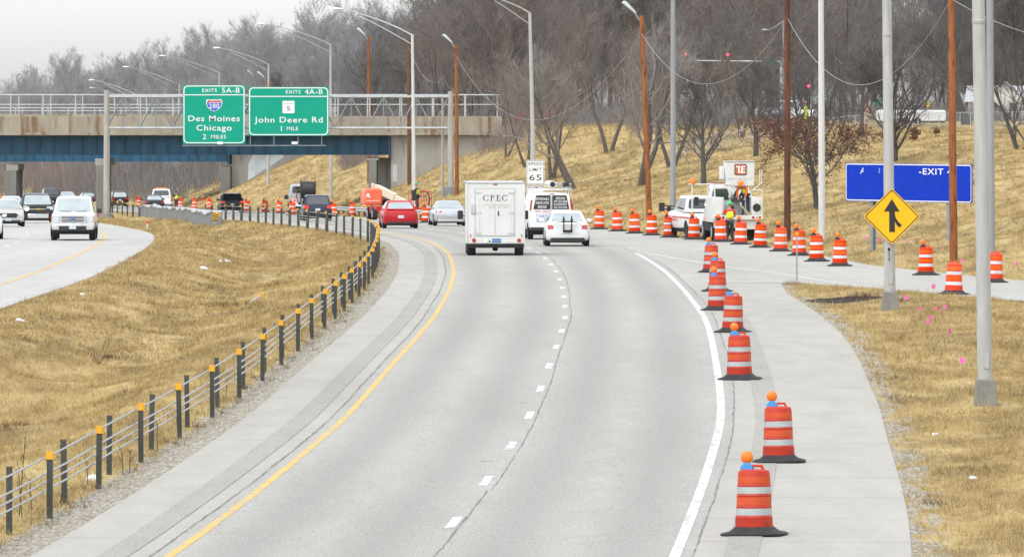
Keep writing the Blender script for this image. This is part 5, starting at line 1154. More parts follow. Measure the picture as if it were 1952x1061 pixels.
row = [(1142, 438), (1177, 442), (1210, 446), (1243, 449.5), (1276, 453.5), (1323, 457.5), (1374, 462), (1412, 467), (1449, 473), (1488, 480), (1524, 488), (1557, 499), (1601, 508), (1765, 525)]
names = ['leftmost drum of the ramp row, next to the white sedan', 'second drum from the white sedan in the ramp row', 'drum third from the white sedan, below the forked tree', 'drum standing below the rusty floodlight pole', 'drum standing in front of the grey street lamp pole', 'drum in front of the white pickup with the big mirror', 'drum left of the hi-vis worker behind the bucket truck', 'drum just right of the hi-vis worker by the bucket truck',
         'drum at the right rear corner of the bucket truck', 'drum in front of the dark red-brown pole', 'drum behind the slim island delineator', 'drum in front of the whitish street lamp pole', 'drum at the right end of the close row, left of the merge sign', 'lone drum with amber light right of the merge sign pole']
for (u, v), lab in zip(row, names): drum('blk', u, v, lab, G2)
drum('bare', 1818, 562, 'drum without a light standing on the near side of the ramp', G2); drum('bare', 1896, 539, 'drum without a light half hidden by the nearest lamp pole', G2)
far = [(812, 425.5, 'drum between the red sedan and the silver coupe'), (704, 414.5, 'drum in front of the orange boom lift'), (672, 413.5, 'drum left of the orange boom lift, by the guard rail'), (636, 414, 'drum touching the right side of the dark navy SUV'), (557, 411, 'drum left of the reel truck tail light'), (533, 408.5, 'drum between the lamp pole and the reel truck'), (505, 406.5, 'drum standing by the far orange wooden pole'), (471, 405, 'drum right of the black SUV near the striped marker'),
       (400, 400.5, 'right drum of the pair above the striped marker'), (371, 400, 'drum behind the middle of the ribbed wall'), (344, 399, 'drum right of the tiny far worker'), (317, 397.5, 'drum touching the right side of the dark sedan'), (265, 395.5, 'drum left of the dark sedan, by the far lamp poles'), (257, 393.5, 'farther drum half hidden left of the dark sedan'), (389, 398, 'farther drum overlapped by the pair above the striped marker')]
for u, v, lab in far: drum('blk', u, v, lab, G3)
drum('bare', 5, 392, 'distant drum at the left photo edge beside the farther pier', G3)

# ------------------------------------------------------------------ people
SKIN = pm('skin', (0.42, 0.24, 0.16), 0.6, var=0.08); HIVIS = pm('hi_vis_yellow', (0.62, 0.80, 0.02), 0.6, var=0.08, scale=5); DENIM = pm('dark_trousers', (0.03, 0.032, 0.035), 0.85, var=0.2, scale=6); NAVYT = pm('navy_trousers', (0.03, 0.045, 0.09), 0.85, var=0.2, scale=6)
REDS = pm('red_shirt', (0.55, 0.035, 0.02), 0.8, var=0.1, scale=5); ORS = pm('orange_shirt', (0.75, 0.13, 0.02), 0.8, var=0.1, scale=5); HATG = pm('green_hard_hat', (0.04, 0.55, 0.16), 0.35, var=0.05); HATT = pm('teal_hard_hat', (0.02, 0.33, 0.25), 0.35, var=0.05); HATO = pm('orange_hard_hat', (0.85, 0.22, 0.02), 0.35); BOOT = pm('boots', (0.04, 0.03, 0.02), 0.8); REFL = pm('silver_reflective_tape', (0.6, 0.62, 0.6), 0.4)
DARKSL = pm('dark_sleeve', (0.025, 0.03, 0.04), 0.85)
def skin_obj(name, verts, edges, radii, mat, parent, root=0, sub=1):
    me = bpy.data.meshes.new(name); me.from_pydata(verts, edges, []); o = bpy.data.objects.new(name, me); COL.objects.link(o); o.parent = parent; me.materials.append(mat)
    o.modifiers.new('skin', 'SKIN'); 
    if not me.skin_vertices: pass
    for i, v in enumerate(me.skin_vertices[0].data): r = radii[i]; v.radius = r if isinstance(r, tuple) else (r, r); v.use_root = (i == root)
    m = o.modifiers.new('sub', 'SUBSURF'); m.levels = sub; m.render_levels = sub
    me.polygons.foreach_set('use_smooth', [True]*len(me.polygons)); return o
def person(label, loc, rz, J=None, shirt=REDS, vest=HIVIS, trousers=DENIM, hat=HATG, group=None, sleeves='short', sc=1.0):
    """standing figure; J overrides joint positions (x right, y forward, z up, metres)"""
    P = dict(pel=(0, 0, .95), spine=(0, .01, 1.12), chest=(0, .02, 1.32), neck=(0, .02, 1.47), head0=(0, .04, 1.56), head1=(0, .05, 1.66), head2=(0, .04, 1.73),
             shL=(-.17, .02, 1.40), elL=(-.25, .03, 1.13), wrL=(-.24, .14, .90), shR=(.17, .02, 1.40), elR=(.25, .03, 1.13), wrR=(.24, .14, .90),
             hpL=(-.09, 0, .90), knL=(-.11, .03, .50), anL=(-.12, -.02, .09), toL=(-.13, .16, .04), hpR=(.09, 0, .90), knR=(.11, .03, .50), anR=(.12, -.02, .09), toR=(.13, .16, .04))
    P.update(J or {}); t = empty('person', loc, rz, label, 'person', group); t.scale = (sc, sc, sc)
    V = {k: Vector(v) for k, v in P.items()}
    names_ = list(P); vs_ = [P[k] for k in names_]; ix = {k: i for i, k in enumerate(names_)}
    rad = dict(pel=(.15, .11), spine=(.13, .10), chest=(.155, .105), neck=.055, head0=.065, head1=.085, head2=.065, shL=.06, elL=.042, wrL=.030, shR=.06, elR=.042, wrR=.030, hpL=.085, knL=.06, anL=.045, toL=.042, hpR=.085, knR=.06, anR=.045, toR=.042)
    rl = [rad[k] for k in names_]
    E = [('pel', 'spine'), ('spine', 'chest'), ('chest', 'neck'), ('neck', 'head0'), ('head0', 'head1'), ('head1', 'head2')]
    for s_ in 'LR': E += [('chest', 'sh'+s_), ('sh'+s_, 'el'+s_), ('el'+s_, 'wr'+s_), ('pel', 'hp'+s_), ('hp'+s_, 'kn'+s_), ('kn'+s_, 'an'+s_), ('an'+s_, 'to'+s_)]
    ed = [(ix[a], ix[b]) for a, b in E]
    # hands: palm, four bent fingers of unequal length and a thumb from the side
    for s_, sg in (('L', -1), ('R', 1)):
        d = (V['wr'+s_]-V['el'+s_]).normalized(); side = Vector((0, 1, 0)).cross(d)
        side = side.normalized() if side.length > .2 else Vector((1, 0, 0)); nrm = d.cross(side).normalized()
        pm0 = V['wr'+s_]+d*.07; vs_.append(tuple(pm0)); rl.append((.036, .018)); ip = len(vs_)-1; ed.append((ix['wr'+s_], ip))
        for k, ln in enumerate((.072, .082, .076, .06)):
            b0 = pm0+side*(.027-.018*k)+d*.02; m0 = b0+d*ln*.55+nrm*.006; e0 = m0+d*ln*.38-nrm*.022*sg*0+nrm*.02
            i0 = len(vs_); vs_ += [tuple(b0), tuple(m0), tuple(e0)]; rl += [.0095, .009, .0075]; ed += [(ip, i0), (i0, i0+1), (i0+1, i0+2)]
        b0 = V['wr'+s_]+d*.035+side*.03; m0 = b0+side*.03+d*.03; e0 = m0+d*.035+side*.006; i0 = len(vs_); vs_ += [tuple(b0), tuple(m0), tuple(e0)]; rl += [.012, .010, .008]; ed += [(ip, i0), (i0, i0+1), (i0+1, i0+2)]
    # face: nose and ears as part of the head
    h1 = V['head1']; fw = Vector((0, 1, 0)); i0 = len(vs_)
    vs_ += [tuple(h1+fw*.098+Vector((0, 0, -.02)))]; rl += [.014]; ed += [(ix['head1'], i0)]
    skin_obj('body', vs_, ed, rl, SKIN, t, ix['pel'])
    for s_ in (-1, 1): MB().lathe([(0, -.008), (.009, 0), (0, .008)], 8, tuple(h1+Vector((s_*.034, .080, .012))), 'y').build('eye', BLACK, t); MB().cbox(tuple(h1+Vector((s_*.088, .0, -.01))), .016, .035, .05).build('ear', SKIN, t, bevel=.006)
    MB().cbox(tuple(V['head0']+Vector((0, .070, .015))), .045, .012, .010).build('mouth', pm('lips', (.30, .10, .08), .6), t)
    g = lambda k, dr: (tuple(a+dr for a in rad[k]) if isinstance(rad[k], tuple) else rad[k]+dr)
    ks = ['pel', 'hpL', 'knL', 'anL', 'hpR', 'knR', 'anR']; vv = [V[k] for k in ks]; vv = [tuple(v) for v in vv]; vv[3] = tuple(V['anL']+Vector((0, 0, .02))); vv[6] = tuple(V['anR']+Vector((0, 0, .02)))
    skin_obj('trousers', vv, [(0, 1), (1, 2), (2, 3), (0, 4), (4, 5), (5, 6)], [g(k, .022) for k in ks], trousers, t)
    ks = ['pel', 'spine', 'chest', 'shL', 'elL', 'shR', 'elR']; vv = [V[k] for k in ks]; vv[0] = V['pel'].lerp(V['spine'], .15)
    rr = [g('pel', .025), g('spine', .022), g('chest', .018), g('shL', .02), g('elL', .018), g('shR', .02), g('elR', .018)]
    if sleeves == 'long': vv += [V['wrL'], V['wrR']]; rr += [.042, .042]; ee = [(0, 1), (1, 2), (2, 3), (3, 4), (4, 7), (2, 5), (5, 6), (6, 8)]
    else: vv[4] = V['shL'].lerp(V['elL'], .75); vv[6] = V['shR'].lerp(V['elR'], .75); ee = [(0, 1), (1, 2), (2, 3), (3, 4), (2, 5), (5, 6)]
    skin_obj('shirt', [tuple(v) for v in vv], ee, rr, shirt, t)
    if vest:
        v0 = V['pel'].lerp(V['spine'], .45); vo = skin_obj('vest', [tuple(v0), tuple(V['spine']), tuple(V['chest']), tuple(V['shL'].lerp(V['chest'], .15)), tuple(V['shR'].lerp(V['chest'], .15))], [(0, 1), (1, 2), (2, 3), (2, 4)], [(.185, .15), g('spine', .045), g('chest', .045), .082, .082], vest, t)
    for s_ in 'LR': skin_obj('boot', [tuple(V['an'+s_]+Vector((0, 0, .04))), tuple(V['an'+s_]), tuple(V['to'+s_])], [(0, 1), (1, 2)], [.06, .06, .05], BOOT, t)
    if hat:
        c = V['head2']; ax = (V['head2']-V['head0']).normalized()
        ho = MB().lathe([(.155, -.02), (.150, -.008), (.118, .0), (.115, .04), (.095, .085), (.05, .108), (0.001, .114)], 18).build('hard_hat', hat, t, smooth=50); ho.location = c+ax*.005-Vector((0, 0, .015)); ho.rotation_euler = Vector((0, 0, 1)).rotation_difference(ax).to_euler()
    return t
p = road(1392, 461); p = (p[0], p[1]+.8, terrain(np.array([p[0]]), np.array([p[1]+.8]))[0])
person('worker in green hard hat, hi-vis vest and red shirt standing behind the bucket truck', p, heading(p[1])+.1, dict(elL=(-.30, .16, 1.22), wrL=(-.24, .36, 1.32), elR=(.27, .12, 1.15), wrR=(.17, .30, 1.10), neck=(0, .05, 1.47), head0=(0, .08, 1.55), head1=(0, .10, 1.65), head2=(0, .09, 1.72)))

# ------------------------------------------------------------------ aerial bucket truck
x, y, z = road(1407, 464); Yt = y+7.5; x = X_(1406, Yt); zt0 = float(terrain(np.array([x]), np.array([Yt]))[0]); rzt = heading(Yt, RFAR)*.55+.03
bk = base_vehicle('bucket_truck', 'white utility truck with a raised logo bucket and open service body behind the drums', (x, Yt, zt0), rzt, 'utility truck')
w = 1.10
MB().box(-w, w, 0, 2.9, .86, 1.16).build('bed_floor', TRUCKW, bk, bevel=.02)
for s_ in (-1, 1):
    a, b2 = sorted((s_*w, s_*(w-.48))); c = MB().box(a, b2, .02, 2.9, 1.163, 1.98).build('side_cabinet', TRUCKW, bk, bevel=.02)
    a2, b3 = sorted((s_*(w-.06), s_*(w-.42))); MB().box(a2, b3, -.003, .018, 1.24, 1.90).build('cabinet_door', TRUCKW, c, bevel=.008)
    q0, q1 = sorted((s_*w, s_*(w+.012)))
    for k in range(3): MB().box(q0, q1, .15+k*.9, .95+k*.9, 1.0, 1.92).build('cabinet_door', TRUCKW, c, bevel=.006)
MB().box(-w-.02, w+.02, -.16, .0, .98, 1.17).build('rear_bumper', TRUCKW, bk, bevel=.015)
for i, xx in enumerate((-.98, -.82, -.66, .68, .84, .98)): MB().lathe([(.0, -.02), (.05, -.015), (.06, 0)], 12, (xx, -.162, 1.08), 'y').build('tail_light', TAIL if i != 4 else LTGREY, bk, smooth=40)
MB().box(-w+.05, w-.05, .1, .25, .62, .97).build('rear_skirt', TRUCKW, bk); MB().box(.40, .92, -.02, .09, .55, .95).build('step_box', TRUCKW, bk, bevel=.015)
MB().box(-w+.1, w-.1, .3, 5.6, .45, .85).build('chassis', UNDER, bk)
for s_ in (-1, 1):
    wheel(bk, s_*(w-.28), 1.2, .42, .46); wheel(bk, s_*(w-.18), 5.0, .42, .26)
    MB().box(*sorted((s_*.56, s_*1.04)), .55, .57, .12, .80).build('mud_flap', UNDER, bk)
q = quads(3.0, 5.0, .98, 1.55, 3.1, 4.4, .84, 2.48); house_mesh(q).build('cab', PWHITE, bk, smooth=30, bevel=.04); panel('rear_window', q['rear'], .05, .60, .30, .84, pm('greenish_glass', (.07, .10, .07), .1, var=.3), bk, .01); panel('windshield', q['front'], .05, .95, .05, .93, GLASS, bk, .01)
for sd in ('left', 'right'): panel('side_window', q[sd], .1, .6, .15, .88, GLASS, bk, .01)
body_loft([(2.95, 1.0, .6, 1.58), (4.9, 1.0, .6, 1.56), (5.9, .94, .6, 1.42), (6.05, .88, .65, 1.3)]).build('cab_body', PWHITE, bk, smooth=40)
MB().lathe([(.34, 1.17), (.30, 1.5), (.26, 1.55), (.26, 1.95), (.30, 2.0), (.22, 2.1)], 18, (.0, 1.3, 0)).build('turret', TRUCKW, bk, smooth=40)
MB().path([(0, 1.3, 1.95), (-.05, 2.8, 2.35), (-.1, 4.1, 2.52)], [.15, .14, .13], 8).build('lower_boom', TRUCKW, bk, bevel=.01)
MB().path([(-.1, 4.1, 2.72), (.0, 2.2, 2.60), (.1, 1.1, 2.45)], [.11, .10, .09], 8).build('upper_boom', TRUCKW, bk)
bkt = MB().loft([[(.12+a*q_, .55+b_*.42, zz) for a, b_ in ((-1, -1), (1, -1), (1, 1), (-1, 1))] for q_, zz in ((.64, 2.47), (.66, 3.55))]).build('bucket', TRUCKW, bk, bevel=.04, seg=3)
MB().box(-.55, .80, .10, 1.0, 3.553, 3.60).build('bucket_rim', LTGREY, bkt, bevel=.02)
MB().box(-.75, -.53, .3, .8, 2.75, 3.35).build('bucket_step', TRUCKW, bkt, bevel=.05)
OL = pm('orange_logo', (.50, .11, .012), .5, var=.08); oy = .118
lo = MB().prism(rrect(-.13, .42, 2.97, 3.46, .07), 'y', oy-.010, oy-.004).build('logo_border', BLACK, bkt); MB().prism(rrect(-.10, .39, 3.0, 3.43, .055), 'y', oy-.015, oy-.011).build('logo_field', OL, lo)
m = MB(); yy0, yy1 = oy-.020, oy-.016; f_ = lambda a, b_, c, d: m.box(-.06+a*.42, -.06+b_*.42, yy0, yy1, 3.06+c*.32, 3.06+d*.32)
f_(0, .46, .80, .98); f_(.22, .40, .0, .797); f_(.55, .72, .0, .98); f_(.723, 1.0, .80, .98); f_(.723, 1.0, .0, .18); f_(.723, .98, .42, .58); f_(.42, .547, .0, .18); m.build('logo_letters', SIGNW, lo)
text('TRI-CITY ELECTRIC CO.', .085, GREYL, bkt, 'lettering', (.14, oy-.006, 2.80), 1.08, .008); text('Since 1895', .05, pm('faint_tan_lettering', (.52, .49, .43), .6), bkt, 'lettering', (.14, oy-.004, 2.66), .45, 0)
m = MB()
for s_ in (-.98, .98):
    pass
m.path([(-1.02, .1, 1.98), (-1.02, .1, 2.55), (-1.02, 2.9, 2.55), (-1.02, 2.9, 1.98)], .035, 6); m.path([(-.35, .1, 1.98), (-.35, .1, 2.55), (-.35, 2.9, 2.55)], .03, 6); m.path([(-1.02, .1, 2.55), (-.35, .1, 2.55)], .03, 6); m.path([(-1.02, 1.5, 2.55), (-.35, 1.5, 2.55)], .03, 6); m.build('ladder_rack', TRUCKW, bk)
MB().box(-.95, -.42, .2, 2.8, 2.585, 2.63).build('planks', pm('brown_planks', (.28, .13, .05), .8, var=.3, scale=3), bk)
m = MB(); m.path([(.62, .06, 1.98), (.62, .06, 2.30), (1.12, .06, 2.30), (1.12, .06, 1.2)], .03, 6); m.path([(1.12, .06, 2.30), (1.12, 1.5, 2.30)], .03, 6); m.path([(.7, .06, 2.30), (1.08, .06, 2.62), (1.10, .06, 3.22)], .022, 6); m.path([(1.0, .06, 2.55), (1.0, .06, 3.22)], .02, 6); m.build('hand_rail', TRUCKW, bk)
MB().lathe([(.06, -.03), (.17, -.03), (.18, .0), (.17, .03), (.06, .03)], 18, (.86, -.03, 1.52), 'y').build('hose_reel', BLACK, bk, smooth=40)
MB().box(-.38, -.14, -.05, .25, 1.30, 1.62).build('black_bag', BLACK, bk, bevel=.06)
m = MB(); m.loft([[(.10, -.08, 1.62), (.20, -.08, 1.62), (.62, -.08, 1.18), (.48, -.08, 1.18)], [(.10, -.02, 1.62), (.20, -.02, 1.62), (.62, -.02, 1.18), (.48, -.02, 1.18)]]); m.build('plank', pm('pale_plank', (.42, .33, .20), .8, var=.2), bk)
m = MB(); m.path([(-.1, .6, 2.0), (.05, .5, 2.3), (.2, .6, 2.45)], .06, 6); m.path([(.1, .7, 1.8), (.25, .6, 2.2), (.3, .6, 2.46)], .05, 6); m.box(-.2, .3, .5, .9, 1.75, 1.95); m.build('hydraulics', pm('dark_hydraulics', (.06, .05, .045), .6, var=.5, scale=8), bk)
mir = MB(); mir.path([(-1.0, 4.6, 1.75), (-1.32, 4.6, 1.75)], .025, 5); mir.box(-1.48, -1.28, 4.55, 4.62, 1.55, 1.95); mir.build('mirror', TRIM, bk)
# worker on the bed
MW = Matrix.Rotation(rzt, 4, 'Z'); off = MW @ Vector((.42, .55, 0))
person('worker in orange shirt leaning forward on the bed of the bucket truck', (x+off.x, Yt+off.y, zt0+1.165), rzt+R(150), dict(spine=(0, .10, 1.10), chest=(0, .24, 1.24), neck=(0, .36, 1.32), head0=(0, .43, 1.36), head1=(0, .50, 1.40), head2=(0, .55, 1.45), shL=(-.17, .26, 1.30), elL=(-.22, .36, 1.05), wrL=(-.16, .42, .82), shR=(.17, .26, 1.30), elR=(.24, .38, 1.06), wrR=(.18, .44, .84)), shirt=ORS, vest=HIVIS, trousers=NAVYT, hat=HATO, sleeves='long')
# second white truck ahead with the big mirror
x2, y2 = X_(1357, Yt+11), Yt+11
t = pickup('white pickup with red-striped flank and big mirror beside the bucket truck', (x2, y2, float(terrain(np.array([x2]), np.array([y2]))[0])), rzt+.10, W=2.0)
STR = pm('faded_red_stripe', (.50, .12, .09), .5, var=.3, scale=4)
m = MB(); m.box(-1.012, -1.0, .3, 4.2, .92, 1.0); m.box(-1.012, -1.0, 3.0, 5.4, .80, .86); m.build('stripe', STR, t)
mir = MB(); mir.path([(-.95, 4.0, 1.45), (-1.45, 4.0, 1.48)], .03, 5); mir.path([(-.95, 4.0, 1.30), (-1.45, 4.0, 1.33)], .03, 5); mir.box(-1.68, -1.42, 3.95, 4.05, 1.22, 1.62); mir.build('tow_mirror', TRIM, t)
m = MB(); m.path([(-.9, .1, 1.17), (-.9, .1, 2.5), (-.9, .9, 2.5)], .035, 6); m.path([(.9, .1, 1.17), (.9, .1, 2.5), (-.9, .1, 2.5)], .035, 6); m.build('rack_frame', TRUCKW, t); MB().lathe([(.11, 2.53), (.12, 2.56), (.12, 2.72), (.10, 2.76)], 14, (-.9, .1, 0)).build('beacon', BEACON, t, smooth=40)

# ------------------------------------------------------------------ orange boom lift with worker
Y = 524.0; s = F/Y; xL = X_(735, Y); zL = gz(xL, Y)
bl = base_vehicle('boom_lift', 'orange boom lift with cream boom lowered to a red work basket', (xL, Y, zL), R(10), 'boom lift')
lx = lambda u: (u-735)/s; lz = lambda v: (Z_(v, Y)-zL)
LOR = pm('lift_orange', (.75, .13, .05), .45, var=.08, scale=1.5, coat=.3); LRED = pm('lift_red', (.50, .05, .025), .5, var=.12, scale=2); CREAM = pm('cream_boom', (.60, .53, .40), .5, var=.06)
zc1 = lz(391); 
MB().box(lx(712), lx(752), -.2, 2.6, .42, lz(393)).build('chassis', LRED, bl, bevel=.05)
for xx in (lx(714), lx(750)):
    for yy in (.1, 2.2): wheel(bl, xx, yy, .42, .32)
cv = MB(); P = [(lx(695), lz(390)), (lx(729), lz(390)), (lx(730), lz(370)), (lx(728), lz(361)), (lx(720), lz(359)), (lx(697), lz(360)), (lx(694.5), lz(366))]
cv.loft([[(p_[0]*.96+lx(712)*.04, .02, p_[1]*.97+lz(374)*.03) for p_ in P], [(p_[0], .12, p_[1]) for p_ in P], [(p_[0], 1.9, p_[1]) for p_ in P], [(p_[0]*.96+lx(712)*.04, 2.0, p_[1]) for p_ in P]])
co = cv.build('engine_cover', LOR, bl, smooth=35, bevel=.16, seg=4)
m = MB(); 
for q0, q1, r_ in ((701, 371, .10), (703.5, 375, .07), (699, 374, .06)): m.lathe([(r_, -.004), (r_, .0), (0.01, .002)], 10, (lx(q0), -.0, lz(q1)), 'y')
m.build('cover_decal', SIGNW, co)
MB().box(lx(698), lx(724), -.004, .018, lz(383), lz(382)).build('cover_line', SIGNW, co)
MB().box(lx(728), lx(745), .3, 1.8, lz(391), lz(380)).build('turntable', UNDER, bl, bevel=.03)
a, b2 = Vector((lx(717), .9, lz(356))), Vector((lx(772), -1.6, lz(389)))
def beam(mb, a, b, hw, hh):
    d = (b-a).normalized(); sd = d.cross(Vector((0, 0, 1))).normalized(); up = sd.cross(d)
    mb.loft([[p_+sd*hw*i+up*hh*j for i, j in ((-1, -1), (1, -1), (1, 1), (-1, 1))] for p_ in (a, b)])
m = MB(); beam(m, a, a.lerp(b2, .62), .20, .24); m.build('boom', CREAM, bl, bevel=.03); m = MB(); beam(m, a.lerp(b2, .55), b2, .14, .17); m.build('boom', CREAM, bl, bevel=.02)
MB().box(lx(714), lx(729), .7, 1.1, lz(354.5), lz(349)).build('boom_knuckle', TRIM, bl, bevel=.03); MB().box(lx(712.5), lx(715.5), .6, 1.2, lz(362), lz(349)).build('boom_plate', CREAM, bl, bevel=.02)
MB().path([a.lerp(b2, .12)-Vector((0, 0, .55)), a.lerp(b2, .55)-Vector((0, 0, .2))], .07, 8).build('cylinder', CHROME, bl)
bx0, bx1, by0, by1, zf, zt4 = lx(773), lx(812), -2.4, -1.4, lz(398), lz(364)
m = MB()
for zz in (zf+.05, zf+(zt4-zf)*.5, zt4): m.path([(bx0, by0, zz), (bx1, by0, zz), (bx1, by1, zz), (bx0, by1, zz), (bx0, by0, zz)], .025, 6)
for k in range(5):
    xx = bx0+(bx1-bx0)*k/4
    for yy in (by0, by1): m.path([(xx, yy, zf), (xx, yy, zt4)], .02, 6)
m.build('basket_rails', LRED, bl); MB().box(bx0, bx1, by0, by1, zf-.06, zf).build('basket_floor', LRED, bl)
MB().box(bx0+.05, bx0+.35, by0-.1, by0+.05, zf+.6, zt4+.1).build('control_box', TRIM, bl, bevel=.03)
MB().path([(lx(796), by1, zt4-.1), (lx(803), by1+.2, zt4+.02), (lx(811), by1+.2, zt4-.12), (lx(814), by1, zt4-.5), (lx(811), by1, zt4-.95)], .05, 8).build('hose', BLACK, bl, smooth=50)
Wb = Matrix.Rotation(R(10), 4, 'Z') @ Vector((lx(787), -1.9, 0))
person('worker in teal hard hat and hi-vis vest standing in the lift basket', (xL+Wb.x, Y+Wb.y, zL+zf), R(70), dict(elL=(-.30, .15, 1.15), wrL=(-.2, .38, 1.12), elR=(.3, .1, 1.15), wrR=(.2, .36, 1.12)), shirt=DARKSL, trousers=NAVYT, hat=HATT, sleeves='long', sc=.97)

# ------------------------------------------------------------------ reel truck
x, y, z = road(580, 408); Y = y; s = F/Y
rt = base_vehicle('reel_truck', 'work truck carrying a tall black cable reel, parked behind the navy SUV', (x, Y, z), heading(Y), 'utility truck')
lx = lambda u: (u-580)/s; lz = lambda v: (Z_(v, Y)-z)
MB().box(-1.05, .95, .3, 4.0, .75, .95).build('flatbed', pm('brown_deck', (.22, .10, .045), .8, var=.25, scale=2), rt, bevel=.02); MB().box(-1.0, .9, .4, 6.0, .42, .745).build('chassis', UNDER, rt)
for s_ in (-.85, .75):
    for yy in (1.0, 5.2): wheel(rt, s_, yy, .42, .3)
body_loft([(4.2, 1.0, .55, 1.5), (5.6, 1.0, .55, 1.45), (6.4, .92, .6, 1.25)]).build('cab', PSILV, rt, smooth=40); q = quads(4.22, 5.7, .95, 1.45, 4.3, 5.2, .82, 2.3); house_mesh(q).build('cab_roof', PSILV, rt, smooth=30, bevel=.03); panel('rear_window', q['rear'], .1, .9, .2, .85, GLASS, rt, .01)
r0 = (lx(602)-lx(576))/2; zc4 = (lz(347)+lz(381))/2; rr_ = (lz(347)-lz(381))/2*.98
MB().lathe([(rr_*.3, -r0*.95), (rr_*.9, -r0*.95), (rr_, -r0*.8), (rr_, r0*.8), (rr_*.9, r0*.95), (rr_*.3, r0*.95)], 28, (lx(589), 1.5, zc4+.06), 'x').build('conduit_coil', BLACK, rt, smooth=30)
for u in (575.5, 603): m = MB(); m.box(lx(u)-.04, lx(u)+.04, 1.35, 1.65, .95, lz(344)); m.build('reel_stand', TRIM, rt)
MB().path([(lx(566), .4, .6), (lx(566), .4, lz(362)), (lx(574), .4, lz(362))], .05, 6).build('rack_post', pm('brown_steel', (.16, .075, .04), .7), rt)
MB().lathe([(0, -.03), (.09, -.02), (.1, 0)], 14, (lx(562), .25, lz(382)), 'y').build('tail_light', TAILON, rt); MB().box(lx(557), lx(566), .27, .4, lz(386), lz(379)).build('light_box', TRUCKW, rt)
MB().box(lx(549), lx(556), 4.9, 5.0, lz(381), lz(373)).build('mirror', TRIM, rt, bevel=.03); MB().path([(lx(556), 4.95, lz(377)), (lx(562), 4.95, lz(377))], .03, 5).build('mirror_arm', TRIM, rt)
MB().box(-1.08, .98, .1, .28, .60, .90).build('rear_bumper', TRUCKW, rt, bevel=.02)

# far workers
p = road(336, 400); person('tiny far worker in hi-vis vest among the drums right of the dark sedan', p, R(30), shirt=DARKSL, trousers=DENIM, hat=BATK)
Y = 640.0; xx = X_(1536, Y); person('worker in hi-vis jacket on the bank top beside the red-leaved oak', (xx, Y, gz(xx, Y)), R(100), shirt=HIVIS, vest=HIVIS, trousers=pm('hi_vis_trousers', (.50, .66, .03), .7), hat=HATO, sleeves='long', sc=1.05)

# ------------------------------------------------------------------ survey flags, litter, fallen post, weeds
PINK = pm('pink_flag', (0.80, 0.12, 0.36), 0.6, var=0.08)
flags = [(1696, 573), (1726, 592), (1748, 608), (1786, 609), (1804, 606), (1768, 626), (1773, 636), (1806, 661), (1835, 718), (1780, 570)]
flags2 = [(1647, 468), (1660, 470), (1680, 475), (1729, 476), (1832, 514), (1946, 522)]
fl0 = None
for i, (u, v) in enumerate(flags+flags2):
    p = hit(u, v)
    if fl0 is None:
        fl0 = empty('survey_flag', p, 0, 'x', 'survey flag'); MB().tube((0, 0, -.05), (0, 0, .42), .004, n=4).build('wire', GALV, fl0)
        m = MB(); m.add([(0, 0, .30), (.05, .02, .28), (.11, 0, .31), (.11, .01, .41), (.05, .03, .40), (0, 0, .42), (0, .004, .30), (.05, .024, .28), (.11, .004, .31), (.11, .014, .41), (.05, .034, .40), (0, .004, .42)], [(0, 1, 4, 5), (1, 2, 3, 4), (6, 11, 10, 7), (7, 10, 9, 8)]); m.build('flag', PINK, fl0); t = fl0
    else: t = copy_tree(fl0)
    t.location = p; t.rotation_euler = (random.uniform(-.3, .3), random.uniform(-.3, .3), random.uniform(-.8, .8)+(math.pi if i % 3 == 0 else 0)); s_ = random.uniform(.8, 1.1); t.scale = (s_,)*3
    near = i < len(flags)
    t['label'] = 'small pink survey flag in the grass island near the merge sign' if near else 'small pink survey flag in the grass beyond the ramp by the blue sign'; t['group'] = 'pink flags on the grass island' if near else 'pink flags beyond the ramp'; t['category'] = 'survey flag'
LIT = pm('white_litter', (0.75, 0.76, 0.80), 0.6, var=0.08)
def litter(label, u, v, sz, seed):
    p = hit(u, v); rg = random.Random(seed); bm = bmesh.new(); bmesh.ops.create_icosphere(bm, subdivisions=2, radius=1)
    for vv in bm.verts: k = .6+.6*rg.random(); vv.co = Vector((vv.co.x*sz*k, vv.co.y*sz*.8*k, abs(vv.co.z)*sz*.75*k))
    me = bpy.data.meshes.new('litter'); bm.to_mesh(me); bm.free(); o = link('litter', me, LIT); o.location = p; tag(o, label, 'litter', 'scraps of white litter')
for i, (u, v, sz, lab) in enumerate([(387, 514, .16, 'white plastic bag lying in the median grass below the far barrier'), (433, 500, .14, 'torn white scrap right of the plastic bag in the median'), (420, 499, .09, 'small white scrap between the two median bags'), (37, 613, .13, 'white scrap in the grass near the left road edge'), (1782, 829, .07, 'white scrap in the grass left of the nearest lamp base'), (1854, 913, .07, 'white scrap in the grass below the nearest lamp base'), (176, 915, .12, 'white scrap caught between the near barrier posts'), (158, 562, .10, 'pale scrap in the median grass beside the oncoming shoulder')]): litter(lab, u, v, sz, i)
pa, pb = Vector(hit(478, 578)), Vector(hit(531, 552)); t = empty('fallen_delineator', pa, 0, 'fallen grey delineator post with yellow tip lying in the median grass', 'delineator')
d = pb-pa; d = d.normalized()*min(d.length, 2.1) if d.length > 3.5 else d
MB().path([(0, 0, .05), tuple(d+Vector((0, 0, .10)))], .03, 6).build('post', GALV, t); MB().cbox(tuple(d+Vector((0, 0, .12))), .16, .16, .12).build('reflector', CAPM, t)
p = hit(281, 437); t = empty('marker_flag', p, 0, 'little orange and white marker standing in the median below the ribbed wall', 'marker'); MB().tube((0, 0, -.05), (0, 0, .35), .04, n=8).build('post', DWHITE, t); MB().lathe([(.001, .30), (.09, .33), (.10, .42), (.001, .47)], 10).build('cap', DSHEET, t)
WEED = pm('dark_dead_weed', (0.07, 0.05, 0.035), 0.9, var=0.3)
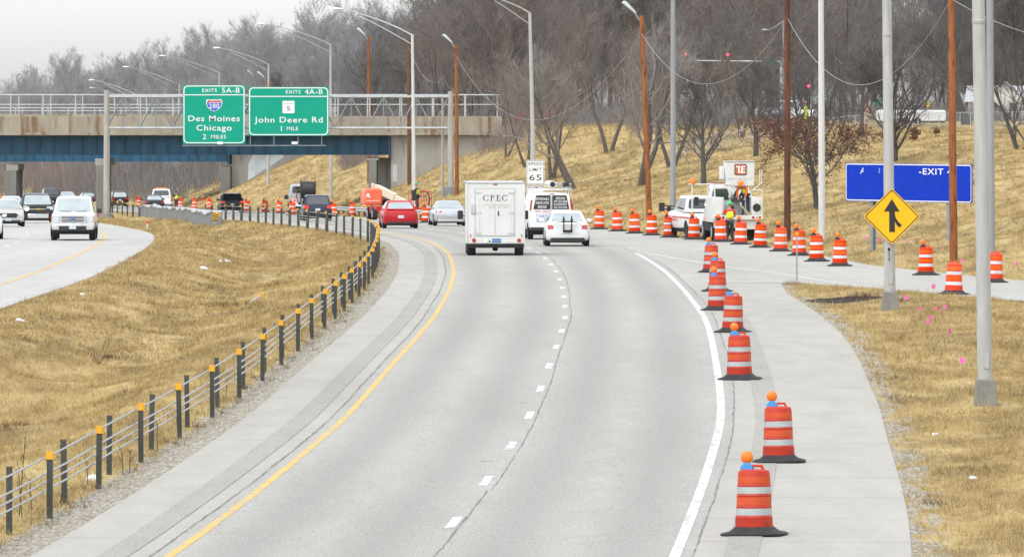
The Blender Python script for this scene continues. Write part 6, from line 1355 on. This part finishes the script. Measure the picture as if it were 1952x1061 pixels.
for i, (u, v, h_) in enumerate([(36, 985, 1.25), (43, 990, .9), (115, 960, .9), (123, 955, 1.0), (235, 905, .45), (247, 902, .4), (430, 760, .5), (60, 975, .5), (168, 925, .55), (300, 860, .5)]):
    p = hit(u, v); rg = random.Random(i); t = empty('weed_stalk', p, 0, 'thin dark dead weed stalk standing by the near barrier posts', 'weed', 'dead weed stalks along the barrier'); lx_ = rg.uniform(-.12, .12)*h_
    m = MB(); m.path([(0, 0, -.05), (lx_*.5, 0, h_*.5), (lx_, .02, h_)], [.010, .008, .004], 5)
    for k in range(6): z_ = h_*(.45+.09*k); m.path([(lx_*z_/h_, 0, z_), (lx_*z_/h_+rg.uniform(-.1, .1), rg.uniform(-.05, .05), z_+.10)], .004, 4)
    m.build('stalk', WEED, t)
# ------------------------------------------------------------------ bare trees
def tree_arrays(seed, h=12.0, trunks=1, lean=0.0, spread=0.9, first=0.28, r0=0.2, limbs=12, br=7, tw=6, tl=3, up=0.35, wig=0.16, twr=0.009):
    """recursive bare crown: returns (trunk verts, faces), (crown verts, faces), tips"""
    rg = np.random.default_rng(seed)
    TV, TF, CV, CF, tips = [], [], [], [], []
    def seg_path(p, d, ln, n, r_a, r_b, sides, V, Fc, upb, wg):
        pts = [p]; dirs = [d]
        for i in range(n):
            d = d + rg.normal(0, wg, 3) + np.array([0, 0, upb])*(1.0/n)
            d = d/np.linalg.norm(d); p = p + d*ln/n; pts.append(p); dirs.append(d)
        o = sum(len(x) for x in V); ring = []
        for i, (q, dd) in enumerate(zip(pts, dirs)):
            a = np.cross(dd, [0.31, 0.95, 0.05]); a /= np.linalg.norm(a); b = np.cross(dd, a); r = r_a + (r_b-r_a)*i/n
            ang = 2*math.pi*np.arange(sides)/sides
            ring.append(q + r*(np.cos(ang)[:, None]*a + np.sin(ang)[:, None]*b))
        V.append(np.concatenate(ring))
        for i in range(n):
            for k in range(sides):
                k2 = (k+1) % sides; Fc.append((o+i*sides+k, o+i*sides+k2, o+(i+1)*sides+k2, o+(i+1)*sides+k))
        return pts, dirs
    def side(d, ang):
        a = np.cross(d, rg.normal(0, 1, 3)); a /= np.linalg.norm(a)
        return d*math.cos(ang) + a*math.sin(ang)
    for ti in range(trunks):
        ph = rg.uniform(0, 6.28) if trunks > 1 else 0
        l0 = lean if trunks == 1 else 0.35*lean + rg.uniform(0.18, 0.42)
        az = (math.pi if trunks == 1 else ph)
        d = np.array([math.cos(az)*l0, math.sin(az)*l0*0.6, 1.0]); d /= np.linalg.norm(d)
        H = h*rg.uniform(0.85, 1.0); rr = r0*(0.8 if trunks == 1 else 0.58)
        pts, dirs = seg_path(np.array([0.12*math.cos(ph)*(trunks > 1), 0.12*math.sin(ph)*(trunks > 1), -0.3]), d, H*0.86, 12, rr*1.25, rr*0.16, 7, TV, TF, 0.25, 0.055)
        nl = max(4, int(limbs/ (1 if trunks == 1 else trunks*0.75)))
        for li in range(nl):
            f = first + (0.97-first)*((li+rg.uniform(0, 0.8))/nl); x = f*12; i = min(11, int(x)); u = x-i
            p = pts[i]*(1-u) + pts[i+1]*u
            ln = H*rg.uniform(0.40, 0.60)*(1.08-0.62*f)*spread/0.9; rl = rr*(0.55-0.38*f)
            P, D = seg_path(p, side(dirs[i], rg.uniform(0.42, 0.88)*spread), ln, 6, rl, rl*0.28, 5, CV, CF, up, wig)
            for bi in range(br):
                fb = 0.2 + 0.8*(bi+rg.uniform(0, 0.9))/br; xb = fb*6; ib = min(5, int(xb)); pb = P[ib]*(1-(xb-ib)) + P[ib+1]*(xb-ib)
                lb = ln*rg.uniform(0.32, 0.58)*(1.15-0.6*fb); rb = max(twr*1.6, rl*0.42*(1.05-0.6*fb))
                P2, D2 = seg_path(pb, side(D[ib], rg.uniform(0.45, 0.9)), lb, 4, rb, twr*1.2, 4, CV, CF, up*0.8, wig)
                for ki in range(tw):
                    fk = 0.15 + 0.85*(ki+rg.uniform(0, 0.9))/tw; xk = fk*4; ik = min(3, int(xk)); pk = P2[ik]*(1-(xk-ik)) + P2[ik+1]*(xk-ik)
                    lk = lb*rg.uniform(0.3, 0.6)
                    P3, D3 = seg_path(pk, side(D2[ik], rg.uniform(0.4, 0.9)), lk, 3, twr*1.2, twr*0.8, 3, CV, CF, up*0.7, wig)
                    for ji in range(tl):
                        q = P3[rg.integers(1, 4)]
                        P4, _ = seg_path(q, side(D3[-1], rg.uniform(0.3, 0.9)), lk*rg.uniform(0.35, 0.7), 2, twr*0.8, twr*0.6, 3, CV, CF, up*0.5, wig)
                        tips.append(P4[-1])
    return (np.concatenate(TV), np.array(TF)), (np.concatenate(CV), np.array(CF)), np.array(tips)

BARK = pm('grey_bark', (0.105, 0.090, 0.078), 0.95, var=0.35, scale=3, stretch=(4, 4, 0.6), bump=0.5)
BARKD = pm('dark_bark', (0.075, 0.067, 0.061), 0.95, var=0.35, scale=3, stretch=(4, 4, 0.6), bump=0.5)
TWIG = pm('grey_twigs', (0.165, 0.154, 0.148), 0.95, var=0.25, scale=1.5)
TWIGR = pm('reddish_twigs', (0.20, 0.162, 0.146), 0.95, var=0.25, scale=1.0)
TWIGD = pm('dark_twigs', (0.105, 0.097, 0.093), 0.95, var=0.25, scale=1.5)
TWIGP = pm('pale_twigs', (0.25, 0.22, 0.20), 0.95, var=0.25, scale=1.0)
OAKLEAF = pm('dry_oak_leaves', (0.15, 0.066, 0.04), 0.8, var=0.45, scale=3)
def make_tree(name, label, loc, seed, bark, twig, rz=0, group=None, sc=1.0, leaves=None, **kw):
    (tv, tf), (cv, cf), tips = tree_arrays(seed, **kw)
    t = empty(name, loc, rz, label, 'tree', group); t.scale = (sc, sc, sc)
    np_mesh('trunk', tv, tf, bark, t, smooth=True); np_mesh('crown', cv, cf, twig, t)
    if leaves:
        n, zmax, lw = leaves; rg = np.random.default_rng(seed+5)
        tp = tips[(tips[:, 2] < zmax) & (tips[:, 2] > 0.25*zmax)]; tp = tp[rg.integers(0, len(tp), n)] + rg.normal(0, 0.10, (n, 3))
        a = rg.normal(0, 1, (n, 3)); a /= np.linalg.norm(a, axis=1)[:, None]; b = np.cross(a, rg.normal(0, 1, (n, 3))); b /= np.linalg.norm(b, axis=1)[:, None]
        a *= lw; b *= lw*0.6
        V = np.stack([tp-a, tp-b, tp+a, tp+b], 1).reshape(-1, 3); np_mesh('leaves', V, np.arange(4*n).reshape(-1, 4), OAKLEAF, t)
    return t

def at_px(u, v, **k): return hit(u, v, **k)
# --- single trees on the bank, each where its trunk meets the grass
def bank_trees():
    T = []
    def add(u, v, vtop, label, seed, bark, twig, name='bare_tree', **kw):
        p = hit(u, v, 280); H = (v - vtop)*p[1]/F
        T.append(make_tree(name, label, p, seed, bark, twig, h=H, **kw)); return T[-1]
    add(1095, 360, 60, 'bare leaning tree with a thick grey trunk behind the white van', 3, BARK, TWIGP, lean=0.30, r0=0.30, limbs=17, br=8, tw=7, tl=4, twr=.010, spread=1.1, first=0.3, up=0.5)
    add(1218, 354, 40, 'bare tree with forked trunks left of the rusty brown pole', 21, BARK, TWIGP, trunks=3, lean=0.5, r0=0.30, limbs=20, br=8, tw=7, tl=4, twr=.010, spread=1.05, first=0.28, up=0.5)
    add(1050, 342, 90, 'bare multi-stemmed tree right behind the speed limit sign', 9, BARK, TWIGR, trunks=3, r0=0.22, limbs=18, br=8, tw=7, tl=4, spread=1.0, first=0.3, up=0.5)
    add(1007, 318, 100, 'thin bare tree on the bank between the box truck and overpass end', 12, BARK, TWIGR, trunks=2, lean=.5, r0=0.17, limbs=11, spread=1.1, up=0.45)
    add(962, 300, 130, 'low bare tree leaning over the end of the overpass parapet', 14, BARK, TWIGR, trunks=2, lean=.4, r0=0.14, limbs=11, spread=1.1, up=0.35)
    add(1279, 318, 70, 'bare forked tree behind the grey steel pole on the bank', 17, BARK, TWIGR, trunks=3, r0=0.22, limbs=12, spread=1.05, up=0.5)
    add(1341, 350, 120, 'dark single-trunk bare tree left of the aerial bucket', 25, BARKD, TWIGD, r0=0.19, limbs=18, spread=1.0, first=0.2, up=0.6)
    add(1441, 298, 80, 'bare vase-shaped tree on the upper bank right of the aerial bucket', 29, BARKD, TWIGD, r0=0.20, limbs=18, spread=0.95, first=0.22, up=0.7)
    add(1557, 398, 70, 'oak holding red-brown dead leaves on its low branches', 33, BARKD, TWIGD, name='oak_tree', r0=0.15, limbs=28, spread=1.1, first=0.14, up=0.15, leaves=(6000, 4.3, 0.06), twr=0.007)
    add(1705, 308, 70, 'bare tree behind the blue sign with a few dead leaves at its foot', 37, BARKD, TWIGD, name='oak_tree', r0=0.22, limbs=24, spread=1.15, first=0.12, up=0.5, leaves=(500, 1.7, 0.07))
    add(1946, 285, 40, 'dense dark bare bush-like tree at the right edge beside the white house', 41, BARKD, TWIGD, trunks=3, r0=0.20, limbs=20, spread=1.3, first=0.1, up=0.3)
    add(1845, 238, 0, 'tall dark tree with a crooked trunk in front of the white house', 43, BARKD, TWIGD, lean=0.35, r0=0.42, limbs=14, spread=1.1, first=0.35, up=0.4)
    add(1412, 262, 60, 'small bare tree at the top of the bank below the traffic signals', 47, BARK, TWIGR, trunks=2, r0=0.18, limbs=14, up=0.5)
    add(1640, 262, 70, 'bare tree on the bank top left of the tall sign pole', 49, BARK, TWIGD, r0=0.2, limbs=14, up=0.5)
    add(1160, 290, 30, 'reddish bare tree high on the bank behind the forked tree', 53, BARK, TWIGR, trunks=2, r0=0.24, limbs=14, up=0.5, spread=1.0)
    # between the two overpasses
    p = (-14.5, 790, float(terrain(np.array([-14.5]), np.array([790.]))[0])); make_tree('bare_tree', 'small dark bare tree seen under the overpass left of its right column', p, 61, BARKD, TWIGD, h=8, r0=0.22, limbs=14, spread=1.2)
    p = (-24.3, 815, float(terrain(np.array([-21.3]), np.array([815.]))[0])); make_tree('bare_tree', 'bare tree on the grass slope seen under the overpass above the black reel', p, 67, BARKD, TWIGD, h=9, r0=0.24, limbs=12, first=0.45)
bank_trees()
# --- the wood: tree kinds shared by many copies
def wood():
    kinds = []
    specs = [dict(h=17, r0=0.20, limbs=17, br=8, tw=7, tl=4, spread=1.0, first=0.16, up=0.6, twr=.012), dict(h=15, trunks=2, r0=0.19, limbs=17, br=8, tw=7, tl=4, spread=0.95, first=0.16, up=0.6, twr=.012),
             dict(h=19, r0=0.24, limbs=16, br=8, tw=7, tl=3, spread=0.9, first=0.25, up=0.7, twr=.012), dict(h=12, trunks=3, r0=0.15, limbs=18, br=8, tw=7, tl=4, spread=1.15, first=0.08, up=0.5, twr=.011)]
    rg = np.random.default_rng(5)
    spots = []
    # hilltop wood behind the right bank: rows further and further away
    for i in range(125):
        Y = rg.uniform(700, 1000); u = rg.uniform(640, 2060); X = (u-CX)*Y/F
        if X - float(RFAR(Y)) < 17: continue
        if 1620 < u and Y < 960: Y = rg.uniform(900, 1040); X = (u-CX)*Y/F
        spots.append((X, Y, rg.integers(0, 4), rg.uniform(0.85, 1.25)*(0.64+0.44*sstep(650, 1150, u))))
    first = {}
    tw = [TWIG, TWIGR, TWIGD, TWIG]
    for X, Y, k, s in spots:
        z = float(terrain(np.array([X]), np.array([Y]))[0])
        lab = ['tall grey bare tree of the wood on the hilltop', 'forked reddish bare tree of the wood on the hilltop', 'tall dark bare tree of the wood on the hilltop', 'bushy many-stemmed bare tree of the wood on the hilltop'][k]
        if k not in first:
            t = make_tree('bare_tree', lab, (X, Y, z), 100+k, BARKD, tw[k], rz=rg.uniform(0, 6.28), group='bare trees in the hilltop wood, kind %s' % ['grey', 'forked', 'dark', 'bushy'][k], **specs[k]); first[k] = t
        else:
            t = copy_tree(first[k]); t.location = (X, Y, z); t.rotation_euler = (0, 0, rg.uniform(0, 6.28))
        t.scale = (s, s, s*rg.uniform(0.9, 1.1))
    # far wood kinds, haze put into their pale twig and bark colour; one of each stands at its near edge as a tree of its own
    PALE = pm('hazed_grey_twigs', (0.31, 0.305, 0.31), 0.95, var=0.2, scale=1.0); PALEB = pm('hazed_grey_bark', (0.20, 0.19, 0.185), 0.95, var=0.3, scale=3)
    fk = {}
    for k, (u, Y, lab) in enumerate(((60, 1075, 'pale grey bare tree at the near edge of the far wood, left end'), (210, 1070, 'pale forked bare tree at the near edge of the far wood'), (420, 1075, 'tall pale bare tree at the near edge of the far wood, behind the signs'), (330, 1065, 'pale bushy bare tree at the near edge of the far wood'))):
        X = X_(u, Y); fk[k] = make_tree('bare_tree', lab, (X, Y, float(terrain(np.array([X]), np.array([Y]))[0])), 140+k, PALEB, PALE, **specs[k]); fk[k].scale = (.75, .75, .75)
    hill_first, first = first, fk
    # far wood: one mass, instanced on points
    pts = []
    for i in range(330):
        Y = rg.uniform(1060, 1330) if i < 230 else rg.uniform(960, 1150); u = rg.uniform(-120, 800); X = (u-CX)*Y/F
        if i >= 230:
            u = rg.uniform(560, 1100); X = (u-CX)*Y/F
        road_l, road_r = float(LLS(Y)), float(RFAR(Y))
        if road_l-3 < X < road_r+4 and i < 290: 
            continue
        pts.append((X, Y, float(terrain(np.array([X]), np.array([min(Y, 1240)]))[0])-0.3))
    for i in range(70):
        Y = rg.uniform(1050, 1240); u = rg.uniform(1000, 2080); X = (u-CX)*Y/F; pts.append((X, Y, float(terrain(np.array([X]), np.array([Y]))[0])-0.3))
    for i in range(70):
        Y = rg.uniform(845, 1060); X = float(RFAR(Y)) + rg.uniform(5, 45); pts.append((X, Y, float(terrain(np.array([X]), np.array([Y]))[0])-0.3))
    P = np.array(pts); n = len(P)
    me = bpy.data.meshes.new('far_wood'); me.from_pydata(P.tolist(), [], [])
    for nm, arr in (('rot', rg.uniform(0, 6.28, n)), ('scl', rg.uniform(0.6, 0.85, n)*(0.74+0.30*sstep(200, 620, P[:, 0]*F/P[:, 1]+CX))), ('kind', rg.integers(0, 4, n).astype(float))):
        a = me.attributes.new(nm, 'FLOAT', 'POINT'); a.data.foreach_set('value', np.asarray(arr, np.float32))
    o = bpy.data.objects.new('far_wood', me); COL.objects.link(o); tag(o, 'bare grey wood far beyond the overpass, haze painted into its pale twigs', 'wood', kind='stuff')
    ng = bpy.data.node_groups.new('wood_scatter', 'GeometryNodeTree')
    ng.interface.new_socket('Geometry', in_out='INPUT', socket_type='NodeSocketGeometry'); ng.interface.new_socket('Geometry', in_out='OUTPUT', socket_type='NodeSocketGeometry')
    gi = ng.nodes.new('NodeGroupInput'); go = ng.nodes.new('NodeGroupOutput'); jn = ng.nodes.new('GeometryNodeJoinGeometry')
    def attr(nm):
        a = ng.nodes.new('GeometryNodeInputNamedAttribute'); a.data_type = 'FLOAT'; a.inputs['Name'].default_value = nm; return [s for s in a.outputs if s.type == 'VALUE' and s.enabled][0]
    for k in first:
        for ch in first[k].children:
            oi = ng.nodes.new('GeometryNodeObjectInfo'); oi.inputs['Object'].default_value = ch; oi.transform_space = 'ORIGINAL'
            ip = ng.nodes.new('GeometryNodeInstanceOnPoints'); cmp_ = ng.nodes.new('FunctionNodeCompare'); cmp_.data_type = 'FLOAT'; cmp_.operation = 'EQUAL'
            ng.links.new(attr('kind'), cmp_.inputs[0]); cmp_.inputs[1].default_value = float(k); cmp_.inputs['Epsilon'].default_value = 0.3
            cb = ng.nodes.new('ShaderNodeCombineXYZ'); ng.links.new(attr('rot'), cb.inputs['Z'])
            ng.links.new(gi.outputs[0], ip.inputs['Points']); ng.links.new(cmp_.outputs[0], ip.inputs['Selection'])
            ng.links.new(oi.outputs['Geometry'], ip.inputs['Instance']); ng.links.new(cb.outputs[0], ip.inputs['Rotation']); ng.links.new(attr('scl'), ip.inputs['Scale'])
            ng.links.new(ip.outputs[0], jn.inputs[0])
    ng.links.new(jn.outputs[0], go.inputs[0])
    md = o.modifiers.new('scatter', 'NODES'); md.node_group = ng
wood()

# brush: low tangled undergrowth along the foot of the far wood and the hilltop
def brush(name, label, n, sampler, h, mat, seed, w=0.010):
    rg = np.random.default_rng(seed); XY = sampler(rg, n)
    x_, y_ = XY[:, 0], XY[:, 1]; pav = ((x_ > LLS(y_)-.1) & (x_ < LRS(y_)+.1)) | ((x_ > LSH(y_)-.15) & (x_ < np.where(y_ < 262, RSH(y_), RFAR(y_))+.15)) | ((y_ > 150) & (y_ < 270) & (x_ > RNEAR(y_)-.15) & (x_ < RFAR(y_)+.15))
    XY = XY[~pav]; n = len(XY); js = min(1.0, .06+h*.35)
    Yc = np.clip(XY[:, 1], 45, 1240); z = terrain(XY[:, 0], Yc); hh = h*rg.uniform(0.4, 1.0, n)
    base = np.stack([XY[:, 0], XY[:, 1], z-0.05], 1)
    k = 9
    base = np.repeat(base, k, 0) + np.concatenate([rg.normal(0, 0.35*js, (n*k, 2)), np.zeros((n*k, 1))], 1)
    d = np.concatenate([rg.normal(0, 0.38, (n*k, 2)), np.ones((n*k, 1))], 1)*np.repeat(hh, k)[:, None]*rg.uniform(0.5, 1.1, (n*k, 1))
    mid = base + d*0.5 + rg.normal(0, 0.12*js, (n*k, 3)); tip = base + d + rg.normal(0, 0.2*js, (n*k, 3))
    a = rg.uniform(0, 3.14, n*k); s = np.stack([np.cos(a), np.sin(a), np.zeros(n*k)], 1)*w
    V = np.stack([base-s, base+s, mid+s*0.7, tip, mid-s*0.7], 1).reshape(-1, 3)
    np_o = np.arange(n*k)[:, None]*5
    Fc = np.concatenate([np_o+np.array([[0, 1, 2, 4]]), np_o+np.array([[4, 2, 3, 3]])])
    V3 = Fc[:, [0, 1, 2]]; V4 = Fc[:, [0, 2, 3]]; T = np.concatenate([V3, V4[:n*k], ])
    tag(np_mesh(name, V, T, mat), label, 'brush', kind='stuff')
def samp_far(rg, n):
    Y = rg.uniform(930, 1230, n); u = rg.uniform(-60, 700, n); X = (u-CX)*Y/F
    ok = ~((X > LLS(Y)-2) & (X < RFAR(Y)+3)) ; return np.stack([X, Y], 1)[ok]
brush('brush', 'brown tangled undergrowth at the foot of the far wood', 7000, samp_far, 5.0, TWIGR, 3, 0.02)
def samp_top(rg, n):
    Y = rg.uniform(600, 1080, n); u = rg.uniform(880, 2080, n); X = (u-CX)*Y/F
    ok = (X - RFAR(Y) > 24) & ~((Y < 780) & (u > 1500)) ; return np.stack([X, Y], 1)[ok]
brush('brush', 'grey-brown undergrowth under the hilltop wood', 9000, samp_top, 3.0, TWIG, 4, 0.014)

# ------------------------------------------------------------------ dry grass
def grass(name, label, cells, seed):
    rg = np.random.default_rng(seed); P, Hs, Ws = [], [], []
    for (y0, y1, x0f, x1f, dens, hgt, wid) in cells:
        for ya in np.arange(y0, y1, 10.0):
            yb = min(ya+10, y1); ym = (ya+yb)/2; x0, x1 = float(x0f(ym))-1, float(x1f(ym))+1
            # keep to what the photograph could see, with a margin for a side step
            vis = 1130*ym/F; x0 = max(x0, -vis); x1 = min(x1, vis)
            if x1 <= x0: continue
            n = int((x1-x0)*(yb-ya)*dens); X = rg.uniform(x0, x1, n); Y = rg.uniform(ya, yb, n)
            dl = np.minimum(X - x0f(Y), x1f(Y) - X); ok = dl > 0.05
            g, s = ground_attrs(X, Y); ok &= rg.uniform(0, 1, n) > np.clip(g*1.05, 0, 0.97); ok &= rg.uniform(0, 1, n) > s*1.6
            ok &= ~((X > RSH(Y)) & (X < RNEAR(Y)) & (Y > 262))
            patch = 0.8 + 0.5*np.clip(bumps(X, Y*0.3, 1.6, 16, 4)*0.6, -1, 1) + np.where(rg.uniform(0, 1, len(X)) < 0.02, 1.0, 0)
            X, Y, patch = X[ok], Y[ok], patch[ok]
            P.append(np.stack([X, Y, terrain(X, Y)], 1)); Hs.append(hgt*patch*rg.uniform(0.5, 1.35, len(X))); Ws.append(np.full(len(X), wid))
    P = np.concatenate(P); Hs = np.concatenate(Hs); Ws = np.concatenate(Ws); n = len(P); k = 4
    B = np.repeat(P, k, 0) + np.concatenate([rg.normal(0, 0.05, (n*k, 2)), np.full((n*k, 1), -0.01)], 1)
    H = np.repeat(Hs, k)*rg.uniform(0.6, 1.1, n*k); W = np.repeat(Ws, k)
    d = np.stack([rg.normal(0, 0.55, n*k), rg.normal(0, 0.55, n*k), np.ones(n*k)], 1)*H[:, None]
    a = rg.uniform(0, 3.14, n*k); s = np.stack([np.cos(a), np.sin(a), np.zeros(n*k)], 1)*W[:, None]
    V = np.stack([B-s, B+s, B+d], 1).reshape(-1, 3)
    tone = np.repeat(np.clip(np.repeat(rg.normal(0.12, 0.28, n), k) + rg.normal(0, 0.15, n*k), 0, 0.8), 3)
    g, so_ = ground_attrs(V[:, 0], V[:, 1])
    tag(np_mesh(name, V, np.arange(3*n*k).reshape(-1, 3), GM, attrs={'tone': tone, 'gravel': g*0.15, 'soil': so_*0.6}), label, 'grass', kind='stuff')
    print(name, n*k)
grass('dry_grass', 'dry tan grass growing in the median and verges', [
    (108, 200, LRS, A(LSH, -0.35), 38, 0.14, 0.006), (200, 330, LRS, A(LSH, -0.35), 16, 0.17, 0.010), (330, 560, LRS, A(LSH, -0.5), 6, 0.19, 0.016),
    (108, 180, RSH, lambda y: RSH(y)+22, 40, 0.14, 0.006), (180, 262, RSH, RNEAR, 24, 0.15, 0.008),
    (235, 330, RFAR, lambda y: RFAR(y)+30, 9, 0.15, 0.011), (330, 480, RFAR, lambda y: RFAR(y)+36, 5, 0.17, 0.016), (480, 660, RFAR, lambda y: RFAR(y)+45, 2.6, 0.22, 0.022),
    (660, 900, RFAR, lambda y: RFAR(y)+30, 1.0, 0.28, 0.03)], 3)

# --- darker dead weeds in the median and low brush beyond the near overpass
def clump_field(spots, seed):
    rg = np.random.default_rng(seed); out = []
    for u, v, rx, ry, n in spots:
        p = hit(u, v); out.append(np.stack([rg.normal(p[0], rx, n), rg.normal(p[1], ry, n)], 1))
    return np.concatenate(out)
REDWEED = pm('red_brown_dead_weeds', (0.085, 0.030, 0.016), 0.9, var=0.5, scale=2)
BRWEED = pm('olive_brown_dead_weeds', (0.13, 0.090, 0.040), 0.9, var=0.4, scale=2)
XYr = clump_field([(205, 682, .32, 1.0, 60), (190, 690, .2, .8, 20), (440, 583, .5, 1.2, 60), (500, 503, 1.0, 2.0, 60), (16, 815, .15, .8, 16), (232, 755, .12, .6, 14), (1640, 566, .4, 1.6, 40), (1712, 575, .22, .8, 30), (1505, 540, .5, 1.2, 30), (250, 665, .5, 1, 16)], 8)
brush('dead_weeds', 'red-brown patches of dead weeds in the median and on the island', len(XYr), lambda rg, n: XYr, 0.26, REDWEED, 9, 0.006)
XYb = clump_field([(430, 560, .9, 3, 90), (520, 545, .6, 2, 40), (200, 645, 1.0, 1.5, 50), (250, 630, 1.0, 1.5, 50), (110, 610, 1.0, 2.0, 40), (150, 560, 1.0, 3.0, 60), (60, 650, .5, 1.5, 40), (330, 690, .3, 1, 20), (1690, 720, .25, 1.5, 40), (1720, 760, .3, 1.2, 40), (1850, 900, .3, 1, 30), (1790, 960, .2, 1, 24), (300, 470, 2, 6, 80), (560, 470, 1, 4, 50), (420, 460, 2, 6, 80)]
    + [(float(976+15000*float(BAR(y))/y), float(202+15000*(6.4-gz(float(BAR(y)), y))/y), .22, 1.0, 14) for y in np.arange(114, 330, 5.5)], 10)
brush('dead_weeds', 'olive-brown clumps of dead weeds in the median and along the barrier posts', len(XYb), lambda rg, n: XYb, 0.20, BRWEED, 11, 0.006)
brush('brush', 'dark brush on the slope top between the two overpasses', 900, lambda rg, n: np.stack([rg.uniform(-21, -4, n), rg.uniform(840, 930, n)], 1), 4.5, TWIGD, 12, 0.02)

brush('brush', 'grey-brown thicket on the slope beyond the farther overpass', 3800, lambda rg, n: (lambda Y: np.stack([RFAR(Y)+rg.uniform(2.5, 40, n), Y], 1))(rg.uniform(825, 1000, n)), 4.0, TWIG, 13, 0.02)
brush('brush', 'brown thicket under the near overpass left of its right column', 420, lambda rg, n: (lambda Y: np.stack([(rg.uniform(655, 722, n)-CX)*Y/F, Y], 1))(rg.uniform(735, 790, n)), 2.6, TWIGR, 14, 0.014)

brush('brush', 'reddish shrubs hiding the right end of the near overpass parapet', 90, lambda rg, n: (lambda Y: np.stack([(rg.uniform(915, 1000, n)-CX)*Y/F, Y], 1))(rg.uniform(632, 648, n)), 2.6, TWIGR, 15, 0.014)
# ------------------------------------------------------------------ winter haze
hz = bpy.data.materials.new('winter_haze'); hz.use_nodes = True; t = hz.node_tree; t.nodes.clear()
o = t.nodes.new('ShaderNodeOutputMaterial'); pv = t.nodes.new('ShaderNodeVolumePrincipled'); t.links.new(pv.outputs[0], o.inputs['Volume'])
pv.inputs['Color'].default_value = (0.86, 0.90, 0.95, 1); pv.inputs['Density'].default_value = 0.00002; pv.inputs['Anisotropy'].default_value = 0.2
hb = MB().box(-1520, 1520, -120, 1620, -22, 48).build('haze', hz); tag(hb, 'thin winter haze in the air', 'haze', kind='stuff')
